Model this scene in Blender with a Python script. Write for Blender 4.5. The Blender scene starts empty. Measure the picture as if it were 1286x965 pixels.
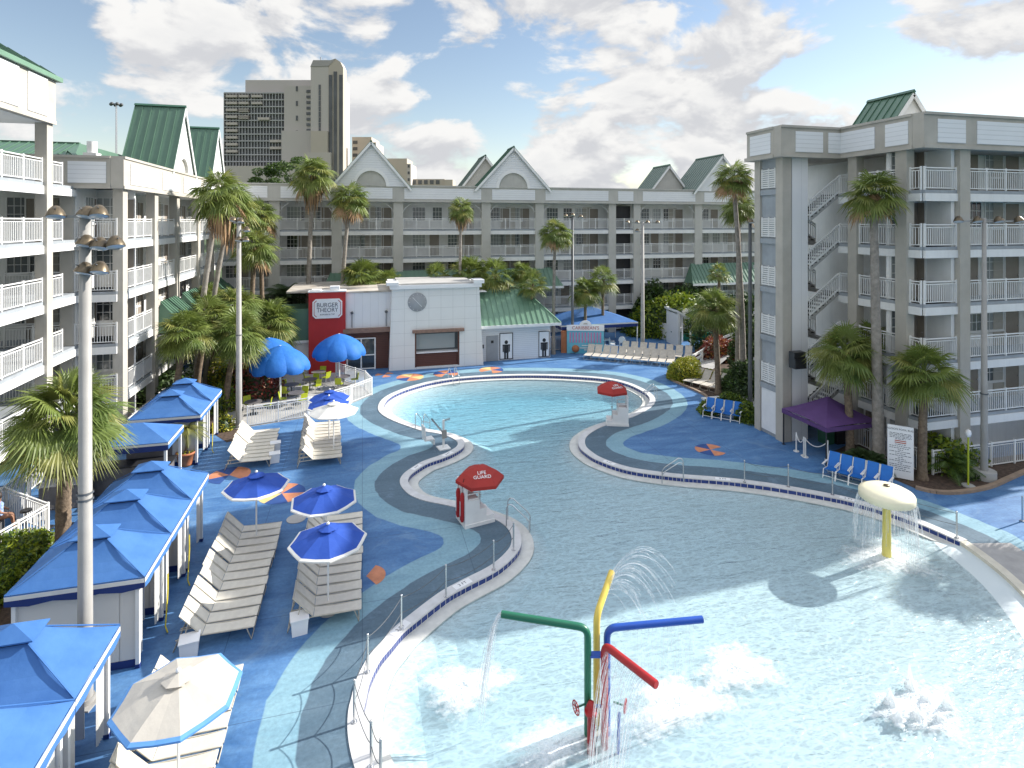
import bpy, math, random
import numpy as np
from mathutils import Vector, Matrix
from mathutils.geometry import delaunay_2d_cdt
R = math.radians
rng = random.Random(7)
SC = bpy.context.scene
COL = SC.collection
# ------------------------------------------------------------------ camera calibration (site survey)
F, CX, HY, TH, H = 720.0, 643.0, 278.0, R(14.63), 11.6
CT, ST = math.cos(TH), math.sin(TH)
def cam2w(xc, d): return (xc*CT + d*ST, -xc*ST + d*CT)
def G(px, py, z=0.0):
    d = F*(H-z)/(py-HY); xc = (px-CX)/F*d
    x, y = cam2w(xc, d); return (x, y)
def PD(px, d):
    return cam2w((px-CX)/F*d, d)
def ray(px):
    t = (px-CX)/F; return (t*CT+ST, -t*ST+CT)
def XatY(px, y): a, b = ray(px); return y*a/b
def YatX(px, x): a, b = ray(px); return x*b/a
def depth(x, y): return x*ST + y*CT
def Zat(x, y, py): return H-(py-HY)*depth(x, y)/F
ORD = ['first','second','third','fourth','fifth','sixth','seventh','eighth','ninth','tenth','eleventh','twelfth','thirteenth','fourteenth']
# ------------------------------------------------------------------ mesh builder
class MB:
    def __init__(s): s.v=[]; s.f=[]; s.m=[]; s.sm=[]
    def add(s, vs, fs, mi=0, smooth=False):
        o=len(s.v); s.v.extend([tuple(p) for p in vs])
        for f in fs: s.f.append(tuple(i+o for i in f)); s.m.append(mi); s.sm.append(smooth)
    def box(s, x0,x1,y0,y1,z0,z1, mi=0, rz=0, c=None):
        vs=[(x0,y0,z0),(x1,y0,z0),(x1,y1,z0),(x0,y1,z0),(x0,y0,z1),(x1,y0,z1),(x1,y1,z1),(x0,y1,z1)]
        if rz:
            cx,cy = c if c else ((x0+x1)/2,(y0+y1)/2); a,b=math.cos(rz),math.sin(rz)
            vs=[(cx+(x-cx)*a-(y-cy)*b, cy+(x-cx)*b+(y-cy)*a, z) for x,y,z in vs]
        s.add(vs, [(0,3,2,1),(4,5,6,7),(0,1,5,4),(1,2,6,5),(2,3,7,6),(3,0,4,7)], mi)
    def bar(s, p, q, w, h=None, mi=0):
        h=h or w; p=Vector(p); q=Vector(q); d=(q-p)
        if d.length<1e-6: return
        d.normalize(); u=Vector((0,0,1)) if abs(d.z)<.95 else Vector((1,0,0))
        a=d.cross(u).normalized()*w/2; b=a.cross(d).normalized()*h/2
        vs=[p-a-b,p+a-b,p+a+b,p-a+b,q-a-b,q+a-b,q+a+b,q-a+b]
        s.add(vs, [(0,1,2,3),(4,7,6,5),(0,4,5,1),(1,5,6,2),(2,6,7,3),(3,7,4,0)], mi)
    def tube(s, pts, rad, n=8, mi=0, cap=True, smooth=True):
        pts=[Vector(p) for p in pts]; k=len(pts)
        if not isinstance(rad,(list,tuple)): rad=[rad]*k
        vs=[]; prev=None
        for i,p in enumerate(pts):
            t=(pts[min(i+1,k-1)]-pts[max(i-1,0)]).normalized()
            if prev is None:
                u=Vector((0,0,1)) if abs(t.z)<.9 else Vector((1,0,0)); a=t.cross(u).normalized()
            else:
                a=(prev-t*prev.dot(t)).normalized()
            prev=a; b=t.cross(a)
            for j in range(n):
                an=2*math.pi*j/n; vs.append(p+(a*math.cos(an)+b*math.sin(an))*rad[i])
        fs=[(i*n+j, i*n+(j+1)%n, (i+1)*n+(j+1)%n, (i+1)*n+j) for i in range(k-1) for j in range(n)]
        s.add(vs, fs, mi, smooth)
        if cap:
            s.add(vs[:n],[tuple(range(n))[::-1]],mi); s.add(vs[-n:],[tuple(range(n))],mi)
    def lathe(s, prof, n=16, mi=0, c=(0,0,0), smooth=True, ph=0, rx=1, ry=1):
        vs=[]
        for r,z in prof:
            for j in range(n):
                a=2*math.pi*j/n+ph; vs.append((c[0]+r*rx*math.cos(a), c[1]+r*ry*math.sin(a), c[2]+z))
        k=len(prof)
        fs=[(i*n+j, i*n+(j+1)%n, (i+1)*n+(j+1)%n, (i+1)*n+j) for i in range(k-1) for j in range(n)]
        s.add(vs,fs,mi,smooth)
    def cyl(s, x,y,z0,z1,r,n=12,mi=0,r2=None):
        r2=r if r2 is None else r2
        s.lathe([(r,z0),(r2,z1)],n,mi,(x,y,0)); 
        s.add([(x+r2*math.cos(2*math.pi*j/n),y+r2*math.sin(2*math.pi*j/n),z1) for j in range(n)],[tuple(range(n))],mi)
        s.add([(x+r*math.cos(2*math.pi*j/n),y+r*math.sin(2*math.pi*j/n),z0) for j in range(n)],[tuple(range(n))[::-1]],mi)
    def prism(s, poly, h0, h1, axis='z', mi=0):
        """poly in 2-D, extruded along axis: z -> (x,y); y -> (x,z); x -> (y,z)"""
        def m(p,h):
            return (p[0],p[1],h) if axis=='z' else ((p[0],h,p[1]) if axis=='y' else (h,p[0],p[1]))
        n=len(poly); vs=[m(p,h0) for p in poly]+[m(p,h1) for p in poly]
        s.add(vs,[tuple(range(n)),tuple(range(2*n-1,n-1,-1))]+[(i,i+n,(i+1)%n+n,(i+1)%n) for i in range(n)],mi)
    def ball(s,c,r,n=8,m=6,mi=0,rz=None):
        rz=rz or r
        s.lathe([(max(1e-3,r*math.sin(math.pi*i/m)),-rz*math.cos(math.pi*i/m)) for i in range(m+1)],n,mi,c)
    def quad(s,a,b,c,d,mi=0): s.add([a,b,c,d],[(0,1,2,3)],mi)
    def weld(s):
        d={}; mp=[]; nv=[]
        for p in s.v:
            k=tuple(round(c,4) for c in p)
            if k not in d: d[k]=len(nv); nv.append(p)
            mp.append(d[k])
        s.v=nv; F2=[];M2=[];S2=[]
        for f,m,q in zip(s.f,s.m,s.sm):
            g=[]; 
            for i in f:
                if not g or mp[i]!=g[-1]: g.append(mp[i])
            if len(g)>1 and g[0]==g[-1]: g.pop()
            if len(set(g))>2: F2.append(tuple(g)); M2.append(m); S2.append(q)
        s.f,s.m,s.sm=F2,M2,S2; return s
    def mesh(s, name, mats, fix=True):
        me=bpy.data.meshes.new(name); me.from_pydata(s.v,[],s.f)
        for m in (mats if isinstance(mats,(list,tuple)) else [mats]): me.materials.append(m)
        me.polygons.foreach_set('material_index', s.m); me.polygons.foreach_set('use_smooth', s.sm)
        if fix and len(s.f)<20000:
            import bmesh
            bm=bmesh.new(); bm.from_mesh(me); bmesh.ops.recalc_face_normals(bm, faces=bm.faces); bm.to_mesh(me); bm.free()
        me.update(); return me
def link(name, data, parent=None, loc=(0,0,0), rz=0):
    o=bpy.data.objects.new(name, data); COL.objects.link(o)
    o.location=loc; o.rotation_euler=(0,0,rz)
    if parent is not None: o.parent=parent
    return o
def part(name, mb, mats, parent, loc=(0,0,0), rz=0, fix=True):
    return link(name, mb.mesh(name,mats,fix) if isinstance(mb,MB) else mb, parent, loc, rz)
def tag(o,label,cat,group=None):
    o['label']=label; o['category']=cat
    if group: o['group']=group
    return o
def thing(name,label,cat,loc=(0,0,0),rz=0,group=None):
    return tag(link(name,None,None,loc,rz),label,cat,group)
def solo(name,label,cat,mb,mats,loc=(0,0,0),rz=0,group=None,fix=True):
    return tag(part(name,mb,mats,None,loc,rz,fix),label,cat,group)
def struct(name,mb,mats,loc=(0,0,0),fix=True):
    o=part(name,mb,mats,None,loc,0,fix); o['kind']='structure'; return o
def dup(root,loc,rz=None,label=None,group=None,scale=None):
    def cp(o,p):
        c=o.copy(); COL.objects.link(c); c.parent=p
        for ch in [k for k in kids.get(o,())]: cp(ch,c)
        return c
    kids={}
    def walk(o):
        kids[o]=list(o.children)
        for k in kids[o]: walk(k)
    walk(root)
    r=cp(root,None); r.location=loc
    if rz is not None: r.rotation_euler=(0,0,rz)
    if label: r['label']=label
    if group: r['group']=group
    if scale is not None: r.scale=scale if isinstance(scale,(tuple,list)) else (scale,)*3
    return r
def text(body,size,mat,parent,loc,rot,name='lettering',ext=.006,align='CENTER',label=None,xs=1):
    c=bpy.data.curves.new(name,'FONT'); c.body=body; c.size=size; c.extrude=ext; c.align_x=align; c.align_y='CENTER'
    c.materials.append(mat); c.resolution_u=3
    t=bpy.data.objects.new('t',c); COL.objects.link(t); me=bpy.data.meshes.new_from_object(t.evaluated_get(bpy.context.evaluated_depsgraph_get())) if False else None
    bpy.context.view_layer.update(); dg=bpy.context.evaluated_depsgraph_get(); me=bpy.data.meshes.new_from_object(t.evaluated_get(dg)); bpy.data.objects.remove(t)
    o=link(name,me,parent,loc); o.rotation_euler=rot; o.scale=(xs,1,1)
    return o
# ------------------------------------------------------------------ materials
M={}
def nodes(name):
    m=bpy.data.materials.new(name); m.use_nodes=True; nt=m.node_tree
    b=nt.nodes['Principled BSDF']; M[name]=m
    return m,nt,b
def N(nt,t,**k):
    n=nt.nodes.new(t)
    for a,v in k.items():
        if a in n.inputs: n.inputs[a].default_value=v
        else: setattr(n,a,v)
    return n
def rgb(c): return (c[0],c[1],c[2],1)
def mat(name,c,rough=.6,var=.12,scale=1.5,bump=0,bscale=20,metal=0,c2=None,coord='Object',spec=.5,stain=0,streak=0,trans=0):
    m,nt,b=nodes(name); L=nt.links.new
    b.inputs['Roughness'].default_value=rough; b.inputs['Metallic'].default_value=metal
    b.inputs['Specular IOR Level'].default_value=spec
    tc=N(nt,'ShaderNodeTexCoord')
    geo=N(nt,'ShaderNodeNewGeometry')
    src = geo.outputs['Position'] if coord=='World' else tc.outputs['Object']
    n1=N(nt,'ShaderNodeTexNoise',Scale=scale,Detail=6.0,Roughness=.6); L(src,n1.inputs['Vector'])
    mx=N(nt,'ShaderNodeMix',data_type='RGBA'); 
    a=c2 if c2 else tuple(max(0,x*(1-var*1.6)) for x in c)
    mx.inputs[6].default_value=rgb(a); mx.inputs[7].default_value=rgb(c if c2 else tuple(min(1,x*(1+var*.35)) for x in c))
    cr=N(nt,'ShaderNodeMapRange'); cr.inputs[1].default_value=.3; cr.inputs[2].default_value=.68
    L(n1.outputs['Fac'],cr.inputs[0]); L(cr.outputs[0],mx.inputs[0])
    out=mx.outputs[2]
    if streak:   # vertical weather streaks
        mp=N(nt,'ShaderNodeMapping'); mp.inputs['Scale'].default_value=(3,3,.18); L(src,mp.inputs['Vector'])
        n2=N(nt,'ShaderNodeTexNoise',Scale=2.0,Detail=5.0); L(mp.outputs[0],n2.inputs['Vector'])
        r2=N(nt,'ShaderNodeMapRange'); r2.inputs[1].default_value=.5; r2.inputs[2].default_value=.8; r2.inputs[3].default_value=0; r2.inputs[4].default_value=streak
        L(n2.outputs['Fac'],r2.inputs[0])
        m2=N(nt,'ShaderNodeMix',data_type='RGBA'); L(r2.outputs[0],m2.inputs[0]); L(out,m2.inputs[6]); m2.inputs[7].default_value=(.16,.15,.13,1); out=m2.outputs[2]
    L(out,b.inputs['Base Color'])
    if bump:
        n3=N(nt,'ShaderNodeTexNoise',Scale=bscale,Detail=4.0); L(src,n3.inputs['Vector'])
        bp=N(nt,'ShaderNodeBump',Strength=bump,Distance=.02); L(n3.outputs['Fac'],bp.inputs['Height']); L(bp.outputs[0],b.inputs['Normal'])
    if trans:
        tr=N(nt,'ShaderNodeBsdfTranslucent'); L(out,tr.inputs['Color'])
        ms=N(nt,'ShaderNodeMixShader'); ms.inputs[0].default_value=trans
        L(b.outputs[0],ms.inputs[1]); L(tr.outputs[0],ms.inputs[2]); L(ms.outputs[0],nt.nodes['Material Output'].inputs[0])
    return m
mat('beige',(.47,.44,.385),.85,.1,.8,.25,60,streak=.10)
mat('grey_stucco',(.50,.49,.45),.85,.08,.8,.2,60,streak=.1)
mat('white_wall',(.78,.78,.76),.7,.06,.9,.1,40,streak=.08)
mat('white_paint',(.80,.80,.79),.45,.05,2)
mat('slab_grey',(.33,.36,.385),.7,.12,1.2,streak=.2)
mat('door_brown',(.30,.26,.22),.5,.1,2)
mat('door_grey',(.32,.33,.34),.5,.08,2)
mat('green_metal',(.075,.15,.10),.42,.12,.7,metal=.1,c2=(.095,.18,.125))
mat('green_roof_pale',(.13,.24,.165),.4,.12,.7,metal=.1,c2=(.17,.30,.21))
mat('grey_green',(.17,.22,.19),.45,.1,.8)
mat('green_trim',(.03,.11,.065),.4,.1,2)
mat('dark',(.02,.02,.022),.6,.2,2)
mat('black_plastic',(.025,.025,.028),.4,.1,3)
mat('canvas_blue',(.035,.135,.38),.75,.10,1.0,.55,3.2,c2=(.065,.19,.46),trans=.12)
mat('canvas_navy',(.008,.03,.16),.7,.1,2)
mat('umbrella_blue',(.012,.07,.40),.7,.1,1.6,.5,5,c2=(.03,.10,.46),trans=.2)
mat('market_blue',(.01,.14,.52),.7,.08,1.2,.7,5,c2=(.03,.20,.62),trans=.22)
mat('canvas_white',(.78,.77,.73),.75,.06,2,.1,60,trans=.15)
mat('canvas_beige',(.56,.525,.46),.8,.08,1.3,.6,4,c2=(.48,.45,.40),trans=.15)
mat('trim_lightblue',(.10,.28,.60),.7,.1,2)
mat('sling',(.66,.62,.53),.7,.08,5,.2,120)
mat('sling_grey',(.52,.48,.42),.75,.1,5,.2,120)
mat('sling_blue',(.01,.15,.52),.65,.08,5,.1,120)
mat('vinyl',(.78,.78,.76),.4,.05,3)
mat('frame_tan',(.50,.46,.38),.5,.1,4)
mat('steel',(.62,.63,.64),.25,.05,3,metal=1)
mat('pole_grey',(.36,.35,.33),.6,.15,.8,.15,30,streak=.25)
mat('pole_dark',(.10,.11,.12),.5,.12,2)
mat('bronze',(.16,.125,.08),.38,.2,6,metal=.6)
mat('lens',(.55,.58,.6),.1,.05,3)
mat('trunk',(.22,.165,.115),.9,.35,7,.9,26)
mat('trunk_grey',(.30,.27,.235),.9,.25,5,.7,22)
mat('boots',(.30,.19,.11),.9,.4,10,.6,30)
mat('frond',(.115,.18,.04),.5,.3,.9,c2=(.22,.26,.055),trans=.3)
mat('frond_yellow',(.33,.32,.08),.5,.3,.9,c2=(.10,.14,.03),trans=.28)
mat('frond_dark',(.035,.07,.022),.5,.3,.9,c2=(.06,.095,.03),trans=.22)
mat('frond_dead',(.46,.30,.17),.85,.3,1.5,c2=(.30,.18,.09),trans=.1)
mat('leaf',(.05,.11,.018),.5,.3,1.2,c2=(.11,.17,.03),trans=.25)
mat('leaf_dark',(.025,.055,.016),.5,.3,1.2,c2=(.05,.085,.022),trans=.15)
mat('leaf_lime',(.26,.30,.02),.5,.2,1.5,c2=(.16,.24,.02),trans=.25)
mat('leaf_yellow',(.42,.38,.03),.5,.2,1.5,c2=(.26,.28,.03),trans=.25)
mat('leaf_red',(.26,.04,.03),.5,.3,2,c2=(.14,.05,.03),trans=.2)
mat('leaf_orange',(.32,.14,.03),.5,.3,2,trans=.2)
mat('mulch',(.10,.065,.045),.95,.4,6,.8,30)
mat('curb',(.33,.24,.17),.85,.15,3,.3,30)
mat('concrete',(.44,.43,.41),.85,.12,1.3,.2,30,coord='World')
mat('terracotta',(.44,.16,.07),.75,.12,3,.1,30)
mat('red_paint',(.40,.012,.014),.4,.08,2)
mat('red_wall',(.42,.018,.018),.55,.12,.6,streak=.05)
mat('red_canvas',(.42,.035,.028),.75,.1,2,trans=.15)
mat('yellow_paint',(.74,.55,.10),.35,.06,2)
mat('cream_paint',(.84,.78,.56),.4,.06,1.5)
mat('yellow_pole',(.72,.62,.16),.4,.06,1.5)
mat('green_paint',(.012,.14,.075),.35,.06,2)
mat('blue_paint',(.012,.08,.42),.35,.06,2)
mat('purple',(.125,.06,.20),.7,.1,1.5,.15,40,trans=.15)
mat('wood_brown',(.115,.04,.025),.5,.25,4,.2,30)
mat('wood_trim',(.26,.16,.12),.6,.15,4)
mat('lime_plastic',(.42,.48,.02),.45,.1,3)
mat('tile_navy',(.02,.05,.22),.25,.2,6)
mat('plaster_ledge',(.62,.62,.58),.6,.12,3,.2,30,coord='World')
mat('coping',(.62,.62,.62),.7,.1,2.5,.2,40,coord='World')
mat('entry_strip',(.66,.62,.52),.7,.1,2.5,.2,40,coord='World')
mat('entry_slab',(.40,.39,.38),.8,.12,2,.2,40,coord='World')
mat('sign_white',(.82,.82,.82),.5,.03,2)
mat('sign_grey',(.35,.36,.37),.5,.05,2)
mat('ink',(.05,.06,.08),.6,.05,2)
mat('ink_red',(.45,.10,.06),.6,.05,2)
mat('orange_paint',(.58,.23,.12),.7,.15,3)
mat('yellow_deck',(.70,.52,.22),.7,.15,3)
mat('deck_navy',(.02,.07,.25),.7,.15,3)
mat('hotel_brown',(.52,.48,.445),.85,.06,.02)
mat('hotel_grey',(.38,.36,.345),.8,.06,.05)
mat('hotel_tan',(.50,.44,.37),.85,.06,.02)
mat('hotel_white',(.52,.47,.42),.8,.06,.02)
mat('hotel_rail',(.42,.42,.42),.6,.06,.1)
mat('hotel_glass',(.11,.115,.12),.15,.3,.1)
mat('kiosk_blue',(.10,.42,.55),.5,.2,1.2,c2=(.20,.55,.65))
mat('pink',(.55,.25,.42),.6,.1,3)
mat('grass_far',(.06,.10,.03),.9,.3,.2,coord='World')
mat('skin',(.30,.15,.09),.6,.1,5)
mat('skirt_blue',(.03,.12,.4),.8,.3,14,c2=(.5,.6,.7))
mat('shorts',(.32,.10,.05),.8,.1,5)
mat('hair',(.03,.02,.015),.6,.1,5)
mat('counter',(.16,.15,.15),.5,.2,2)
mat('hose_yellow',(.6,.5,.03),.5,.1,3)
mat('roof_flat',(.55,.52,.47),.85,.25,1.2,c2=(.36,.31,.25))
def glassmat(name,c,rough=.06):
    m,nt,b=nodes(name); b.inputs['Base Color'].default_value=rgb(c); b.inputs['Roughness'].default_value=rough
    b.inputs['Specular IOR Level'].default_value=.7
    n1=N(nt,'ShaderNodeTexNoise',Scale=1.2,Detail=2.0); tc=N(nt,'ShaderNodeNewGeometry'); nt.links.new(tc.outputs['Position'],n1.inputs['Vector'])
    bp=N(nt,'ShaderNodeBump',Strength=.05,Distance=.05); nt.links.new(n1.outputs['Fac'],bp.inputs['Height']); nt.links.new(bp.outputs[0],b.inputs['Normal'])
glassmat('glass_dark',(.03,.035,.04)); glassmat('glass_curtain',(.34,.36,.36),.15); glassmat('glass_mid',(.14,.16,.17),.1)
def siding(name,c,step,axis='Z',depth=.5,dark=.75):
    m,nt,b=nodes(name); L=nt.links.new; b.inputs['Roughness'].default_value=.6
    tc=N(nt,'ShaderNodeTexCoord'); sp=N(nt,'ShaderNodeSeparateXYZ'); L(tc.outputs['Object'],sp.inputs[0])
    def lines(out,st):
        a=N(nt,'ShaderNodeMath',operation='DIVIDE'); a.inputs[1].default_value=st; L(out,a.inputs[0])
        f=N(nt,'ShaderNodeMath',operation='FRACT'); L(a.outputs[0],f.inputs[0])
        g=N(nt,'ShaderNodeMath',operation='LESS_THAN'); g.inputs[1].default_value=.025/st; L(f.outputs[0],g.inputs[0]); return g.outputs[0],f.outputs[0]
    outs=[lines(sp.outputs[a],step if a=='Z' or len(axis)==1 else step)[0] for a in axis]
    o=outs[0]
    for k in outs[1:]:
        mm=N(nt,'ShaderNodeMath',operation='MAXIMUM'); L(o,mm.inputs[0]); L(k,mm.inputs[1]); o=mm.outputs[0]
    n1=N(nt,'ShaderNodeTexNoise',Scale=.8,Detail=5.0); L(tc.outputs['Object'],n1.inputs['Vector'])
    m0=N(nt,'ShaderNodeMix',data_type='RGBA'); m0.inputs[6].default_value=rgb([x*.88 for x in c]); m0.inputs[7].default_value=rgb(c); L(n1.outputs['Fac'],m0.inputs[0])
    mx=N(nt,'ShaderNodeMix',data_type='RGBA'); L(o,mx.inputs[0]); L(m0.outputs[2],mx.inputs[6]); mx.inputs[7].default_value=rgb([x*dark for x in c]); L(mx.outputs[2],b.inputs['Base Color'])
    inv=N(nt,'ShaderNodeMath',operation='SUBTRACT'); inv.inputs[0].default_value=1; L(o,inv.inputs[1])
    bp=N(nt,'ShaderNodeBump',Strength=depth,Distance=.02); L(inv.outputs[0],bp.inputs['Height']); L(bp.outputs[0],b.inputs['Normal'])
siding('lap_siding',(.80,.81,.82),.22,'Z',.6)
siding('tile_white',(.78,.78,.76),.95,('X','Z'),.4,.72)
siding('board_siding',(.79,.79,.79),.6,'X',.5,.8)
siding('cabana_wall',(.76,.74,.70),.16,('X','Y'),.5,.82)
siding('rest_siding',(.78,.79,.80),.16,'Z',.6,.75)
siding('wood_slats',(.115,.042,.028),.14,'Z',.6,.5)
# deck: coloured bands follow the pool edge (painted concrete)
def deck_mat():
    m,nt,b=nodes('deck'); L=nt.links.new
    at=N(nt,'ShaderNodeAttribute',attribute_name='edge_dist'); geo=N(nt,'ShaderNodeNewGeometry')
    mp=N(nt,'ShaderNodeMapping'); mp.inputs['Scale'].default_value=(.5,1.6,1); mp.inputs['Rotation'].default_value=(0,0,R(-12)); L(geo.outputs['Position'],mp.inputs[0])
    n1=N(nt,'ShaderNodeTexNoise',Scale=.9,Detail=7.0,Roughness=.65,Distortion=.6); L(mp.outputs[0],n1.inputs['Vector'])
    r1=N(nt,'ShaderNodeMapRange'); r1.inputs[1].default_value=.33; r1.inputs[2].default_value=.68; L(n1.outputs['Fac'],r1.inputs[0])
    n2=N(nt,'ShaderNodeTexNoise',Scale=9.0,Detail=6.0,Roughness=.7); L(geo.outputs['Position'],n2.inputs['Vector'])
    def two(a,c):
        x=N(nt,'ShaderNodeMix',data_type='RGBA'); x.inputs[6].default_value=rgb(a); x.inputs[7].default_value=rgb(c); L(r1.outputs[0],x.inputs[0]); return x.outputs[2]
    blue=two((.038,.120,.29),(.11,.24,.44)); teal=two((.17,.31,.39),(.24,.40,.47)); dark=two((.07,.12,.165),(.11,.17,.22))
    at2=N(nt,'ShaderNodeAttribute',attribute_name='band_dist'); at1=N(nt,'ShaderNodeAttribute',attribute_name='inner_dist')
    def step(v,inp=at.outputs['Fac']):
        g=N(nt,'ShaderNodeMapRange'); g.inputs[1].default_value=v-.02; g.inputs[2].default_value=v+.02; L(inp,g.inputs[0]); return g.outputs[0]
    m1=N(nt,'ShaderNodeMix',data_type='RGBA'); L(step(1.42,at1.outputs['Fac']),m1.inputs[0]); L(dark,m1.inputs[6]); L(teal,m1.inputs[7])
    m2=N(nt,'ShaderNodeMix',data_type='RGBA'); L(step(2.32,at2.outputs['Fac']),m2.inputs[0]); L(m1.outputs[2],m2.inputs[6]); L(blue,m2.inputs[7])
    # fine grain
    r2=N(nt,'ShaderNodeMapRange'); r2.inputs[1].default_value=.3; r2.inputs[2].default_value=.7; r2.inputs[3].default_value=.82; r2.inputs[4].default_value=1.15; L(n2.outputs['Fac'],r2.inputs[0])
    m3=N(nt,'ShaderNodeVectorMath',operation='SCALE'); L(m2.outputs[2],m3.inputs[0]); L(r2.outputs[0],m3.inputs['Scale'])
    n5=N(nt,'ShaderNodeTexNoise',Scale=.55,Detail=9.0,Roughness=.72,Distortion=1.2); L(geo.outputs['Position'],n5.inputs['Vector'])
    r5=N(nt,'ShaderNodeMapRange'); r5.inputs[1].default_value=.54; r5.inputs[2].default_value=.66; r5.inputs[3].default_value=0; r5.inputs[4].default_value=.30; L(n5.outputs['Fac'],r5.inputs[0])
    m5=N(nt,'ShaderNodeMix',data_type='RGBA'); L(r5.outputs[0],m5.inputs[0]); L(m3.outputs[0],m5.inputs[6]); m5.inputs[7].default_value=(.22,.33,.44,1)
    v5=N(nt,'ShaderNodeTexBrick',Scale=1.0); v5.offset=0; v5.inputs['Brick Width'].default_value=3.6; v5.inputs['Row Height'].default_value=3.6; v5.inputs['Mortar Size'].default_value=.012; v5.inputs['Mortar Smooth'].default_value=0; L(geo.outputs['Position'],v5.inputs['Vector'])
    m6=N(nt,'ShaderNodeMix',data_type='RGBA'); k6=N(nt,'ShaderNodeMath',operation='MULTIPLY'); k6.inputs[1].default_value=.45; L(v5.outputs['Fac'],k6.inputs[0]); L(k6.outputs[0],m6.inputs[0]); L(m5.outputs[2],m6.inputs[6]); m6.inputs[7].default_value=(.02,.04,.08,1)
    L(m6.outputs[2],b.inputs['Base Color']); 
    r3=N(nt,'ShaderNodeMapRange'); r3.inputs[3].default_value=.45; r3.inputs[4].default_value=.75; L(n1.outputs['Fac'],r3.inputs[0]); L(r3.outputs[0],b.inputs['Roughness'])
    b.inputs['Specular IOR Level'].default_value=.35
    bp=N(nt,'ShaderNodeBump',Strength=.25,Distance=.01); L(n2.outputs['Fac'],bp.inputs['Height']); L(bp.outputs[0],b.inputs['Normal'])
deck_mat()
def pool_mats():
    m,nt,b=nodes('pool_floor'); L=nt.links.new; geo=N(nt,'ShaderNodeNewGeometry')
    n1=N(nt,'ShaderNodeTexNoise',Scale=.35,Detail=4.0); L(geo.outputs['Position'],n1.inputs['Vector'])
    mx=N(nt,'ShaderNodeMix',data_type='RGBA'); mx.inputs[6].default_value=(.55,.63,.655,1); mx.inputs[7].default_value=(.63,.69,.70,1); L(n1.outputs['Fac'],mx.inputs[0]); L(mx.outputs[2],b.inputs['Base Color']); b.inputs['Roughness'].default_value=.6
    m,nt,b=nodes('water'); nt.nodes.remove(b); out=nt.nodes['Material Output']; geo=N(nt,'ShaderNodeNewGeometry')
    L=nt.links.new
    # waves
    mp=N(nt,'ShaderNodeMapping'); mp.inputs['Rotation'].default_value=(0,0,R(-20)); mp.inputs['Scale'].default_value=(.8,1.7,1); L(geo.outputs['Position'],mp.inputs[0])
    mpw=N(nt,'ShaderNodeMapping'); mpw.inputs['Rotation'].default_value=(0,0,R(-8)); mpw.inputs['Scale'].default_value=(.45,1.7,1); L(geo.outputs['Position'],mpw.inputs[0])
    w1=N(nt,'ShaderNodeTexNoise',Scale=1.5,Detail=3.0,Roughness=.5,Distortion=.8); L(mpw.outputs[0],w1.inputs['Vector'])
    w2=N(nt,'ShaderNodeTexNoise',Scale=5.5,Detail=3.0,Roughness=.55,Distortion=1.0); L(mp.outputs[0],w2.inputs['Vector'])
    ad=N(nt,'ShaderNodeMath',operation='MULTIPLY_ADD'); ad.inputs[1].default_value=.35; L(w2.outputs['Fac'],ad.inputs[0]); L(w1.outputs['Fac'],ad.inputs[2])
    bp=N(nt,'ShaderNodeBump',Strength=.8,Distance=.12); L(ad.outputs[0],bp.inputs['Height'])
    # caustic light painted as a voronoi network into the tint of the transmitted light
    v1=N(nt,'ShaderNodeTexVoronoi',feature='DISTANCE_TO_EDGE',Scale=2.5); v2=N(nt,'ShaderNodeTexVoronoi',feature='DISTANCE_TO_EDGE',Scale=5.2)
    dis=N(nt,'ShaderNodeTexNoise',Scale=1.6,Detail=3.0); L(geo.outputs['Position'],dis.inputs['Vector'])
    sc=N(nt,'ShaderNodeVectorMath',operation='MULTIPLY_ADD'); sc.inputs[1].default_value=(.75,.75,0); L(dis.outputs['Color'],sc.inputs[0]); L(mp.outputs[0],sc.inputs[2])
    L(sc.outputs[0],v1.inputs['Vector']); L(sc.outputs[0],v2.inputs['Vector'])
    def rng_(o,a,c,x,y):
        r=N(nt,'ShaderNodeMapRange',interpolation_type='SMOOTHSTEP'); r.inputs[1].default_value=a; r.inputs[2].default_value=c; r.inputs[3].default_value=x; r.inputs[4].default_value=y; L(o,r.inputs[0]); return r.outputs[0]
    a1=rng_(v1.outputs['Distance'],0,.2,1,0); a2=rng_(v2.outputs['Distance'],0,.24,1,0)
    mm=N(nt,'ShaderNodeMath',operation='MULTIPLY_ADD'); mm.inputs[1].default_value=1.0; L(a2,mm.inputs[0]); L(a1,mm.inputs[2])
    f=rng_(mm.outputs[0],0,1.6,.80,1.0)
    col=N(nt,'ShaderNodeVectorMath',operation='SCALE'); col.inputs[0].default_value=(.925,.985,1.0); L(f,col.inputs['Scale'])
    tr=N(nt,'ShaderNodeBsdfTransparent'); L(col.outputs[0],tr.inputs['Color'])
    gl=N(nt,'ShaderNodeBsdfGlossy',Roughness=.07); L(bp.outputs[0],gl.inputs['Normal'])
    dt=N(nt,'ShaderNodeVectorMath',operation='DOT_PRODUCT'); L(bp.outputs[0],dt.inputs[0]); L(geo.outputs['Incoming'],dt.inputs[1])
    ab=N(nt,'ShaderNodeMath',operation='ABSOLUTE'); L(dt.outputs['Value'],ab.inputs[0])
    om=N(nt,'ShaderNodeMath',operation='SUBTRACT',use_clamp=True); om.inputs[0].default_value=1; L(ab.outputs[0],om.inputs[1])
    pw=N(nt,'ShaderNodeMath',operation='POWER'); pw.inputs[1].default_value=5; L(om.outputs[0],pw.inputs[0])
    fr=N(nt,'ShaderNodeMath',operation='MULTIPLY_ADD'); fr.inputs[1].default_value=.95; fr.inputs[2].default_value=.07; L(pw.outputs[0],fr.inputs[0])
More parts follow.
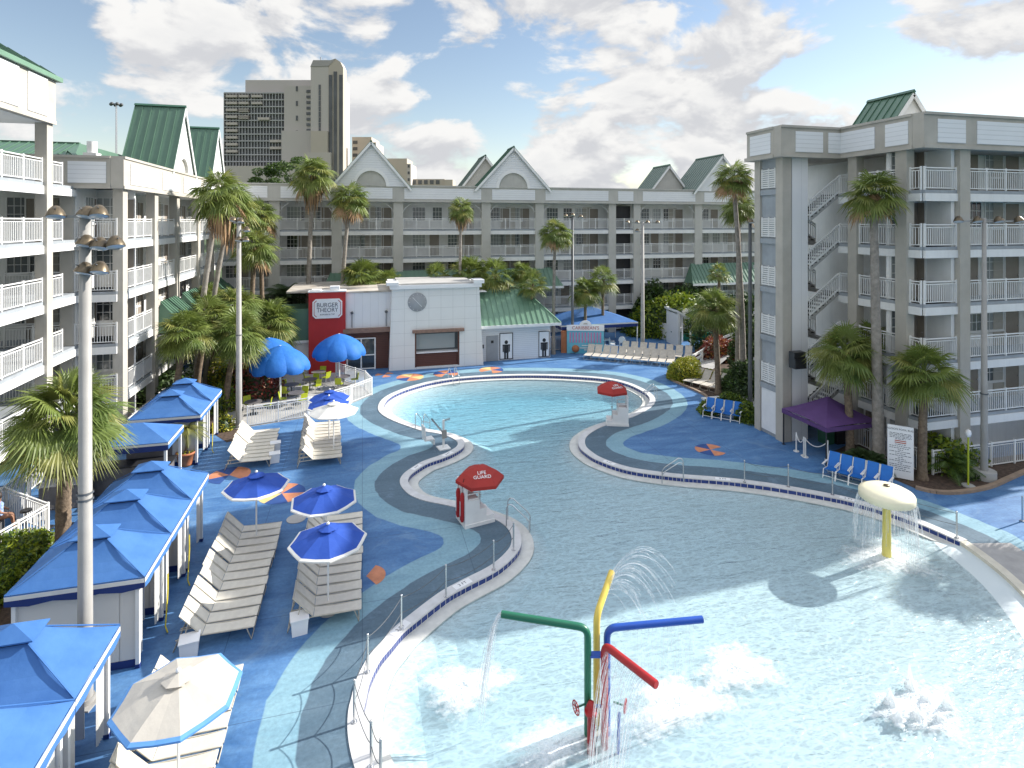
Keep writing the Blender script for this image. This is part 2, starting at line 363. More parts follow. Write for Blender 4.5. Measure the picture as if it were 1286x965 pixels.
    mx=N(nt,'ShaderNodeMixShader'); L(fr.outputs[0],mx.inputs[0]); L(tr.outputs[0],mx.inputs[1]); L(gl.outputs[0],mx.inputs[2])
    # the underside and sides of the water body only let light through
    sp=N(nt,'ShaderNodeSeparateXYZ'); L(geo.outputs['True Normal'],sp.inputs[0]); pz=N(nt,'ShaderNodeSeparateXYZ'); L(geo.outputs['Position'],pz.inputs[0])
    top=N(nt,'ShaderNodeMath',operation='GREATER_THAN'); top.inputs[1].default_value=-.215; L(pz.outputs['Z'],top.inputs[0])
    tr2=N(nt,'ShaderNodeBsdfTransparent'); m2=N(nt,'ShaderNodeMixShader'); L(top.outputs[0],m2.inputs[0]); L(tr2.outputs[0],m2.inputs[1]); L(mx.outputs[0],m2.inputs[2])
    L(m2.outputs[0],out.inputs['Surface'])
    va=N(nt,'ShaderNodeVolumeAbsorption',Density=.21); va.inputs['Color'].default_value=(.10,.72,.90,1); L(va.outputs[0],out.inputs['Volume'])
    # falling water, foam
    m,nt,b=nodes('jet'); L=nt.links.new; b.inputs['Base Color'].default_value=(.9,.93,.95,1); b.inputs['Roughness'].default_value=.25
    tr=N(nt,'ShaderNodeBsdfTransparent'); ms=N(nt,'ShaderNodeMixShader'); geo=N(nt,'ShaderNodeNewGeometry')
    n=N(nt,'ShaderNodeTexNoise',Scale=7.0,Detail=3.0); mp=N(nt,'ShaderNodeMapping'); mp.inputs['Scale'].default_value=(3,3,.6); L(geo.outputs['Position'],mp.inputs[0]); L(mp.outputs[0],n.inputs['Vector'])
    r=N(nt,'ShaderNodeMapRange'); r.inputs[1].default_value=.35; r.inputs[2].default_value=.65; r.inputs[3].default_value=.08; r.inputs[4].default_value=.42; L(n.outputs['Fac'],r.inputs[0])
    L(r.outputs[0],ms.inputs[0]); L(tr.outputs[0],ms.inputs[1]); L(b.outputs[0],ms.inputs[2]); L(ms.outputs[0],nt.nodes['Material Output'].inputs[0])
    m,nt,b=nodes('foam'); L=nt.links.new; b.inputs['Base Color'].default_value=(.9,.93,.94,1); b.inputs['Roughness'].default_value=.5
    tr=N(nt,'ShaderNodeBsdfTransparent'); ms=N(nt,'ShaderNodeMixShader'); geo=N(nt,'ShaderNodeNewGeometry')
    n=N(nt,'ShaderNodeTexNoise',Scale=6.0,Detail=6.0,Roughness=.7); L(geo.outputs['Position'],n.inputs['Vector']); at=N(nt,'ShaderNodeAttribute',attribute_name='edge_dist')
    m0=N(nt,'ShaderNodeMath',operation='MULTIPLY_ADD'); m0.inputs[1].default_value=.75; L(at.outputs['Fac'],m0.inputs[0]); L(n.outputs['Fac'],m0.inputs[2])
    r=N(nt,'ShaderNodeMapRange'); r.inputs[1].default_value=.55; r.inputs[2].default_value=1.15; r.inputs[3].default_value=0; r.inputs[4].default_value=.75; L(m0.outputs[0],r.inputs[0])
    L(r.outputs[0],ms.inputs[0]); L(tr.outputs[0],ms.inputs[1]); L(b.outputs[0],ms.inputs[2]); L(ms.outputs[0],nt.nodes['Material Output'].inputs[0])
    m,nt,b=nodes('splash'); b.inputs['Base Color'].default_value=(.92,.94,.95,1); b.inputs['Roughness'].default_value=.3
    tr=N(nt,'ShaderNodeBsdfTranslucent'); tr.inputs['Color'].default_value=(.92,.95,.96,1); tp=N(nt,'ShaderNodeBsdfTransparent')
    ms=N(nt,'ShaderNodeMixShader'); ms.inputs[0].default_value=.45; m2=N(nt,'ShaderNodeMixShader'); m2.inputs[0].default_value=.12
    nt.links.new(b.outputs[0],ms.inputs[1]); nt.links.new(tr.outputs[0],ms.inputs[2]); nt.links.new(ms.outputs[0],m2.inputs[1]); nt.links.new(tp.outputs[0],m2.inputs[2]); nt.links.new(m2.outputs[0],nt.nodes['Material Output'].inputs[0])
pool_mats()
# ------------------------------------------------------------------ pool outline
def catmull(pts,k=6):
    out=[]; n=len(pts)
    for i in range(n-1):
        p0=np.array(pts[max(i-1,0)]);p1=np.array(pts[i]);p2=np.array(pts[i+1]);p3=np.array(pts[min(i+2,n-1)])
        for j in range(k):
            t=j/k; out.append(tuple(.5*((2*p1)+(-p0+p2)*t+(2*p0-5*p1+4*p2-p3)*t*t+(-p0+3*p1-3*p2+p3)*t**3)))
    out.append(tuple(pts[-1])); return out
SP=[(520,1040),(490,1000),(469,961),(461,937),(457,914),(457,892),(460,877),(465,856),(477,831),(492,812.6),(506,796),(523,781.5),(560,752.5),(585,738),(626.5,716),(650,694),(655,678),(650,664),(638,653),(620,645),(595,637),(565,630),(540,625),(525,619.4),(516,612),(512.4,604.5),(515,598),(522,592),(537,582.7),(556,576),(571,569.5),(582,562),(583,555),(576,549.5),(564,544.5),(550,541.5),(535,539),(516,533),(498,526),(486,519),(482,512),(486,503),(498,495),(518,487.5),(545,480.5),(580,475.5),(630,472.5),(680,472),(730,474),(763,477),(785,482),(801.6,489),(812.5,496),(816,502.6),(812,509.5),(800,517),(788,522.5),(770,528),(750,534.5),(738,540.5),(729,547.5),(726,554.5),(728,562.5),(736,570),(748,577.5),(773,587),(800,593.5),(850,600),(900,604),(939,608),(990,615.5),(1044,625.5),(1071,631.5),(1119,645.5),(1158,660),(1206,681)]
EP=[(1206,681),(1230,698),(1261,723),(1290,752),(1325,795),(1370,860),(1420,950),(1460,1050)]
S=catmull([G(*p) for p in SP],5); E=catmull([G(*p) for p in EP],5)
POOL=np.array(S[:-1]+E)            # closed by the off-screen side
area=.5*np.sum(POOL[:,0]*np.roll(POOL[:,1],-1)-np.roll(POOL[:,0],-1)*POOL[:,1])
def offset(pl,d,closed=True):
    pl=np.array(pl); t=np.roll(pl,-1,0)-np.roll(pl,1,0)
    if not closed: t[0]=pl[1]-pl[0]; t[-1]=pl[-1]-pl[-2]
    t/=np.linalg.norm(t,axis=1)[:,None]; nrm=np.stack([-t[:,1],t[:,0]],1)*(1 if area>0 else -1)   # inward
    return pl+nrm*(d[:,None] if isinstance(d,np.ndarray) else d)
def dist_to(P,poly,closed=True):
    P=np.asarray(P,float); A=np.asarray(poly); B=np.roll(A,-1,0)
    if not closed: A=A[:-1]; B=np.asarray(poly)[1:]
    best=np.full(len(P),1e9)
    for a,b in zip(A,B):
        ab=b-a; L2=max(ab@ab,1e-12); t=np.clip(((P-a)@ab)/L2,0,1)
        q=a+t[:,None]*ab; best=np.minimum(best,np.hypot(P[:,0]-q[:,0],P[:,1]-q[:,1]))
    return best
def inside(P,poly):
    P=np.asarray(P,float); x,y=P[:,0],P[:,1]; c=np.zeros(len(P),bool); A=np.asarray(poly); B=np.roll(A,-1,0)
    for (x1,y1),(x2,y2) in zip(A,B):
        if y1==y2: continue
        c^=((y1>y)!=(y2>y))&(x<(x2-x1)*(y-y1)/(y2-y1)+x1)
    return c
def cdt(poly,pts,keep_inside):
    vs=[Vector(p) for p in poly]+[Vector(p) for p in pts]; n=len(poly)
    ed=[(i,(i+1)%n) for i in range(n)]
    v,e,f,_,_,_=delaunay_2d_cdt(vs,ed,[],0,1e-5)
    V=np.array([(p.x,p.y) for p in v]); f=[tuple(t) for t in f]
    C=np.array([V[list(t)].mean(0) for t in f]); ins=inside(C,poly)
    f=[t for t,k in zip(f,ins) if k==keep_inside]
    return V,f
def sheet(name,V,f,z,mats,attr=None,kind='structure'):
    Z=z if hasattr(z,'__len__') else np.full(len(V),z)
    me=bpy.data.meshes.new(name)
    ff=[]
    for t in f:
        a=V[list(t)]; s=np.cross(a[1]-a[0],a[2]-a[0]); ff.append(t if s>0 else t[::-1])
    me.from_pydata([(x,y,zz) for (x,y),zz in zip(V,Z)],[],ff); me.materials.append(mats)
    if attr is not None:
        a=me.attributes.new('edge_dist','FLOAT','POINT'); a.data.foreach_set('value',np.asarray(attr,dtype=np.float32))
    o=link(name,me); 
    if kind: o['kind']=kind
    return o
gx,gy=np.meshgrid(np.arange(-8,34,.3),np.arange(5,50,.3)); P0=np.stack([gx.ravel(),gy.ravel()],1)
P0=P0+np.random.RandomState(1).uniform(-.04,.04,P0.shape)
d0=dist_to(P0,POOL); i0=inside(P0,POOL)
near=P0[(~i0)&(d0<3.6)&(d0>.15)]
gx,gy=np.meshgrid(np.linspace(-16,40,15),np.linspace(-6,60,16)); far=np.stack([gx.ravel(),gy.ravel()],1)
far=far[(dist_to(far,POOL)>4.2)&(~inside(far,POOL))]
ext=np.array([(-16,-6),(40,-6),(40,60),(-16,60)])
V,f=cdt(POOL,list(map(tuple,near))+list(map(tuple,far))+[(-16,-12),(40,-12)],False)
dV=dist_to(V,POOL)
dk=sheet('pool_deck',V,f,0.0,M['deck'],dV)
# the painted bands turn smoothly round the peninsulas
gx,gy=np.meshgrid(np.arange(-9,36,.16),np.arange(4,52,.16)); PF=np.stack([gx.ravel(),gy.ravel()],1); PF=PF[~inside(PF,POOL)]; dF=dist_to(PF,POOL)
def rounded(core):
    C=PF[(dF>core)&(dF<core+.2)]; out=dV.copy(); idx=np.where(dV<core)[0]
    for k in range(0,len(idx),400):
        q=V[idx[k:k+400]]; out[idx[k:k+400]]=core+.04-np.sqrt(((q[:,None,:]-C[None,:,:])**2).sum(2)).min(1)
    return np.minimum(out,dV)
for nm,core in (('band_dist',2.95),('inner_dist',2.1)):
    a_=dk.data.attributes.new(nm,'FLOAT','POINT'); a_.data.foreach_set('value',rounded(core).astype(np.float32))
# surrounding ground, one sheet to the horizon with the deck's rectangle let in
rect=np.array([(-16,-12),(40,-12),(40,60),(-16,60)],float)
V,f=cdt(rect,[(-900,-900),(900,-900),(900,1500),(-900,1500)],False)
sheet('ground',V,f,-0.004,M['grass_far'])
# coping, tile wall, ledge, basin, water
nS=len(S)-1
LEDGE_Z,WATER_Z=-.17,-.20
isE=np.zeros(len(POOL),bool); isE[nS:]=True
seg=np.arange(0,nS+1)
def ring(mb,a,b,za,zb,mi=0,rngi=None):
    rngi=rngi if rngi is not None else range(len(a)-1)
    for i in rngi:
        mb.quad((*a[i],za),(*a[i+1],za),(*b[i+1],zb),(*b[i],zb),mi)
out35=offset(POOL,-.36); out30=offset(POOL,-.30); out17=offset(POOL,-1.75)
mb=MB(); r=range(0,nS); ring(mb,out35,POOL,.03,.03,0,r); ring(mb,out35,out35,0,.03,0,r)
for i in r: mb.quad((*POOL[i],.03),(*POOL[i+1],.03),(*POOL[i+1],-.012),(*POOL[i],-.012))
struct('pool_coping',mb,M['coping'],fix=False)
mb=MB()
for i in r:
    a,b=POOL[i],POOL[i+1]; L=np.hypot(*(b-a)); k=max(1,int(L/.17))
    for j in range(k):
        p=a+(b-a)*(j/k); q=a+(b-a)*((j+.92)/k)
        mb.quad((*p,-.013),(*q,-.013),(*q,-.165),(*p,-.165),0)
        p2=a+(b-a)*((j+.92)/k); q2=a+(b-a)*((j+1)/k); mb.quad((*p2,-.013),(*q2,-.013),(*q2,-.165),(*p2,-.165),1)
o=struct('waterline_tile',mb,[M['tile_navy'],M['coping']],fix=False)
mb=MB(); e=range(nS,len(POOL)-1); ring(mb,out30,POOL,.02,.02,0,e)
for i in e: mb.quad((*POOL[i],.02),(*POOL[i+1],.02),(*POOL[i+1],-.12),(*POOL[i],-.12))
struct('entry_edge_strip',mb,M['entry_strip'],fix=False)
mb=MB(); ring(mb,out17,out30,.008,.014,0,range(nS+1,len(POOL)-1)); struct('entry_pavement',mb,M['entry_slab'],fix=False)
lw=np.where(isE,.02,.45); lw[nS-2:nS+1]=(.3,.15,.04); lw[0]=.45
IN=offset(POOL,lw); IN2=offset(POOL,lw+.01)
mb=MB(); ring(mb,POOL,IN,LEDGE_Z,LEDGE_Z,0,range(0,nS)); ring(mb,IN,IN2,LEDGE_Z,LEDGE_Z-.12,0,range(0,nS))
struct('pool_gutter_ledge',mb,M['plaster_ledge'],fix=False)
def floorz(V):
    d=dist_to(V,np.array(E),False)
    e=dist_to(V,POOL[:nS+1],False)
    return -np.minimum(np.minimum(np.where(d<1.5,.12+.1*d,.27+.018*(d-1.5)+.05*np.maximum(d-14,0)),1.2),.24+.55*np.maximum(e-.46,0))
gx,gy=np.meshgrid(np.arange(-4,34,.6),np.arange(-2,50,.6)); pin=np.stack([gx.ravel(),gy.ravel()],1)
pin=pin[inside(pin,IN2)&(dist_to(pin,IN2)>.3)]
V,f=cdt(IN2,list(map(tuple,pin)),True); zf=floorz(V)
sheet('pool_floor',V,f,zf,M['pool_floor'])
mb=MB(); zi=floorz(IN2)
for i in range(nS,len(POOL)-1): mb.quad((*POOL[i],-.11),(*POOL[i+1],-.11),(*IN2[i+1],zi[i+1]),(*IN2[i],zi[i]))
struct('entry_lip',mb,M['pool_floor'],fix=False)
mb=MB()
for i in range(0,nS): mb.quad((*IN2[i],LEDGE_Z-.02),(*IN2[i+1],LEDGE_Z-.02),(*IN2[i+1],zi[i+1]),(*IN2[i],zi[i]))
struct('pool_basin_wall',mb,M['pool_floor'],fix=False)
# water body: closed between surface and just above the floor, only where the floor is lower than the surface
wv=[];wf=[]; nV=len(V); zb=np.minimum(zf+.012,WATER_Z-.004)
ff=[]
for t in f:
    a=V[list(t)]; ff.append(t if np.cross(a[1]-a[0],a[2]-a[0])>0 else t[::-1])
wv=[(x,y,WATER_Z) for x,y in V]+[(x,y,z) for (x,y),z in zip(V,zb-.02)]
wf=[tuple(t) for t in ff]+[tuple(i+nV for i in t[::-1]) for t in ff]
from collections import Counter
ec=Counter()
for t in ff:
    for k in range(3): ec[(t[k],t[(k+1)%3])]+=1
for (a,b) in list(ec):
    if (b,a) not in ec: wf.append((b,a,a+nV,b+nV))
me=bpy.data.meshes.new('pool_water'); me.from_pydata(wv,[],wf); me.materials.append(M['water']); me.update()
w=link('pool_water',me); w['kind']='structure'
# painted beach-ball emblems on the deck
def emblem(px,py,rad,rot,cols,name='deck emblem'):
    x,y=G(px,py); mb=MB(); n=6
    for k in range(n):
        if cols[k] is None: continue
        pts=[(x,y,.006)]+[(x+rad*math.cos(rot+(k+j/5)*math.pi*2/n),y+rad*math.sin(rot+(k+j/5)*math.pi*2/n),.006) for j in range(6)]
        mb.add(pts,[tuple(range(7))],cols[k])
    o=part('painted_emblem',mb,[M['orange_paint'],M['yellow_deck'],M['deck_navy']],None); o['kind']='structure'
emblem(288,597,.9,.3,[0,2,0,2,None,0]); emblem(354,620,.95,.9,[0,2,1,2,0,2]); emblem(460,724,.62,0,[0,None,None,None,None,0])
emblem(515,474,1.0,.2,[0,1,0,2,0,1]); emblem(560,469.5,.95,1.1,[0,2,0,None,0,2]); emblem(617,465,.95,.4,[0,1,0,None,0,2]); emblem(892,565,.75,.2,[0,2,0,2,0,None]); emblem(483,471,.7,.2,[0,None,0,None,0,None])
def poly_sheet(name,pts,z,m,img=True):
    P=[G(*p) for p in pts] if img else pts
    V,f=cdt(np.array(P),[],True); sheet(name,V,f,z,m)
def curb(name,pts,w=.16,h=.12,closed=False,m='curb'):
    P=[G(*p) for p in pts]; mb=MB()
    P=catmull(P,4)
    for a,b in zip(P[:-1],P[1:]): mb.bar((*a,h/2),(*b,h/2),w,h)
    o=struct(name,mb,M[m])
poly_sheet('patio_pavement',[(-7.5,34.2),(-6.2,35.0),(-3.1,35.85),(-.7,37.85),(.62,39.35),(.25,41.3),(-1.9,44.5),(-1.9,47.2),(-14,47.2),(-14,40),(-9,34.5)],.004,M['concrete'],False)
# planting beds
bedR=[(1040,570),(1060,578),(1110,597),(1150,614),(1175,619.5),(1203,620),(1230,616),(1248,611),(1268,602),(1300,588),(1340,575)]
P=[G(*p) for p in bedR]+[(40,21.2),(25.2,21.2),(25.0,24.6)]
poly_sheet('planting_bed_right',P,.008,M['mulch'],False); curb('bed_kerb',[(1150,614),(1175,619.5),(1203,620),(1230,616),(1248,611),(1268,602),(1300,588)],.2,.12)
bedC=[(838,470),(842,477),(856,484),(875,492),(888,500),(890,512),(905,509),(930,512),(951,520)]
P=[G(*p) for p in bedC]+[(34,34),(33,42),G(900,456),G(862,462)]
poly_sheet('planting_bed_centre',P,.008,M['mulch'],False); curb('bed_kerb',bedC,.16,.12)
bedL=[(272,548),(285,556),(302,552),(316,543)]
P=[G(*p) for p in bedL]+[(-6.6,34.4),(-8.6,35.6),(-9.5,38),(-11.8,38),(-11.8,33.5),(-7.3,35)]
poly_sheet('planting_bed_left',[G(268,545),G(285,556),G(302,552),G(312,541),(-7.6,36.5),(-9.0,40.5),(-11.9,44),(-11.9,35.2)],.008,M['mulch'],False)
# skimmer lid
x,y=G(372,652); mb=MB(); mb.cyl(x,y,.001,.02,.36,24); struct('drain_cover',mb,M['concrete'])
# depth markers on the coping
for i,(px,py,t) in enumerate([(506,790,'3 FT'),(583,735,'3 FT'),(522,587,'3 FT'),(560,571,'3 FT'),(760,583,'3 FT'),(905,602,'3 FT'),(1068,628,'2 FT')]):
    x,y=G(px,py); d=dist_to([(x,y)],POOL)[0]
    k=int(np.argmin(np.hypot(POOL[:,0]-x,POOL[:,1]-y))); tgt=(POOL[k]+POOL[(k+1)%len(POOL)])/2; t_=POOL[(k+1)%len(POOL)]-POOL[k]; a=math.atan2(t_[1],t_[0])
    c=(out35[k]+POOL[k])/2
    if math.cos(a)<0: a+=math.pi
    mb=MB(); mb.box(-.32,.32,-.12,.12,.031,.036)
    o=part('depth_marker',mb,M['sign_white'],None,(c[0],c[1],0),a); tag(o,'white depth marker tile on the coping '+['near the left rope posts, closest to the camera','halfway along the left rope posts','on the near side of the lift peninsula, left','on the near side of the lift peninsula, right','right of the far lifeguard stand','below the right rope barrier start','beside the mushroom fountain side coping'][i],'depth marker','depth markers set in the coping')
    text(t,.17,M['ink'],o,(0,0,.037),(0,0,0),ext=.001)
# ------------------------------------------------------------------ buildings
FH=2.64
_rail={}
def rail_mesh(L,h=1.05,style=0):
    key=(round(L,2),h,style)
    if key in _rail: return _rail[key]
    mb=MB(); mb.box(0,L,-.03,.03,h-.05,h); mb.box(0,L,-.02,.02,h-.16,h-.125); mb.box(0,L,-.02,.02,.07,.11)
    n=max(1,round(L/1.35))
    for i in range(n+1): x=min(max(i*L/n,.03),L-.03); mb.box(x-.035,x+.035,-.035,.035,0,h+.04)
    k=int(L/.125)
    for i in range(1,k): x=i*L/k; mb.box(x-.014,x+.014,-.014,.014,.11,h-.14)
    _rail[key]=mb.mesh('railing',M['vinyl'],False); return _rail[key]
_win={}
def win_meshes(w,h,nx,ny):
    key=(w,h,nx,ny)
    if key in _win: return _win[key]
    f=MB(); t=.06
    f.box(-w/2-t,w/2+t,-.05,0,-t,0); f.box(-w/2-t,w/2+t,-.05,0,h,h+t); f.box(-w/2-t,-w/2,-.05,0,0,h); f.box(w/2,w/2+t,-.05,0,0,h)
    for i in range(1,nx): x=-w/2+w*i/nx; f.box(x-.015,x+.015,-.03,-.004,0,h)
    for j in range(1,ny): z=h*j/ny; f.box(-w/2,w/2,-.032,-.006,z-.015,z+.015)
    f.box(-w/2-t-.04,w/2+t+.04,-.09,-.051,-t-.05,-t)
    ps=[]
    for g in ('glass_dark','glass_curtain','glass_mid'):
        p=MB(); p.box(-w/2,w/2,-.012,-.002,0,h); ps.append(p.mesh('pane',M[g],False))
    _win[key]=(f.mesh('window',M['white_paint'],False),ps); return _win[key]
def add_window(root,x,y,z,rz,w=1.25,h=1.3,nx=4,ny=3,kind=None):
    f,ps=win_meshes(w,h,nx,ny); o=part('window',f,None,root,(x,y,z),rz)
    k=kind if kind is not None else rng.choice([0,1,1,1,1,1,2,2,2]); part('pane',ps[k],None,o)
_door={}
def add_door(root,x,y,z,rz,m='door_brown',w=.95,h=2.1):
    if (m,w,h) not in _door:
        d=MB(); d.box(-w/2,w/2,-.04,0,.01,h,0); t=.07
        d.box(-w/2-t,-w/2,-.06,0,.01,h+t,1); d.box(w/2,w/2+t,-.06,0,.01,h+t,1); d.box(-w/2,w/2,-.06,0,h,h+t,1)
        k=MB(); k.ball((w/2-.1,-.07,1.0),.035); 
        _door[(m,w,h)]=(d.mesh('door',[M[m],M['white_paint']],False),k.mesh('door_handle',M['steel'],False))
    a,b=_door[(m,w,h)]; o=part('door',a,None,root,(x,y,z),rz); part('door_handle',b,None,o)
class Facade:
    """a stretch of gallery front; local x along it, local y into the building"""
    def __init__(s,root,origin,rot): s.root=root; s.o=origin; s.rot=rot; s.rl=root.location.copy()
    def P(s,name,mb,mats,x=0,y=0,z=0,extra=0,fix=True):
        a,b=math.cos(s.rot),math.sin(s.rot)
        return part(name,mb,mats,s.root,(s.o[0]+x*a-y*b-s.rl.x, s.o[1]+x*b+y*a-s.rl.y, z),s.rot+extra,fix)
    def xy(s,x,y):
        a,b=math.cos(s.rot),math.sin(s.rot); return (s.o[0]+x*a-y*b-s.rl.x, s.o[1]+x*b+y*a-s.rl.y)
    def window(s,x,y,z,**k): p=s.xy(x,y); add_window(s.root,p[0],p[1],z,s.rot,**k)
    def door(s,x,y,z,**k): p=s.xy(x,y); add_door(s.root,p[0],p[1],z,s.rot,**k)
def gallery(F_,x0,x1,n,cols,zoff=0,D=1.7,colm='grey_stucco',colw=.5,base=0,wall='white_wall',ground_rail=True,pattern=None,ext=(0,0),skipbay=(),brackets=False,slab_ext=0):
    ztop=n*FH+zoff
    mb=MB(); mb.box(x0,x1,D,D+.2,base,ztop); F_.P('back_wall',mb,M[wall])
    for k in range(1,n+1):
        z=k*FH+zoff; mb=MB()
        if k<n: mb.box(x0-slab_ext,x1,-.10,D,z-.16,z-.004,0); mb.box(x0-slab_ext,x1,-.14,-.02,z-.52,z-.161,1); mb.box(x0,x1,0,D-.01,z-.22,z-.165,1)
        else: mb.box(x0,x1,-.05,D,z-.02,z+.1,1)
        F_.P('floor_slab',mb,[M['slab_grey'],M['white_wall']])
    for c,w in cols:
        mb=MB(); mb.box(-w/2,w/2,-.24,.22,0,ztop+.02); F_.P('column',mb,M[colm],c,0,0)
    cs=sorted(cols); edges=[(x0,cs[0][0]-cs[0][1]/2)]+[(a[0]+a[1]/2,b[0]-b[1]/2) for a,b in zip(cs[:-1],cs[1:])]+[(cs[-1][0]+cs[-1][1]/2,x1)]
    edges=[e for e in edges if e[1]-e[0]>.4]
    for bi,(a,b) in enumerate(edges):
        for k in range(0 if ground_rail else 1,n):
            z=k*FH+zoff
            F_.P('railing',rail_mesh(b-a),None,a,-.06,max(z,0),fix=False)
            L=b-a
            if L>3.2: 
                q=(bi+k)%2
                F_.window(a+L*.22,D,z+.85,w=1.2)
                F_.door(a+L*.42,D,z) if not q else F_.window(a+L*.46,D,z+.85,w=.9,nx=3)
                F_.window(a+L*.68,D,z+.85,w=1.2)
                F_.door(a+L*.88,D,z)
                mb=MB(); mb.box(-.5,.5,-.03,0,0,2.25); F_.P('wall_panel',mb,M['beige'],a+L*.9-.9 if L>5 else a+L*.55,D-.002,z)
            elif L>1.7:
                F_.window(a+L*.3,D,z+.85,w=1.0,nx=3); F_.door(a+L*.75,D,z)
            elif L>.9: F_.door(a+L*.5,D,z)
        if brackets and b-a>3:
            z=ztop; mb=MB()
            for s_,x in ((1,a),(-1,b)):
                mb.tube([(x,-.06,z-.95),(x+s_*.25,-.06,z-.55),(x+s_*.75,-.06,z-.2)],.035,5)
            F_.P('bracket',mb,M['vinyl'])
    return ztop
def parapet(F_,x0,x1,z0,z1,panels,m='beige',ends=(.0,.0),out=.42):
    mb=MB(); mb.box(x0,x1,-out,.15,z0,z1); mb.box(x0-.06*bool(ends[0]),x1+.06*bool(ends[1]),-out-.07,.2,z1,z1+.12); mb.box(x0,x1,-out-.04,-out+.01,z0-.02,z0+.14)
    F_.P('parapet',mb,M[m])
    for a,b in panels:
        mb=MB(); mb.box(0,b-a,-.035,0,0,(z1-z0)-.42); F_.P('parapet_panel',mb,M['lap_siding'],a,-out-.001,z0+.24)
def gable(F_,xc,w,h,z0,dep,yf=-.5,mat_wall='lap_siding',niche=True,roof='green_metal',over=.25):
    """gable dormer: front wall with round niche, seamed metal roof running back"""
    n=16; r=w*.2
    mb=MB(); 
    arc=[(r*math.cos(a),r*math.sin(a)*1.05) for a in [math.pi*i/n for i in range(n+1)]] if niche else []
    base=-.0
    if niche:
        poly_l=[(-w/2,0),(-r,0)]; 
        pts=[(-w/2,.0)]+[(-r*1.0,0)]+[(x,z) for x,z in arc[::-1]][1:-1]+[(r,0),(w/2,0),(0,h)]
        # split in strips from outline to niche so the faces stay convex
        outer=[(-w/2,0)]+[(-w/2+w*i/n,h*(2*i/n) if i<=n/2 else h*(2-2*i/n)) for i in range(1,n)]+[(w/2,0)]
        inner=arc[::-1]
        for i in range(n):
            mb.prism([outer[i],outer[i+1],inner[i+1],inner[i]],0,.2,'y',0)
        mb.box(-r*1.01,r*1.01,.14,.18,0,r*1.05,1)
        for i in range(n):
            a,b=arc[i],arc[i+1]; mb.prism([a,b,(b[0]*1.22,b[1]*1.22),(a[0]*1.22,a[1]*1.22)],-.05,-.002,'y',2)
    else: mb.prism([(-w/2,0),(w/2,0),(0,h)],0,.2,'y',0)
    g=F_.P('gable',mb,[M[mat_wall],M['grey_stucco'],M['white_paint']],xc,yf,z0,fix=False)
    rf=MB(); L=math.hypot(w/2,h)
    for s_ in (-1,1):
        a=(s_*(w/2+over),-over*h/(w/2)); b=(0,h+.03)
        t=.05; dx=t*h/L*s_; dz=t*w/2/L
        rf.prism([a,b,(b[0]+0,b[1]+t*1.3),(a[0]+dx,a[1]+dz)],-over,dep,'y',0)
        k=max(3,int(dep/.42))
        for i in range(k+1):
            y=-over+(dep+over)*i/k; y=min(max(y,-over+.02),dep-.02)
            rf.bar((a[0]+dx*1.4,y,a[1]+dz*1.4),(0,y,h+.03+t*1.6),.035,.07,0)
    rf.prism([(-.12,h+.08),(.12,h+.08),(0,h+.22)],-over-.03,dep+.03,'y',1)
    # trim boards
    for s_ in (-1,1): rf.bar((s_*(w/2+over),-over+.0,-over*h/(w/2)-.05),(0,-over+.0,h-.05),.05,.2,2)
    F_.P('dormer_roof',rf,[M[roof],M['green_trim'],M['white_paint']],xc,yf,z0,fix=True)
def awning_roof(F_,x0,x1,z0,z1,outd,m='green_metal',hip=(.8,.8)):
    rf=MB(); a0,a1=x0,x1
    A=[(a0,-outd,z0),(a1,-outd,z0),(a1-hip[1],-.15,z1),(a0+hip[0],-.15,z1)]
    rf.quad(*A); rf.quad(*[(p[0],p[1],p[2]-.08) for p in A])
    rf.quad((a0,-outd,z0),(a0+hip[0],-.15,z1),(a0,-.15,z0),(a0,-.15,z0)) if 0 else None
    rf.add([(a0,-outd,z0),(a0+hip[0],-.15,z1),(a0,-.15,z0)],[(0,1,2)]); rf.add([(a1,-outd,z0),(a1,-.15,z0),(a1-hip[1],-.15,z1)],[(0,1,2)])
    k=int((x1-x0)/.4)
    for i in range(k+1):
        x=a0+(a1-a0)*i/k; t=0
        x2=min(max(x,a0+hip[0]),a1-hip[1]); 
        f=1.0 if x2==x else 1-abs(x2-x)/max(hip[0],.01)
        rf.bar((x,-outd,z0+.02),(x,-outd+(outd-.15)*f,z0+(z1-z0)*f+.02),.035,.06)
    rf.box(a0,a1,-outd-.04,-outd,z0-.22,z0+.01,1); rf.box(a0+.02,a1-.02,-outd+.01,-.2,z0-.2,z0-.12,1)
    F_.P('awning_roof',rf,[M[m],M['white_paint']],fix=False)
# ---- rear wing -------------------------------------------------------------
YB=55.5
rear=thing('hotel_wing','long five-storey hotel wing across the back with white balcony railings and two arched white gables','building',(8,YB,0))
cx=[XatY(p,YB) for p in (345,423,500,610,677,768,799,876,951)]
XR0,XR1=-12.4,cx[-1]+5
Fr=Facade(rear,(0,YB),0)
gallery(Fr,XR0,XR1,5,[(c,.9 if i not in (5,6) else .8) for i,c in enumerate(cx)],zoff=.25,D=1.8,brackets=True)
edges=[XR0]+cx+[XR1]
parapet(Fr,XR0,XR1,13.45,14.9,[(a+.55,b-.55) for a,b in zip(edges[:-1],edges[1:]) if b-a>1.2],'grey_stucco')
mb=MB(); mb.box(XR0,XR1,1.9,14,0,14.1); Fr.P('wing_body',mb,M['grey_stucco'])
mb=MB(); mb.box(cx[5]+.45,cx[6]-.45,.5,.6,0,13.2); Fr.P('stair_recess_shade',mb,M['dark'])  # flat dark panel painted in for the shade of the stair bay
gable(Fr,XatY(466,YB-.6),6.9,4.1,14.85,2.2,niche=True); gable(Fr,XatY(645,YB-.6),7.3,4.0,14.85,2.2)
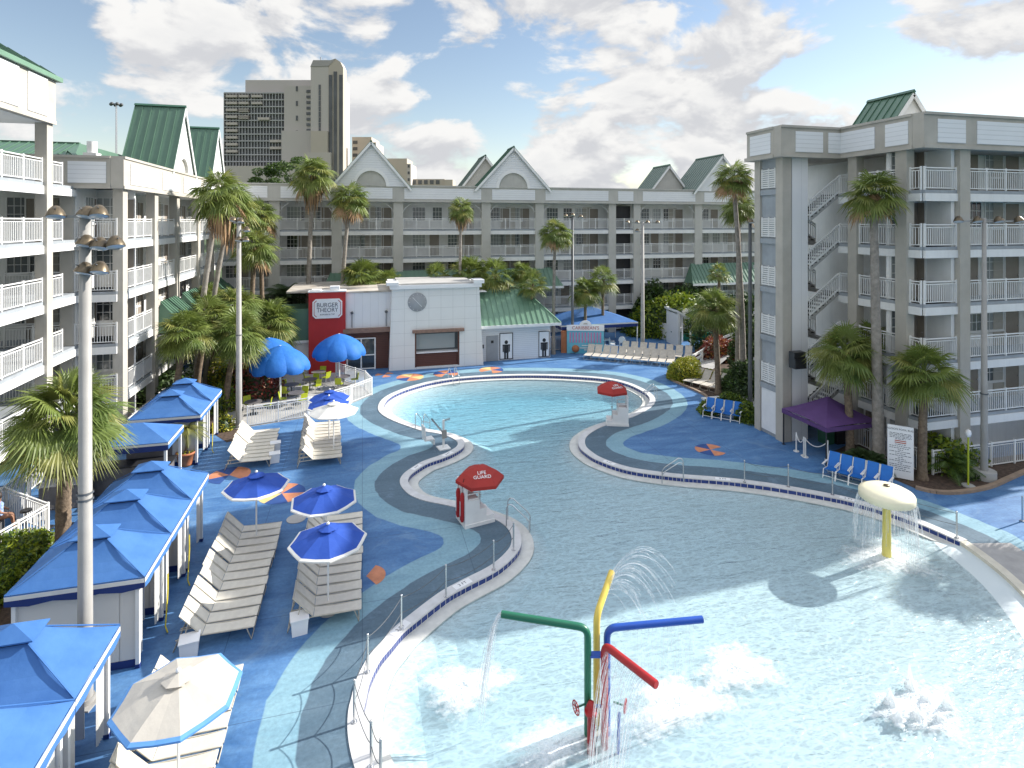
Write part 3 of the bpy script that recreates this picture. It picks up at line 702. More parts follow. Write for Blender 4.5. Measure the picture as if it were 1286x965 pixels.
gable(Fr,XatY(608,YB+5),6.0,3.9,14.6,3.5,yf=4.5,mat_wall='grey_stucco',niche=False,roof='grey_green')
gable(Fr,XatY(837,YB+3),5.2,3.2,14.6,3.5,yf=2.5,mat_wall='grey_stucco',niche=False,roof='grey_green')
gable(Fr,XatY(905,YB-.3),6.6,3.9,14.85,5,niche=True,roof='grey_green')
awning_roof(Fr,XatY(404,YB),XatY(700,YB),5.2,6.9,1.9); awning_roof(Fr,XatY(858,YB),XatY(960,YB),5.0,7.0,1.9)
# ---- left wing -------------------------------------------------------------
XL=-12.05; Y0=33.3
left=thing('hotel_wing','five-storey hotel wing on the left with two steep green metal dormer roofs','building',(XL,44,0))
Fl=Facade(left,(XL,Y0),math.pi/2)
lc=[YatX(p,XL)-Y0 for p in (191,219,246,264)]
cols=[(.3,.62)]+[(c,.6) for c in lc]
Ll=YB-Y0
gallery(Fl,0,Ll,5,cols,zoff=.12,D=1.8,colm='beige')
ed=[.0]+lc+[Ll]
parapet(Fl,-.42,Ll-.42,13.25,14.75,[(a+.45,b-.45) for a,b in zip(ed[:-1],ed[1:])],'beige')
Fe=Facade(left,(XL,Y0),0)       # end face looking towards the camera
gallery(Fe,-6,0,5,[(-2.15,.55)],zoff=.12,D=2.2,colm='beige')
parapet(Fe,-6,-.16,13.25,14.75,[(-2.0,-.35),(-5,-2.6)],'beige')
mb=MB(); mb.box(-14,-1.85,2.3,Ll+2,0,14.3); Fe.P('wing_body',mb,M['white_wall'])
# end bay hip roof and dormers
rf=MB(); rf.prism([(-5.5,14.75),(-.8,14.75),(-1.9,16.6),(-5.5,16.6)],0,0.01,'y') if 0 else None
k=14; 
rz_=15.85
rf.quad((-9,.7,14.88),(-2.2,.7,14.88),(-2.9,3.0,rz_),(-9,3.0,rz_)); rf.quad((-2.2,.7,14.88),(-2.2,9,14.88),(-2.9,9,rz_),(-2.9,3.0,rz_))
for i in range(17):
    x=-9+6.8*i/16; rf.bar((x,.7,14.91),(min(x,-2.9),3.0 if x<-2.9 else 1.6,rz_+.02 if x<-2.9 else 15.3),.035,.07)
rf.bar((-9,3.0,rz_),(-2.9,3.0,rz_),.2,.1); Fe.P('hip_roof',rf,M['green_metal'],fix=False)
gable(Fl,YatX(222,XL)-Y0+.4,5.2,4.5,14.75,2.9,yf=-.3,over=.14); gable(Fl,YatX(268,XL)-Y0,5.0,4.5,14.75,2.9,yf=-.3,over=.14)
gable(Fl,Ll+2.5,5.0,3.0,14.75,2.9,yf=1.8,niche=False)
for a,b in ((5.2,9.3),(9.6,13.9),(14.2,18.4),(18.6,21.6)): awning_roof(Fl,a,b,4.9,6.7,1.9,hip=(.7,.2))
mb=MB(); mb.box(-.3,.3,-.3,.3,0,.35); mb.cyl(0,0,.35,.95,.24,10); Fe.P('roof_vent',mb,M['white_paint'],-1.6,1.2,14.8)
# ---- near left wing ---------------------------------------------------------
XN=-13.7; YN=30.15
nearw=thing('hotel_wing','nearest hotel wing at the left edge with six storeys of white slatted balconies','building',(XN,26,0))
Fn=Facade(nearw,(XN,16),math.pi/2); Ln=YN-16
gallery(Fn,0,Ln,6,[(Ln-.25,.5),(Ln-5.2,.5),(Ln-10.2,.5)],zoff=.12,D=2.0,colm='beige')
parapet(Fn,0,Ln,15.95,18.0,[(Ln-2.25,Ln-.75),(Ln-4.4,Ln-2.9),(Ln-6.6,Ln-5.1)],'beige',out=.35)
mb=MB(); mb.box(-12,-2.1,0,Ln-2.2,0,18.0); Fm=Facade(nearw,(XN,16),0); Fm.P('wing_body',mb,M['beige'])
rf=MB(); e=.42; ze=18.1; zr=22.2
rf.quad((e,-1,ze),(e,Ln+e-.3,ze),(-6,Ln-6,zr),(-6,-1,zr)); rf.quad((e,Ln+e-.3,ze),(-13,Ln+e-.3,ze),(-13,Ln-6,zr),(-6,Ln-6,zr))
for i in range(38):
    y=-.9+(Ln+e-.3+.6)*i/37; f=1 if y<Ln-6 else max(.03,1-(y-(Ln-6))/(6+e)); rf.bar((e,y,ze+.02),(e-(6+e)*f,y,ze+(zr-ze)*f+.03),.03,.06)
rf.box(e-.02,e+.12,-1,Ln+e-.3+.1,ze-.22,ze-.02,1); rf.box(-13,e-.02,Ln+e-.3-.0,Ln+e-.3+.1,ze-.22,ze-.02,1); rf.box(-12.9,e-.03,-1,Ln+e-.3-.02,ze-.1,ze-.04,2)
Fm.P('hip_roof',rf,[M['green_metal'],M['green_roof_pale'],M['beige']],fix=False)
Fx=Facade(nearw,(XN,YN),math.pi)
for k in range(1,6):
    z=k*FH+.12; mb=MB(); mb.box(0,3,-1.2,2,z-.16,z,0); mb.box(0,3,-1.24,-1.12,z-.5,z-.162,1)
    Fn.P('floor_slab',mb,[M['slab_grey'],M['white_wall']],Ln,1.3,0)
    Fn.P('railing',rail_mesh(1.6),None,Ln,.1,z,fix=False)
# ---- right building ---------------------------------------------------------
XA,YA,XB_,YB_=21.3,25.5,25.0,20.8
zr=-.15
right=thing('hotel_building','beige and white six-storey hotel block on the right with an open zigzag staircase','building',(28,26,0))
Ff=Facade(right,(XB_,YB_),0)                    # front gallery, looks at the camera
gallery(Ff,.0,20,6,[(2.25,.62),(9.0,.62),(15.5,.62)],zoff=zr,D=1.7,colm='beige',ground_rail=False,slab_ext=.0)
pz0,pz1=14.95,16.45
parapet(Ff,-.42,20,pz0,pz1,[(.35,2.0),(2.7,6.8),(7.2,11.5),(12,16)],'beige')
Fs=Facade(right,(XB_,YA),-math.pi/2)             # flank, faces the pool
gallery(Fs,.0,YA-YB_,6,[(1.0,.55),(3.8,.6)],zoff=zr,D=1.7,colm='beige',ground_rail=False)
parapet(Fs,.0,YA-YB_-.16,pz0,pz1,[(.35,2.55),(3.15,4.35)],'beige')
# stair tower
Ft=Facade(right,(XA,YA),0)
mb=MB(); mb.box(0,.55,-.02,.5,0,pz0); mb.box(0,.5,1.75,2.2,0,pz0); Ft.P('column',mb,M['beige'])
mb=MB(); mb.box(.62,1.62,.02,.35,0,pz0); Ft.P('shear_wall',mb,M['board_siding'])
mb=MB(); mb.box(.12,.3,.5,1.75,0,pz0); Ft.P('side_wall',mb,M['slab_grey'])
parapet(Ft,-.42,3.7-.16,pz0,pz1,[(.45,2.15),(2.5,3.25)],'beige')
Fw=Facade(right,(XA,YA+2.3),-math.pi/2)
parapet(Fw,0,2.3-.16,pz0,pz1,[(.3,1.95)],'beige')
for k in range(6):
    mb=MB(); z=k*FH+.35+zr
    if k==0: mb.box(.06,.11,.55,1.7,.2,2.5); Ft.P('access_panel',mb,M['white_paint']); continue
    for i in range(9): mb.box(.04,.09,.55,1.7,z+i*.115,z+i*.115+.075)
    for y in (.6,1.1,1.62): mb.box(.03,.1,y,y+.05,z-.02,z+1.06)
    Ft.P('louvre_panel',mb,M['vinyl'])
    mb=MB(); mb.box(.02,.11,.51,1.74,z-.38,z-.1); Ft.P('floor_slab',mb,[M['slab_grey']])
# back of the stair well and core
mb=MB(); mb.box(.9,3.7,3.0,3.2,0,15.5); Ft.P('stair_wall',mb,M['white_wall'])
mb=MB(); mb.box(5.4,26,-2.98,7.6,0,15.0); mb.box(.1,5.39,3.2,7.6,0,0.1); Ft.P('core_body',mb,M['white_wall'])
mb=MB(); mb.box(0,3.7,0,3.1,15.0,15.2); mb.box(3.701,26,-4.5,3.1,15.0,15.2); mb.box(4.6,26,3.1,7.6,15.0,16.4); Ft.P('roof_deck',mb,M['roof_flat'])
for k in range(6):
    z0=k*FH+zr; zm=z0+FH/2; z1=z0+FH
    def flight(x0,za,x1,zb,y0,y1,name='stair_flight'):
        mb=MB(); n=8
        for i in range(n):
            xa=x0+(x1-x0)*i/n; xb=x0+(x1-x0)*(i+1)/n; z=za+(zb-za)*(i+1)/n
            mb.box(min(xa,xb),max(xa,xb),y0,y1,z-.06,z,1); 
        mb.bar((x0,y0+.04,za-.05),(x1,y0+.04,zb-.05),.06,.26,0); mb.bar((x0,y1-.04,za-.05),(x1,y1-.04,zb-.05),.06,.26,0)
        o=Ft.P(name,mb,[M['concrete'],M['dark']],fix=False)
        rb=MB(); y=y0-.02
        rb.bar((x0,y,za+1.0),(x1,y,zb+1.0),.07,.07); rb.bar((x0,y,za+.86),(x1,y,zb+.86),.04,.04); rb.bar((x0,y,za+.14),(x1,y,zb+.14),.06,.08)
        m=14
        for i in range(m+1):
            x=x0+(x1-x0)*i/m; z=za+(zb-za)*i/m; rb.box(x-.02,x+.02,y-.02,y+.02,z+(.1 if i%4 else -.05),z+.98)
        Ft.P('stair_railing',rb,M['vinyl'],fix=False)
    if k<5:
        flight(3.65,z0,1.5,zm,1.75,2.75)
        flight(1.75,zm,3.62,z1,.06,1.1)
        mb=MB(); mb.box(.35,1.74,.36,2.75,zm-.16,zm); Ft.P('landing',mb,M['concrete'])
        if k: mb=MB(); mb.box(3.36,3.7,.1,3.0,z0-.16,z0); Ft.P('landing',mb,M['concrete'])
mb=MB(); mb.box(3.3,5.3,-.5,3.0,0,.05); Ft.P('ground_slab',mb,M['concrete'])
# rooftop dormer
gable(Ff,2.15,3.6,2.3,15.8,2.6,yf=2.4,mat_wall='white_wall',niche=False,over=.15)
# speaker and small flood light on the tower
x,y=G(983,557); 
sp=thing('wall_speaker','black outdoor loudspeaker bracketed high on the stair tower corner','speaker',(21.75,25.3,Zat(21.7,25.3,450)))
mb=MB(); mb.prism([(-.36,-.45),(.36,-.45),(.28,.35),(-.28,.35)],-.55,-.12,'y') ; mb2=MB(); mb2.box(-.25,.25,-.565,-.552,-.36,.26)
part('cabinet',MB_:=MB(),M['black_plastic'],sp) if 0 else None
mb=MB(); mb.prism([(-.34,-.42),(.34,-.42),(.34,.42),(-.34,.42)],-.55,-.15,'y'); mb.prism([(-.34,-.42),(.34,-.42),(.34,.1),(-.34,.1)],-.62,-.552,'y'); part('cabinet',mb,M['black_plastic'],sp)
mb=MB(); mb.box(-.28,.28,-.635,-.622,-.36,.05); part('grille',mb,M['dark'],sp); mb=MB(); mb.bar((0,-.15,0),(0,.2,0),.08); part('bracket',mb,M['steel'],sp)
# floor fence at the foot of the right building
fr=thing('patio_fence','white picket railing at the foot of the right building behind the mulch bed','fence',(25,20.5,0))
part('rail_panel',rail_mesh(2.0,1.12),None,fr,(.2,0,0)); 
for i in range(4): part('rail_panel',rail_mesh(4.4,1.12),None,fr,(2.3+4.45*i,0,0))
for i in range(1): part('rail_panel',rail_mesh(4.3,1.12),None,fr,(-.15,.1,0),math.pi/2)
# ---- restaurant -------------------------------------------------------------
rest=thing('restaurant_building','poolside restaurant block with a white tiled clock tower and a brown wood front','building',(4,46,0))
def RP(name,mb,mats,x=0,y=0,z=0,rz=0,fix=True): return part(name,mb,mats,rest,(x-4,y-46,z),rz,fix)
ty=45.3; tx0,tx1=G(492,466)[0],G(601,458)[0]; 
tz=Zat(5.5,ty,362)
ox0,ox1=XatY(521,ty)-tx0,XatY(577,ty)-tx0; W=tx1-tx0; oz0,oz1=.15,Zat(5.5,ty,417)
mb=MB(); fl=.35
def taper(x,z,side): return x
for (a,b,c,d) in ((0,ox0,0,tz),(ox1,W,0,tz),(ox0,ox1,oz1,tz),(ox0,ox1,0,oz0)):
    f0=fl*(1-c/tz) if 1 else 0
    xa0=a-(fl*.6*(1-c/tz) if a==0 else 0); xa1=a-(fl*.6*(1-d/tz) if a==0 else 0); xb0=b+(fl*(1-c/tz) if b==W else 0); xb1=b+(fl*(1-d/tz) if b==W else 0)
    mb.add([(xa0,0,c),(xb0,0,c),(xb1,0,d),(xa1,0,d),(xa0,5,c),(xb0,5,c),(xb1,5,d),(xa1,5,d)],[(0,1,2,3),(4,7,6,5),(0,4,5,1),(1,5,6,2),(2,6,7,3),(3,7,4,0)])
RP('tower_wall',mb,M['tile_white'],tx0,ty)
mb=MB(); mb.box(-.15,W+.15,-.25,5.1,tz+.01,tz+.3); mb.box(-.4,.5,-.35,1,tz+.31,tz+.55); mb.box(W-.5,W+.35,-.35,1,tz+.31,tz+.6); mb.box(.5,W-.5,-.12,5,tz+.31,tz+.42,1); RP('cornice',mb,[M['sign_white'],M['concrete']],tx0,ty)
mb=MB(); mb.box(ox0-.2,ox1+.35,-.3,-.01,oz1,oz1+.22); RP('canopy_board',mb,M['wood_trim'],tx0,ty)
mb=MB(); mb.box(ox0,ox1,.7,.8,oz0,oz1); RP('shutter',mb,M['glass_mid'],tx0,ty)
mb=MB(); mb.box(ox0,ox1,.2,.69,oz0,oz0+1.05,0); mb.box(ox0,ox1,.05,.7,oz0+1.06,oz0+1.13,1); RP('serving_counter',mb,[M['wood_slats'],M['sign_white']],tx0,ty)
mb=MB(); mb.box(ox0+.1,ox1-.3,.55,.66,oz0+1.3,oz1-.25); RP('service_window',mb,M['glass_curtain'],tx0,ty)
for xx in (ox0,ox1-.12):
    mb=MB(); mb.box(xx+.004,xx+.116,.02,.19,oz0,oz1); RP('jamb',mb,M['wood_brown'],tx0,ty)
cxk=XatY(524,ty)-tx0; cz=Zat(3.5,ty,380)
ck=MB(); ck.lathe([(0.001,-.06),(.72,-.06),(.74,0)],28); clock=RP('clock_face',ck,M['sign_grey'],tx0+cxk,ty-.01,cz); clock.rotation_euler=(math.pi/2,0,0); clock.scale=(1,1,-1)
mb=MB(); mb.bar((0,0,0),(.34,.0,-.36),.05,.03); mb.bar((0,0,0),(-.36,0,.38),.035,.03)
for i in range(12): a=i*math.pi/6; mb.bar((.6*math.cos(a),0,.6*math.sin(a)),(.68*math.cos(a),0,.68*math.sin(a)),.03,.02)
RP('clock_hands',mb,M['sign_white'],tx0+cxk,ty-.1,cz)
# low block between the tower and the red wall
xa,xb=XatY(431,46.2),tx0; z1=Zat(0,46.2,368); zm=Zat(0,46.2,415)
mb=MB(); mb.box(xa,xb+.5,0,8,zm,z1); RP('upper_wall',mb,M['board_siding'],0,46.2)
mb=MB(); mb.box(xa,xb+.3,.15,7.9,0,zm-.01); RP('wood_wall',mb,M['wood_slats'],0,46.2)
mb=MB(); mb.box(xa,xb-.02,-.35,-.01,zm-.15,zm+.18); RP('canopy_board',mb,M['wood_trim'],0,46.2)
mb=MB(); mb.box(xa-2.95-1.3,xb+.5,1.0,8.1,z1+.01,z1+.14); mb.box(xa,xb+.5,-.06,.999,z1+.01,z1+.14); RP('flat_roof',mb,M['roof_flat'],0,46.2)
gx0,gx1=XatY(436,46.2),XatY(471,46.2)
fm=MB(); gm=MB()
for x in (gx0,(gx0+gx1)/2,gx1): fm.box(x-.05,x+.05,.02,.14,0,2.45)
for z in (.05,1.1,2.4): fm.box(gx0,gx1,.03,.13,z,z+.08)
gm.box(gx0,gx1,.08,.12,.05,2.4)
o=RP('glass_door',fm,M['white_paint'],0,46.2); part('pane',gm,M['glass_dark'],o)
for px in (442,485):
    x=XatY(px,46.1)
    mb=MB(); mb.bar((0,-.05,0),(0,-.05,1.1),.05); mb.ball((0,-.1,1.15),.12); RP('wall_lamp',mb,M['pole_dark'],x,46.15,zm+.25)
# red sign wall
rx0,rx1=XatY(387.5,45.9),XatY(434,45.9); rz=Zat(-4,45.9,368)
rw=thing('sign_wall','tall red wall slab carrying the burger restaurant sign','wall',((rx0+rx1)/2,45.9,0)); w2=(rx1-rx0)/2
mb=MB(); mb.box(-w2,w2,0,.8,0,rz); part('wall_slab',mb,M['red_wall'],rw)
mb=MB(); mb.box(-w2-.04,w2+.04,-.04,.84,rz+.001,rz+.1); mb.box(-w2+.2,-w2+.9,.1,.7,rz+.101,rz+.2); mb.box(.2,.9,.1,.7,rz+.101,rz+.42); part('cap',mb,M['sign_white'],rw)
sg_z=Zat(-4,45.9,388.5); sw,sh=1.08,.74; c=.22
def octo(w,h,c): return [(-w+c,-h),(w-c,-h),(w,-h+c),(w,h-c),(w-c,h),(-w+c,h),(-w,h-c),(-w,-h+c)]
mb=MB(); mb.prism(octo(sw,sh,c),-.08,-.01,'y'); s=part('sign_board',mb,M['sign_white'],rw,(.02,0,sg_z))
mb=MB(); o1=octo(sw-.1,sh-.1,c*.8); o2=octo(sw-.14,sh-.14,c*.75)
for i in (1,2,3,5,6,7): mb.prism([o1[i],o1[(i+1)%8],o2[(i+1)%8],o2[i]],-.088,-.081,'y')
part('sign_border',mb,M['red_paint'],s)
text('BURGER',.46,M['ink'],s,(0,-.085,.26),(math.pi/2,0,0),xs=.92); text('THEORY',.46,M['ink'],s,(0,-.085,-.12),(math.pi/2,0,0),xs=.88); text('BURGERS & TAP',.15,M['ink'],s,(0,-.085,-.45),(math.pi/2,0,0),xs=1)
# wing of the restaurant left of the red wall with a green roof
mb=MB(); mb.box(rx0-7,rx0-.02,.5,7.8,0,2.5,0); mb.prism([(rx0-7,2.5),(rx0+.0,2.5),(rx0-.0,4.9),(rx0-3.2,4.9)],.35,.5,'y',1); 
mb.quad((rx0-7,.35,2.5),(rx0-.02,.35,2.5),(rx0-.02,2.6,5.0),(rx0-4.5,2.6,5.0),1)
for i in range(16):
    x=rx0-7+7*i/15; f=1 if x>rx0-4.5 else (x-(rx0-7))/2.5; mb.bar((x,.35,2.53),(x,.35+2.25*f,2.53+2.5*f),.04,.07,1)
mb.box(rx0-7,rx0-.03,.3,.36,2.3,2.5,2); RP('green_roof_wing',mb,[M['white_wall'],M['green_metal'],M['white_paint']],0,46.0,fix=False)
# rest rooms
qx0=tx1+.15; qx1=XatY(690,46.6); qy=46.4; ez=Zat(12,qy,407); rdz=Zat(10,qy+3,364)
rr=thing('restroom_building','low white restroom building with a seamed pale green roof beside the clock tower','building',((qx0+qx1)/2,qy,0)); qc=(qx0+qx1)/2
def QP(n,mb,m,x=0,y=0,z=0,fix=True): return part(n,mb,m,rr,(x-qc,y,z),0,fix)
mb=MB(); mb.box(qx0,qx1,0,6,0,ez); QP('wall',mb,M['rest_siding'])
rf=MB(); e0,e1=qx0-.05,qx1+.75; rxe=XatY(655,qy+3)
rf.quad((e0,-.6,ez),(e1,-.6,ez),(rxe,2.4,rdz),(e0,2.4,rdz)); rf.quad((e1,-.6,ez),(e1,6,ez),(rxe,5,rdz),(rxe,2.4,rdz)); rf.quad((e0,2.4,rdz),(rxe,2.4,rdz),(rxe,5,rdz),(e0,5,rdz))
k=15
for i in range(k+1):
    x=e0+(e1-e0)*i/k; f=1 if x<=rxe else 1-(x-rxe)/(e1-rxe); f=max(f,.02); rf.bar((x,-.6,ez+.02),(x,-.6+3*f,ez+.02+(rdz-ez)*f),.04,.08,0)
rf.bar((e1,-.6,ez+.03),(rxe,2.4,rdz+.03),.12,.08,0); rf.box(e0,e1+.03,-.66,-.58,ez-.2,ez+.02,1); rf.box(e0+.02,e1-.02,-.57,6,ez-.12,ez-.04,1); rf.box(e0,e0+1.0,1.2,2.6,rdz+.01,rdz+.06,1)
QP('hip_roof',rf,[M['green_roof_pale'],M['white_paint']],fix=False)
xd=XatY(618,qy); d=MB(); d.box(-.5,.5,-.06,-.002,0.02,2.1); QP('door',d,M['door_grey'],xd,0,0)
mb=MB(); mb.box(-.11,.11,-.075,-.061,1.5,1.72); QP('door_plate',mb,M['dark'],xd,0,0)
mb=MB(); mb.box(-.1,.1,-.05,-.002,1.1,1.4); QP('door_plate',mb,M['dark'],XatY(606,qy),0,0)
def manpanel(px0,px1,rz=0,y=0):
    x0,x1=XatY(px0,qy),XatY(px1,qy); zt=Zat(13,qy,417); w=x1-x0
    mb=MB(); mb.box(0,w,-.07,-.004,.1,zt,0)
    for a in ((0,.07,.1,zt),(w-.07,w,.1,zt),(0,w,zt-.07,zt),(0,w,.1,.16)): mb.box(a[0],a[1],-.08,-.069,a[2],a[3],1)
    p=QP('pictogram_panel',mb,[M['sign_white'],M['dark']],x0,y,0)
    f=MB(); c=w/2; f.lathe([(0.001,-.01),(.15,-.01),(.15,0)],14,0,(0,0,0)); 
    h=MB(); n=16; h.prism([(c+.15*math.cos(2*math.pi*i/n),1.52+.16*math.sin(2*math.pi*i/n)) for i in range(n)],-.09,-.081,'y')
    h.box(c-.2,c+.2,-.09,-.081,.62,1.32); h.box(c-.31,c-.22,-.09,-.081,.72,1.3); h.box(c+.22,c+.31,-.09,-.081,.72,1.3); h.box(c-.32,c+.32,-.0905,-.0815,1.22,1.33); h.box(c-.18,c-.03,-.09,-.081,.14,.62); h.box(c+.03,c+.18,-.09,-.081,.14,.62)
    part('pictogram',h,M['dark'],p)
manpanel(627,644); manpanel(676,690)
# ---- distant hotel tower ------------------------------------------------------
DD=260.; sc=DD/F
def dp(px,py): x,y=PD(px,DD); return x,y,H-(py-HY)*sc
tx,ty_,_=dp(360,278)
dt=thing('hotel_tower','distant high-rise hotel with a gabled glass-striped lift tower','building',(tx,ty_,0),-TH)
def lx(px): return (px-360)*sc
def lz(py): return H-(py-HY)*sc
def DB(name,px0,px1,pyt,pyb,y0,y1,m):
    mb=MB(); mb.box(lx(px0),lx(px1),y0,y1,max(0,lz(pyb)) if pyb<270 else 0,lz(pyt)); return part(name,mb,M[m],dt)
DB('balcony_block',282,359,116,300,0,30,'hotel_grey'); DB('roof_block',303,398,98,117,4,30,'hotel_brown'); DB('centre_block',359,400,109,300,-2,30,'hotel_brown'); DB('stair_tower',398,419.5,90,300,-8,25,'hotel_brown')
DB('podium',290,392,211,300,-9,0,'hotel_white'); DB('podium',392,424,195,300,-10,-2,'hotel_white'); DB('shoulder_block',358,400,166,300,-4,-2.1,'hotel_brown'); 
def rot_block(name,pts,z0,z1,m):
    mb=MB(); mb.prism(pts,z0,z1,'z'); return part(name,mb,M[m],dt)
DB('wing_block',400,420,169,300,-9.9,-8.1,'hotel_tan'); DB('rear_wing',436,461,169,300,8,24,'hotel_tan'); DB('rear_wing',461,467,176,300,8,24,'hotel_brown')
DB('rear_wing',478,504,195,300,14,30,'hotel_tan'); DB('rear_wing',504,509,202,300,14,30,'hotel_brown'); DB('rear_wing',505,552,221,300,20,34,'hotel_tan'); DB('rear_wing',552,563,222,300,19,33,'hotel_tan')
DB('rear_wing',270,283,166,300,12,30,'hotel_tan')
# pointed lift tower
x0,x1=lx(397.5),lx(419.5); xm=lx(428.5); x2=lx(437.5)
mb=MB(); mb.box(x1,x2,-8,-3,0,lz(96)); mb.prism([(x1,lz(96)),(x2,lz(96)),(x2,lz(91)),(lx(434),lz(84)),(xm,lz(80.5)),(lx(423),lz(84)),(x1,lz(91))],-8,-3,'y'); part('lift_tower',mb,M['hotel_tan'],dt)
mb=MB(); mb.quad((x0,-8.2,lz(90)),(lx(420),-8.2,lz(89)),(xm,-8.1,lz(80)),(x0+6,4,lz(80.5))); mb.prism([(x0,lz(90)),(x1,lz(90)),(lx(424),lz(82)),(lx(401),lz(82))],-8.1,10,'y'); part('tower_roof',mb,M['hotel_grey'],dt)
for a,b in ((420.2,424.4),(426,430),(432.8,437)):
    mb=MB(); mb.box(lx(a),lx(b),-8.3,-8.0,0,lz(100 if a<424 or a>431 else 96)); part('glass_strip',mb,M['hotel_glass'],dt)
mb=MB(); mb.bar((lx(403),0,lz(82)),(lx(403),0,lz(72)),.35); mb.bar((lx(400.5),0,lz(82)),(lx(400.5),0,lz(76)),.2); part('antenna',mb,M['hotel_rail'],dt)
fz=3.1; nfl=int((lz(116)-8)/fz)
gl=MB(); gl.box(lx(283),lx(358.5),-.15,-.02,4,lz(119)); part('curtain_glass',gl,M['hotel_glass'],dt)
mb=MB()
for i in range(nfl+1): z=lz(117.5)-i*fz; mb.box(lx(282.5),lx(359),-1.1,-.16,z-.28,z+.22)
part('balcony_slab',mb,M['hotel_rail'],dt)
mb=MB()
for i in range(21): x=lx(282.5)+(lx(358.5)-lx(282.5))*i/20; mb.box(x-.12,x+.12,-1.0,-.17,4,lz(117))
part('balcony_divider',mb,M['hotel_rail'],dt)
for (pa,pb,pt,pbm,st) in ((286,300,122,196,1),(302,314,122,152,1),(318,331,122,136,1),(341,356,178,190,1),(302,314,140,152,1),(326,340,150,152,1)):
    z=lz(pt)
    while z>lz(pbm):
        mb=MB(); mb.box(lx(pa),lx(pb),-1.9,-.18,z-.55,z+.55); part('balcony',mb,M['hotel_white'],dt); z-=fz*1.0
def WB(*a): m=MB(); m.box(*a); part('window',m,M['hotel_glass'],dt)
for px,a,b in ((375,113,190),(409,113,158)):
    for i in range(9):
        z=lz(a)-i*6.6 if px==375 else lz(a+2)-i*2.95*.9*.9
        WB(lx(px-1.2),lx(px+1.2),(-2.2 if px==375 else -8.25),(-2.02 if px==375 else -8.02),z-1.1,z+1.1)
for i in range(13):
    z=lz(116)-i*2.5; WB(lx(387),lx(396.5),-2.3,-2.02,z-.7,z+.5)
for i in range(7):
    for px in (508,516,524,532,540): WB(lx(px),lx(px+5),19.8,20.2,lz(228)-i*4,lz(228)-i*4+2)
for i in range(10):
    WB(lx(463),lx(465),7.8,8.2,lz(180)-i*3.2,lz(180)-i*3.2+1.3); WB(lx(505),lx(507.5),13.8,14.2,lz(207)-i*3.2,lz(207)-i*3.2+1.3); WB(lx(437),lx(443),7.8,8.2,lz(178)-i*3,lz(178)-i*3+1.5)
pass
# ------------------------------------------------------------------ palms and plants
def fan_crown(seed,Rr,nf,nl,el0=80,el1=-55,droop=.35,petiole=.45,spread=115,flat=.0):
    r=random.Random(seed); mb=MB()
    for i in range(nf):
        az=i*2.39996+r.uniform(-.25,.25); u=(i+.5)/nf; el=R(el0+(el1-el0)*u**.85+r.uniform(-9,9))
        d=Vector((math.cos(az)*math.cos(el),math.sin(az)*math.cos(el),math.sin(el)))
        s_=r.uniform(.82,1.12); Lp=Rr*petiole*s_; sag=Vector((0,0,-Rr*.10*math.cos(el)))
        c=d*Lp+sag; mb.bar((0,0,0),c*.5+Vector((0,0,Rr*.03)),.03*Rr/2,.02*Rr/2,0); mb.bar(c*.5+Vector((0,0,Rr*.03)),c,.022*Rr/2,.016*Rr/2,0)
        f=(d+Vector((0,0,-droop*(.7+.6*r.random())))).normalized(); side=f.cross(Vector((0,0,1)))
        side=side.normalized() if side.length>.1 else Vector((1,0,0)); n=side.cross(f).normalized()
        rollA=r.uniform(-.5,.5); side=(side*math.cos(rollA)+n*math.sin(rollA)); n=side.cross(f).normalized()
        LB=Rr*(1-petiole)*s_; mi=1 if r.random()<.22 else (2 if (u>.8 and r.random()<.35) else 0)
        st=R(spread*2)/nl
        for j in range(nl):
            a=-R(spread)+st*(j+.5); q=f*math.cos(a)+side*math.sin(a); q=(q-n*.18*abs(math.sin(a))).normalized()
            L=LB*(1-.28*(abs(a)/R(spread))**2)*r.uniform(.88,1.08); t=q.cross(n).normalized()
            m=c+q*L*.5-n*.0+Vector((0,0,-.03*L)); w=max(.012,L*.5*math.tan(st/2)*.86); tip=c+q*L*.93+Vector((0,0,-L*(.16+.22*r.random())))
            tw=n*w*.35*(1 if j%2 else -1)
            mb.add([c+q*L*.04,m-t*w+tw,tip,m+t*w-tw],[(0,1,2,3)],mi)
    return mb
def skirt(seed,Rr,h):
    r=random.Random(seed); mb=MB()
    for i in range(90):
        a=r.uniform(0,6.283); z0=r.uniform(-.15,.1)*h; rr=r.uniform(.5,1)*Rr; L=h*r.uniform(.55,1)
        p=Vector((.15*math.cos(a),.15*math.sin(a),z0)); q=Vector((rr*math.cos(a),rr*math.sin(a),z0-L*.45)); t=Vector((rr*.75*math.cos(a+.1),rr*.75*math.sin(a+.1),z0-L)); w=Vector((-math.sin(a),math.cos(a),0))*r.uniform(.05,.14)
        mb.add([p-w*.3,q-w,t,q+w],[(0,1,2,3)],r.choice([0,0,1]))
    return mb
FM=['frond','frond_yellow','frond_dead']
CR={}
def crown(kind):
    if kind in CR: return CR[kind]
    k,v=kind
    if k=='tall': mb=fan_crown(10+v,1.0,48,22,82,-42,.6,.46,118)
    elif k=='sabal': mb=fan_crown(30+v,1.0,48,30,86,-38,.42,.42,112)
    elif k=='big': mb=fan_crown(50+v,1.0,50,44,84,-34,.4,.42,108)
    elif k=='small': mb=fan_crown(70+v,1.0,30,20,85,-30,.3,.45,110)
    CR[kind]=mb.mesh('crown',[M[m] for m in (FM if k=='tall' else ('frond','frond_yellow','frond_yellow'))],False); return CR[kind]
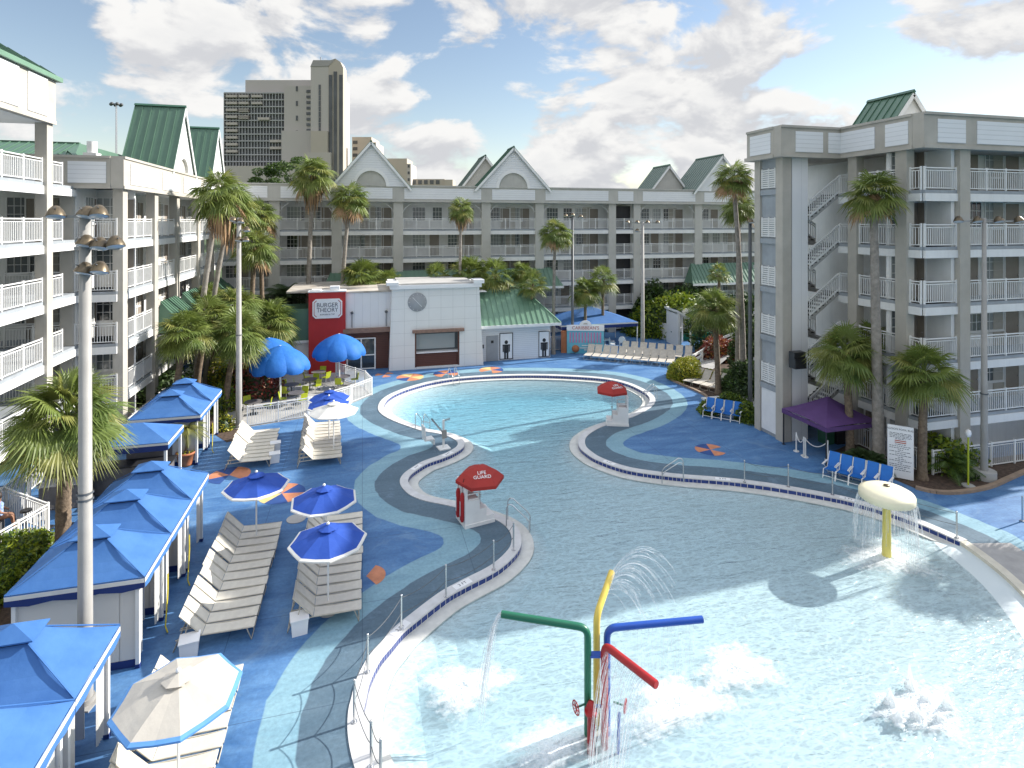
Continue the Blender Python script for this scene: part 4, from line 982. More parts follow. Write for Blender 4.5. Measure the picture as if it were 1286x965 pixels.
def trunk_mb(pts,r0,r1,n=9,boots=0,seed=0):
    mb=MB(); r=random.Random(seed); P=catmull([tuple(p) for p in pts],5); k=len(P)
    rad=[r0+(r1-r0)*i/(k-1) for i in range(k)]; rad[0]*=1.35; rad[1]*=1.12
    Z=[]; RR=[]
    for i in range(k-1):
        for j in range(4):
            t=j/4; Z.append(tuple(np.array(P[i])*(1-t)+np.array(P[i+1])*t)); RR.append((rad[i]*(1-t)+rad[i+1]*t)*(1.04 if j%2 else .97)*r.uniform(.98,1.03))
    mb.tube(Z,RR,n)
    if boots:
        top=Vector(P[-1])
        for i in range(int(boots*46)):
            a=i*2.4; z=-boots*(i/(boots*46)); c=top+Vector((0,0,z)); d=Vector((math.cos(a),math.sin(a),.75)).normalized()
            mb.bar(c+Vector((math.cos(a),math.sin(a),0))*r1*.8,c+Vector((math.cos(a),math.sin(a),0))*r1*.8+d*r.uniform(.1,.22),.07,.035,1)
    return mb
def palm(px,base,ctop,rad,label,kind=('sabal',0),tr=(.17,.13),boots=.9,sk=0,grp=None,name='fan_palm',mt='trunk',bend=.0,loc=None,cat='palm tree'):
    """px,base: pixel of the trunk foot (or loc = world x,y); ctop = (x offset of the crown in m, height)"""
    x,y=loc if loc else G(px,base)
    o=thing(name,label,cat,(x,y,0),0,grp)
    ox,hz=ctop; a=rng.uniform(-.3,.3)
    dx,dy=ox*CT,-ox*ST
    pts=[(0,0,0),(dx*.15+bend*.3,dy*.15,hz*.33),(dx*.5+bend*.3,dy*.5,hz*.66),(dx,dy,hz)]
    part('trunk',trunk_mb(pts,tr[0],tr[1],boots=boots,seed=int(hz*100)),[M[mt],M['boots']],o,fix=False)
    c=link('crown',crown(kind),o,(dx,dy,hz)); c.scale=(rad,rad,rad*1.0); c.rotation_euler=(rng.uniform(-.06,.06),rng.uniform(-.06,.06),rng.uniform(0,6.28))
    if sk: part('dead_frond_skirt',skirt(int(hz*37),rad*.36,rad*sk*1.45),[M['frond_dead'],M['boots']],o,(dx,dy,hz),fix=False)
    return o
def ph(px,base,ypix,z=None): # height of a pixel above foot (px,base)
    x,y=G(px,base); return Zat(x,y,ypix)
def dpos(px,d): return PD(px,d)
def tallpalm(px,d,pxc,pyc,radpx,label,**k):
    x,y=PD(px,d); hz=H-(pyc-HY)*d/F; rad=radpx*d/F
    return palm(0,0,((pxc-px)*d/F,hz),rad,label,loc=(x,y),**k)
tallpalm(79,19.8,84,524,86,'shaggy sabal palm with a stout trunk rising from the hedge beside the near lamp post',kind=('big',0),tr=(.24,.19),boots=1.1)
tallpalm(246,37,276,243,44,'tall leaning fan palm with hanging dead fronds beside the left wing',kind=('tall',0),sk=1.0,tr=(.22,.13),boots=.3,mt='trunk_grey')
tallpalm(258,39,290,262,42,'shorter fan palm crown tucked behind the leaning palm beside the left wing',kind=('tall',1),sk=.9,tr=(.20,.13),boots=.3,mt='trunk_grey')
tallpalm(386,50,393,222,36,'tallest fan palm with pink flower stalks in front of the rear wing',kind=('tall',1),sk=.9,tr=(.24,.15),boots=.3,mt='trunk_grey')
tallpalm(427,50,439,251,32,'bright green fan palm right of the tallest palm before the rear wing',kind=('tall',2),sk=.7,tr=(.22,.14),boots=.5,mt='trunk_grey')
tallpalm(314,45,320,312,36,'fan palm with light green crown behind the slim lamp post',kind=('tall',0),sk=.5,tr=(.22,.15),boots=1.5)
tallpalm(330,47,326,272,32,'dark bushy palm crown rising above the light green one near the inner corner',kind=('tall',2),tr=(.2,.15),boots=.4)
tallpalm(577,50,579,264,22,'slender fan palm with brown skirt above the clock tower',kind=('tall',1),sk=.9,tr=(.16,.11),boots=.4,mt='trunk_grey')
tallpalm(695,50,697,293,27,'slender pale green fan palm before the rear wing right of the restroom roof',kind=('tall',0),sk=.6,tr=(.16,.11),boots=.4,mt='trunk_grey')
tallpalm(934,38.8,921,225,33,'tallest palm by the right block with dark drooping crown',kind=('tall',2),sk=.3,tr=(.2,.14),boots=.3,mt='trunk_grey')
tallpalm(926,42,928,262,28,'second crown just under the tallest palm by the right block',kind=('tall',0),sk=.5,tr=(.18,.13),boots=.3,mt='trunk_grey')
tallpalm(1104,26.9,1097,246,45,'tall grey trunked palm standing in front of the right block galleries',kind=('tall',1),sk=.35,tr=(.27,.15),boots=.3,mt='trunk_grey',bend=-.2)
tallpalm(902,38.5,896,388,38,'stocky sabal palm with boot covered trunk beside the yellow bush',kind=('sabal',0),tr=(.2,.17),boots=1.8)
tallpalm(1068,28,1061,444,50,'sabal palm beside the purple tent, leftmost of the three dark sabals',kind=('sabal',1),tr=(.2,.15),boots=.7)
tallpalm(1092,29.5,1093,430,38,'middle dark sabal palm behind the grey trunked palm',kind=('sabal',2),tr=(.19,.16),boots=2.2)
tallpalm(1158,25.8,1161,468,52,'sabal palm with reddish trunk behind the white rules sign',kind=('sabal',0),tr=(.2,.15),boots=.7)
for i,(px,d,pxc,pyc,rp,kd,lb) in enumerate([
  (219,33,233,418,42,0,'leftmost sabal palm of the clump above the rear cabanas'),
  (246,36,262,400,40,1,'sabal palm in the middle of the clump, tucked against the green awnings'),
  (262,39,296,384,38,2,'farthest sabal palm of the clump under the leaning palm'),
  (283,35,300,420,46,1,'sabal palm of the clump directly behind the slim lamp post'),
  (326,42,338,404,44,0,'sabal palm of the clump nearest the red sign wall'),
  (268,41,262,372,24,2,'small upper sabal crown of the clump by the awnings')]):
    tallpalm(px,d,pxc,pyc,rp,lb,kind=('sabal',kd),tr=(.2,.16),boots=1.0 if i%2 else .5,grp='sabal palms beside the rear cabanas')
for i,(px,d,pyc,rp,lb) in enumerate([(455,50,345,27,'sabal crown behind the roof between the red wall and the clock tower'),(487,51,352,20,'low palm crown just left of the clock tower cornice'),(548,51,345,19,'small palm peeping above the left of the clock tower cornice'),
  (590,51,340,26,'bushy palm crown above the right of the clock tower cornice'),(622,51,342,25,'bushy palm crown above the ridge of the green restroom roof'),(668,50,353,19,'yellowing palm crown above the right slope of the restroom roof'),
  (735,52,362,20,'yellow green palm above the blue tent, left of the pair'),(757,53,348,20,'yellow green palm above the blue tent, right of the pair'),(903,50,340,14,'small palm in the courtyard above the stocky sabal'),(655,52,338,15,'thin palm crown behind the yellowing one at the restroom roof')]):
    tallpalm(px,d,px,pyc+4,rp*1.3,lb,kind=('small' if i%3 else 'sabal',i%3),tr=(.15,.12),boots=.6,grp='palms behind the restaurant roofs')
# palm beyond the right edge of the frame, its shadow falls across the beach entry
palm(0,0,(0,5.2),1.9,'palm just outside the right edge whose shadow crosses the beach entry',kind=('sabal',2),loc=(28.2,15.6),tr=(.2,.16),boots=.6)
def cycad(x,y,h,Rr,label,nfr=22,pot=False,seed=3,cat='plant',mats=('frond_dark',),tr=.11,name='feather_palm',el=(70,-5),sub=26):
    o=thing(name,label,cat,(x,y,0)); r=random.Random(seed); mb=MB()
    for i in range(nfr):
        az=i*2.4+r.uniform(-.2,.2); e0=R(el[0]+(el[1]-el[0])*(i/nfr)); L=Rr*r.uniform(.85,1.1); pts=[]
        d=Vector((math.cos(az),math.sin(az),0)); 
        for k in range(9):
            t=k/8; pts.append(d*(L*math.cos(e0)*t)+Vector((0,0,L*(math.sin(e0)*t-.55*t*t))))
        mb.tube(pts,[.012]*9,4,0,False)
        sd=Vector((-math.sin(az),math.cos(az),0))
        for k in range(1,sub):
            t=k/sub; j=int(t*8); p=pts[j].lerp(pts[min(j+1,8)],t*8-j); ll=L*.30*math.sin(math.pi*min(.95,t*.85+.12)); fw=(pts[min(j+1,8)]-pts[j]).normalized()
            for s_ in (-1,1):
                q=p+(sd*s_*.9+fw*.5).normalized()*ll+Vector((0,0,-ll*.35)); w=fw*.014*Rr
                mb.add([p-w,q,p+w],[(0,1,2)],0)
    z0=.62 if pot else 0
    if pot:
        pb=MB(); pb.lathe([(.001,.02),(.26,.02),(.30,.12),(.38,.55),(.42,.56),(.43,.66),(.36,.66),(.34,.6),(.001,.6)],20); part('pot',pb,M['terracotta'],o)
        sb=MB(); sb.cyl(0,0,.58,.605,.345,14); part('soil',sb,M['mulch'],o)
        fl=bush_mb(40,.34,.34,.08,.06,5); part('ground_cover',fl,[M['leaf_yellow'],M['leaf_lime']],o,(0,0,.64),fix=False)
    tb=trunk_mb([(0,0,z0),(.06,.02,z0+h*.4),(-.02,.03,z0+h*.75),(.03,0,z0+h)],tr,tr*.8,7); part('trunk',tb,[M['trunk'],M['boots']],o,fix=False)
    part('crown',mb,[M[m] for m in mats],o,(.03,0,z0+h),fix=False); return o
def bush_mb(n,rx,ry,rz,ls,seed,half=True,nm=2):
    r=random.Random(seed); mb=MB()
    lob=[(r.uniform(0,6.28),r.uniform(-.3,1),r.uniform(.1,.3)) for _ in range(9)]
    for i in range(n):
        u=r.uniform(0,6.283); v=r.uniform(0 if half else -1,1); w=math.sqrt(max(0,1-v*v)); k=r.uniform(.72,1.0)
        for la,lv,lh in lob:
            dd=math.cos(u-la)*w*math.sqrt(max(0,1-lv*lv))+v*lv
            if dd>.85: k+=lh*(dd-.85)/.15
        d=Vector((math.cos(u)*w,math.sin(u)*w,v)); p=Vector((d.x*rx*k,d.y*ry*k,d.z*rz*k))
        a=Vector((r.gauss(0,1),r.gauss(0,1),r.gauss(0,.7))); a=(a+d*.6).normalized(); b=a.cross(Vector((r.gauss(0,1),r.gauss(0,1),r.gauss(0,1)))).normalized(); l=ls*r.uniform(.7,1.3)
        mb.add([p-a*l,p-b*l*.45,p+a*l,p+b*l*.45],[(0,1,2,3)],0 if r.random()<.7 else nm-1)
    return mb
def bush(x,y,rx,ry,rz,label,mats,ls=.09,n=None,seed=1,name='shrub',cat='shrub',z=0,rz_=0):
    n=n or int(min(5200,120*(rx*ry+rz*(rx+ry))/(ls*ls*14)))
    o=thing(name,label,cat,(x,y,z),rz_)
    part('foliage',bush_mb(n,rx,ry,rz,ls,seed),[M[m] for m in mats],o,fix=False)
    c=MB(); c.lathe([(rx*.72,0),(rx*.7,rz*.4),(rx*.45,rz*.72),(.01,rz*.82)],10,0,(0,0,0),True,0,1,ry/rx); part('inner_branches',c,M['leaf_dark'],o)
    return o
x,y=G(233,585); cycad(x,y,1.15,1.05,'small palm in a large terracotta pot between the bar and the rear cabanas',26,True,seed=4,name='potted_palm',cat='potted palm',mats=('frond_yellow',),tr=.06,el=(60,-20))
x,y=PD(357,50); cycad(x,y,4.9,3.0,'dark feathery palm beside the dead fronds behind the restaurant roof',26,False,seed=8,tr=.25,cat='palm tree')
# hedge on the left
def hedge(x0,x1,y0,y1,h,label,mats,ls=.07,n=5000,seed=2,name='hedge'):
    o=thing(name,label,'hedge',((x0+x1)/2,(y0+y1)/2,0)); r=random.Random(seed); mb=MB(); a,b=(x1-x0)/2,(y1-y0)/2
    for i in range(n):
        f=r.random(); top=a*b*4; sides=(a+b)*4*h*.8
        if r.random()<top/(top+sides): p=Vector((r.uniform(-a,a),r.uniform(-b,b),h+r.gauss(0,.05)))
        else:
            if r.random()<a/(a+b): p=Vector((r.uniform(-a,a),r.choice((-b,b))+r.gauss(0,.05),r.uniform(0,h)))
            else: p=Vector((r.choice((-a,a))+r.gauss(0,.05),r.uniform(-b,b),r.uniform(0,h)))
        p.z+=.1*math.sin(p.y*2.3+p.x)*(p.z/h); u=Vector((r.gauss(0,1),r.gauss(0,1),r.gauss(.4,1))).normalized(); v=u.cross(Vector((r.gauss(0,1),r.gauss(0,1),r.gauss(0,1)))).normalized(); l=ls*r.uniform(.6,1.3)
        mb.add([p-u*l,p-v*l*.5,p+u*l,p+v*l*.5],[(0,1,2,3)],0 if r.random()<.65 else 1)
    part('foliage',mb,[M[m] for m in mats],o,fix=False)
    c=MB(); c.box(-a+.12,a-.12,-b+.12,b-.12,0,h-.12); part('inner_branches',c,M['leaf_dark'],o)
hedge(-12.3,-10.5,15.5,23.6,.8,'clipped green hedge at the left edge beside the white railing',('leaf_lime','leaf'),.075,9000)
struct('planting_bed_hedge',(lambda m:(m.box(-13.6,-8.9,15,25,.004,.012),m)[1])(MB()),M['mulch'])
# beds
def PB(px,py,rx,ry,rz,lb,m,**k): x,y=G(px,py); return bush(x,y,rx,ry,rz,lb,m,**k)
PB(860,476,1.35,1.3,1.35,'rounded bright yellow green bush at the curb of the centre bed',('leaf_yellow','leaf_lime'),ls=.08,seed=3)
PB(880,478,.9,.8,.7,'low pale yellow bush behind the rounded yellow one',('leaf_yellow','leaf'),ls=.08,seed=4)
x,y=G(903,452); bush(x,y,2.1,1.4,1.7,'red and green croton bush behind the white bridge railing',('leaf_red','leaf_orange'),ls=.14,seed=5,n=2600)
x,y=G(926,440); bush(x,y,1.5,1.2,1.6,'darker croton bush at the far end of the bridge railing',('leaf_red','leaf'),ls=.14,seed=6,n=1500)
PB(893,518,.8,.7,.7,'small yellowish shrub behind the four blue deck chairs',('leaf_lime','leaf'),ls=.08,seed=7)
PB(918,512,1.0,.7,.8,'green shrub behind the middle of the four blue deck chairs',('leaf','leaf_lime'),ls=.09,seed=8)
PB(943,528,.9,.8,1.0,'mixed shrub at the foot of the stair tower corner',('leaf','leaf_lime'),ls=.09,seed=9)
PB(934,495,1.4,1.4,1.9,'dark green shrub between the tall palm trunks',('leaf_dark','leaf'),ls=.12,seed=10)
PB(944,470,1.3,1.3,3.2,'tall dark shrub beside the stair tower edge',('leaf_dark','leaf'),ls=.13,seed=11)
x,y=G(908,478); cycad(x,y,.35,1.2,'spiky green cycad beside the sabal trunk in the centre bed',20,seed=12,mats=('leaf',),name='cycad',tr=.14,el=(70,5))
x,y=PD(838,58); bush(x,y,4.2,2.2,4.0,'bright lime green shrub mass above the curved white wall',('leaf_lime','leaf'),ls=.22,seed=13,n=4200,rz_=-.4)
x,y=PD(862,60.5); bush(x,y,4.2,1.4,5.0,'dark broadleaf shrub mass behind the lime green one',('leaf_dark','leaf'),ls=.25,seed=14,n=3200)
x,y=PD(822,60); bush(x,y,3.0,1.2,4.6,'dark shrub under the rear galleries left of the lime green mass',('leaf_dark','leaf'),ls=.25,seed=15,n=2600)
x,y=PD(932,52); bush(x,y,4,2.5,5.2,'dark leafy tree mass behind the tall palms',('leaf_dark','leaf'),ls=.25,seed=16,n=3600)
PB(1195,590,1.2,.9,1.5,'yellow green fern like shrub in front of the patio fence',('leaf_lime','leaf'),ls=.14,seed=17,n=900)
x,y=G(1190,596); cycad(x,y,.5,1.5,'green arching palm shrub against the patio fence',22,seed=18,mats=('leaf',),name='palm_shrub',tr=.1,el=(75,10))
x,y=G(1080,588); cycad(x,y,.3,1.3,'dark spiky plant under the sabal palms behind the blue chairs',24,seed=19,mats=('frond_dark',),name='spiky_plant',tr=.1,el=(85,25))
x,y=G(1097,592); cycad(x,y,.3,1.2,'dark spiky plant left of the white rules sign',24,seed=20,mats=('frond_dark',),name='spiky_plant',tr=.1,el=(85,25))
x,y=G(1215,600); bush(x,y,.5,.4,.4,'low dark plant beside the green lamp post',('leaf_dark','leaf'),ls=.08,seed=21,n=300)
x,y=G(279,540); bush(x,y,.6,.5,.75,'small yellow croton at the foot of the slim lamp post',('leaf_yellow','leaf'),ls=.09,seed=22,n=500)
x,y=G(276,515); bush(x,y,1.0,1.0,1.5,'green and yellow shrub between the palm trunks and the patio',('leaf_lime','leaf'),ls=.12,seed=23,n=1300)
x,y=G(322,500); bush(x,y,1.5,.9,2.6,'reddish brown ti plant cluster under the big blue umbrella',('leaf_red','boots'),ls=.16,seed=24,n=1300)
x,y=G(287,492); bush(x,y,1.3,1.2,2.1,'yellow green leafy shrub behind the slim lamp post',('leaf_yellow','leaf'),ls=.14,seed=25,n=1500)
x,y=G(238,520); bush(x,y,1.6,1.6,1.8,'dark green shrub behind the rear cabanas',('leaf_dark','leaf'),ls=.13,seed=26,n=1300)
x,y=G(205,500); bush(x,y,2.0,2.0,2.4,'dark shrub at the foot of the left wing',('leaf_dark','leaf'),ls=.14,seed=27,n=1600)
# broadleaf trees far behind the rear wing
def tree(x,y,h,r,label,seed):
    o=thing('broadleaf_tree',label,'tree',(x,y,0)); rr=random.Random(seed); t=MB(); t.tube([(0,0,0),(.2,0,h*.4),(0,.1,h*.75)],[.35,.26,.12],8)
    for i in range(7):
        a=i*.9+seed; t.tube([(0,0,h*(.4+.05*i)),(math.cos(a)*r*.4,math.sin(a)*r*.4,h*.68),(math.cos(a)*r*.75,math.sin(a)*r*.75,h*(.75+.03*i))],[.12,.08,.03],5)
    part('trunk',t,M['trunk'],o); mb=MB()
    for i in range(30):
        a=rr.uniform(0,6.28); q=rr.uniform(0,.95)*r; c=Vector((math.cos(a)*q,math.sin(a)*q,h*rr.uniform(.68,1.0)-q*.2))
        b=bush_mb(240,r*.3,r*.3,r*.22,.16,seed*50+i,False); mb.add([Vector(p)+c for p in b.v],b.f,0); mb.m[-len(b.f):]=b.m
    part('crown',mb,[M['leaf'],M['leaf_dark']],o,fix=False)
x,y=PD(342,76); tree(x,y,19.2,2.6,'broadleaf tree top above the rear roof left of the tallest palm',3)
x,y=PD(380,80); tree(x,y,20.5,2.4,'taller broadleaf tree top behind the tallest palm crown',4)
# ------------------------------------------------------------------ flood light poles
def flood(root,x,y,z,az,s=1.0,dn=.35):
    mb=MB(); mb.lathe([(.01,-.22),(.10,-.2),(.2,-.08),(.27,.1),(.28,.16)],12)
    h=part('floodlight',mb,M['bronze'],root,(x,y,z)); h.rotation_euler=(math.pi-.3,0,az); h.scale=(s,s,s)
    l=MB(); l.lathe([(.265,.161),(.2,.19),(.001,.2)],12); part('lens',l,M['lens'],h)
    b=MB(); b.bar((0,-.3,-.05),(0,.3,-.05),.03); part('mount',b,M['pole_dark'],h)
def pole(name_label,loc,h,r0,r1,arms,floods,mt='pole_grey',bands=(),base=True,grp=None,s=.72):
    o=thing('floodlight_pole',name_label,'light pole',(loc[0],loc[1],0),-TH,grp)
    mb=MB(); mb.lathe([(r0,0),(r1,h),(.001,h)],14); part('shaft',mb,M[mt],o)
    if base: mb=MB(); mb.box(-r0*1.7,r0*1.7,-r0*1.7,r0*1.7,0,.04); mb.cyl(0,0,.041,.16,r0*1.25,12); part('base_plate',mb,M[mt],o)
    for z in bands: mb=MB(); mb.lathe([(r0+.012,0),(r0+.012,.05)],14); part('strap',mb,M['pole_dark'],o,(0,0,z))
    for z,a,b in arms: mb=MB(); mb.bar((a,0,z),(b,0,z),.07); part('cross_arm',mb,M['pole_grey'],o)
    for x,z,az in floods: flood(o,x,-.12,z,az,s)
    return o
d=13.8; x,y=PD(107,d); k=d/F
def fl(px,py,cx_,k_): return ((px-cx_)*k_, H-(py-HY)*k_)
FLs=[(72,267,.6),(111,267,-.2),(126,266,.5),(110,303,-.3),(127,306,.2),(146,304,.9),(108,337,-.4),(127,336,.2)]
pole('thick near light pole with three tiers of bronze floodlights, standing between the cabanas',(x,y),H+.15,.165,.12,[((H-(272-HY)*k),-.75,.5),((H-(312-HY)*k),-.25,.85),((H-(343-HY)*k),-.1,.45)],[(*fl(a,b,104,k),c) for a,b,c in FLs],bands=(4.9,5.05),s=.74)
d=32.2; x,y=PD(300,d); k=d/F
pole('slim light pole with small floodlights at the rear cabanas, beside the palm clump',(x,y),H+.2,.17,.11,[(H-.1,-.3,.3),(H-.5,-.1,.6),(H-1.0,-.1,.5)],[(-.25,H+.1,-.4),(.15,H+.05,.4),(.5,H-.45,.5),(.05,H-1.0,-.2),(.45,H-1.0,.6)],bands=(5.2,))
x,y=G(807,441); 
pole('pale light pole with a wide cross arm of floodlights behind the far lounger row',(x,y),H-.1,.19,.12,[(H-.15,-1.4,1.5),(H-.95,-.5,.1)],[(-1.35,H-.05,-.4),(-.5,H-.05,0),(.4,H-.05,.1),(1.3,H-.05,.5),(-.5,H-.8,-.3)])
x,y=PD(719,50.5)
pole('dark thin light pole with a cross arm in front of the rear wing',(x,y),H+.6,.13,.09,[(H+.4,-.7,.8)],[(-.6,H+.5,-.4),(0,H+.6,0),(.7,H+.45,.5)],mt='pole_dark')
x,y=G(942,508)
pole('tall dark pole among the palms beside the stair tower',(x,y),H+.1,.13,.10,[(H-.05,-.3,.3)],[(0,H,.1)],mt='pole_dark')
x,y=G(1236,601)
o=pole('slim light pole in the mulch bed before the right block',(x,y),H+.15,.15,.08,[(H-.0,-1.2,1.6)],[(-1.25,H+.08,-.5),(-.4,H+.08,-.1),(.55,H+.08,.2),(1.45,H+.08,.6)],bands=(3.8,))
mb=MB(); mb.cyl(0,0,0,.38,.46,14); part('concrete_footing',mb,M['concrete'],o)
x,y=PD(146,150); o=thing('stadium_light_mast','distant slim mast with a ring of lamps behind the left wing','light mast',(x,y,0))
mb=MB(); mb.tube([(0,0,0),(0,0,H+(278-130)*150/F)],[.35,.22],8); part('shaft',mb,M['steel'],o); zt=H+(278-130)*150/F
mb=MB(); mb.tube([(1.1*math.cos(a),1.1*math.sin(a),zt-.3) for a in [i*math.pi/6 for i in range(13)]],.08,4); part('lamp_ring',mb,M['pole_dark'],o)
for i in range(6): a=i*math.pi/3; mb=MB(); mb.ball((1.2*math.cos(a),1.2*math.sin(a),zt-.3),.45); part('lamp',mb,M['pole_dark'],o)
x,y=G(1216,611); o=thing('path_light','thin green garden light post with a white lamp in the mulch bed','garden light',(x,y,0))
mb=MB(); mb.cyl(0,0,0,2.15,.035,8); part('post',mb,M['lime_plastic'],o); mb=MB(); mb.lathe([(.03,2.15),(.09,2.2),(.12,2.32),(.1,2.44),(.001,2.5)],10); part('lamp_shade',mb,M['sign_white'],o); mb=MB(); mb.cyl(0,0,0,.06,.25,8); part('foot',mb,M['concrete'],o)
# ------------------------------------------------------------------ cabanas
def make_cabana(label,W=3.05,D=2.1,ez=2.4,az=3.28):
    o=thing('cabana',label,'cabana',(0,0,0),0,'blue roofed cabanas along the left of the deck')
    # local x: 0 = front (pool side) edge, -W = back ; y 0..D
    rf=MB(); zt=az-.16; q=.18; c=(-W/2,D/2)
    cs=[(-W,0),(0,0),(0,D),(-W,D)]; tp=[(c[0]-W*q*.7,c[1]-D*q*.7),(c[0]+W*q*.7,c[1]-D*q*.7),(c[0]+W*q*.7,c[1]+D*q*.7),(c[0]-W*q*.7,c[1]+D*q*.7)]
    for i in range(4):
        a,b=cs[i],cs[(i+1)%4]; t0,t1=tp[i],tp[(i+1)%4]
        m=4
        for j in range(m):  # slightly sagging canvas
            u,v=j/m,(j+1)/m; sg=lambda u:-.05*math.sin(math.pi*u)
            L=lambda p,r_,u,z0,z1:(p[0]+(r_[0]-p[0])*u,p[1]+(r_[1]-p[1])*u,z0+(z1-z0)*u+sg(u))
            rf.add([L(a,t0,u,ez,zt),L(b,t1,u,ez,zt),L(b,t1,v,ez,zt),L(a,t0,v,ez,zt)],[(0,1,2,3)],0,False)
    # piping along the hips
    for i in range(4): rf.bar((*cs[i],ez+.01),(*tp[i],zt-.0),.03,.02,0)
    part('canvas_roof',rf,M['canvas_blue'],o,fix=False)
    vc=MB(); k=1.28; cs2=[(c[0]+(p[0]-c[0])*k,c[1]+(p[1]-c[1])*k) for p in tp]
    for i in range(4): a,b=cs2[i],cs2[(i+1)%4]; vc.add([(*a,zt+.09),(*b,zt+.09),(*c,az+.14)],[(0,1,2)]); vc.add([(*a,zt+.09),(*b,zt+.09),(*b,zt+.06),(*a,zt+.06)],[(0,1,2,3)])
    part('vent_cap',vc,M['canvas_blue'],o,fix=False)
    iv=MB(); iv.box(tp[0][0]+.03,tp[2][0]-.03,tp[0][1]+.03,tp[2][1]-.03,zt-.1,zt+.07); part('vent_gap_shade',iv,M['dark'],o)  # dark box stands in for the shade in the gap under the cap
    v=MB()
    for (a,b) in zip(cs,cs[1:]+cs[:1]):
        d=Vector((b[0]-a[0],b[1]-a[1],0)).normalized(); nrm=Vector((d.y,-d.x,0))*.012
        A,B=Vector((*a,0))+nrm,Vector((*b,0))+nrm
        def st(z0,z1,mi,wav=0):
            n=12
            for i in range(n):
                p=A.lerp(B,i/n); r_=A.lerp(B,(i+1)/n); wz=lambda t:wav*.03*math.cos(t*math.pi*2*3)
                v.add([(p.x,p.y,z0+wz(i/n)),(r_.x,r_.y,z0+wz((i+1)/n)),(r_.x,r_.y,z1),(p.x,p.y,z1)],[(0,1,2,3)],mi)
        st(ez-.14,ez-.03,1); st(ez-.03,ez,0); st(ez-.30,ez-.14,0 if abs(nrm.x)>.001 else 2,1)
    part('valance',v,[M['canvas_blue'],M['canvas_white'],M['canvas_navy']],o,fix=False)
    w=MB(); i_=.18
    w.box(-W+i_,-.62,i_,i_+.03,0.12,ez-.1); w.box(-W+i_,-.62,D-i_-.03,D-i_,0.12,ez-.1); w.box(-W+i_,-W+i_+.03,i_+.03,D-i_-.03,0.12,ez-.1); w.box(-.64,-.25,i_,i_+.05,.12,ez-.1); part('side_wall',w,M['cabana_wall'],o)
    w=MB(); w.box(-W+i_-.01,-.24,i_-.012,i_-.002,0,.2); part('skirting',w,M['canvas_navy'],o)
    # tied curtain at the front
    for y0,y1 in ((i_+.06,i_+.34),(D-i_-.36,D-i_-.06)):
        w=MB(); n=9; pts=[(y0+(y1-y0)*i/n) for i in range(n+1)]
        for i in range(n):
            xa=-.26+.04*(i%2); xb=-.26+.04*((i+1)%2); w.quad((xa,pts[i],.15),(xb,pts[i+1],.15),(xb,pts[i+1],ez-.12),(xa,pts[i],ez-.12))
        part('curtain',w,M['canvas_white'],o,fix=False)
    for x in (-.2,-W+.14):
        for y in (.14,D-.14):
            w=MB(); w.box(x-.045,x+.045,y-.045,y+.045,.1,ez-.02,0); w.box(x-.055,x+.055,y-.055,y+.055,0,.1,1); part('post',w,[M['vinyl'],M['canvas_navy']],o)
    w=MB(); w.box(-W+.35,-W+1.05,.35,D-.35,.0,.38); w.box(-W+.3,-W+.5,.35,D-.35,.381,.8); part('daybed',w,M['umbrella_blue'],o)
    return o
cab=[(-5.45,16.75,'cabana with the big side wall facing the camera, behind the near light pole'),(-5.45,18.88,'cabana in the middle of the three joined blue roofs'),(-5.45,21.0,'farthest cabana of the three joined blue roofs, next to the bar'),
     (-5.35,12.8,'near cabana whose roof corner meets the foot of the light pole'),(-5.35,10.68,'nearest cabana at the bottom left corner of the view'),(-7.45,30.1,'rear cabana beside the potted palm'),(-7.45,32.25,'farthest rear cabana beside the slim light pole')]
c0=None
for x,y,lb in cab:
    if c0 is None: c0=make_cabana(lb); c0.location=(x,y,0)
    else: dup(c0,(x,y,0),label=lb)
dup(c0,(-5.35,8.56,0),label='cabana roof just below the bottom left corner of the view')
# bar with awning roof
bar=thing('poolside_bar','low blue roofed bar with dark counters behind the shaggy palm','bar',(-10.3,27.6,0))
rf=MB(); A=[(-2.5,-1.0),(2.5,-1.0),(2.5,1.1),(-2.5,1.1)]; z0,z1=2.45,3.0; rl=1.2
rf.quad((-2.5,-1,z0),(2.5,-1,z0),(rl,.1,z1),(-rl,.1,z1)); rf.quad((2.5,1.1,z0),(-2.5,1.1,z0),(-rl,.1,z1),(rl,.1,z1)); rf.add([(2.5,-1,z0),(2.5,1.1,z0),(rl,.1,z1)],[(0,1,2)]); rf.add([(-2.5,-1,z0),(-rl,.1,z1),(-2.5,1.1,z0)],[(0,1,2)])
part('canvas_roof',rf,M['canvas_blue'],bar,fix=False)
v=MB(); v.box(-2.5,2.5,-1.02,-1.005,z0-.12,z0-.03,1); v.box(-2.5,2.5,-1.02,-1.005,z0-.34,z0-.121,2); v.box(-2.5,2.5,-1.02,-1.005,z0-.03,z0,0); v.box(2.505,2.52,-1,1.1,z0-.12,z0-.02,1); v.box(2.505,2.52,-1,1.1,z0-.3,z0-.121,0); part('valance',v,[M['canvas_blue'],M['canvas_white'],M['canvas_navy']],bar)
for x in (-2.4,2.4):
    for y in (-.95,1.0): w=MB(); w.box(x-.05,x+.05,y-.05,y+.05,0,z0-.05); part('post',w,M['vinyl'],bar)
w=MB(); w.box(-2.3,2.2,.2,.9,0,1.1,0); w.box(-2.4,2.3,.1,1.0,1.101,1.16,1); w.box(-2.2,-.6,-.7,.0,0,.95,0); w.box(-2.25,-.55,-.75,.02,.951,1.0,2); w.box(.3,2.1,.95,1.0,1.17,2.2,0); part('counter',w,[M['counter'],M['dark'],M['concrete']],bar)
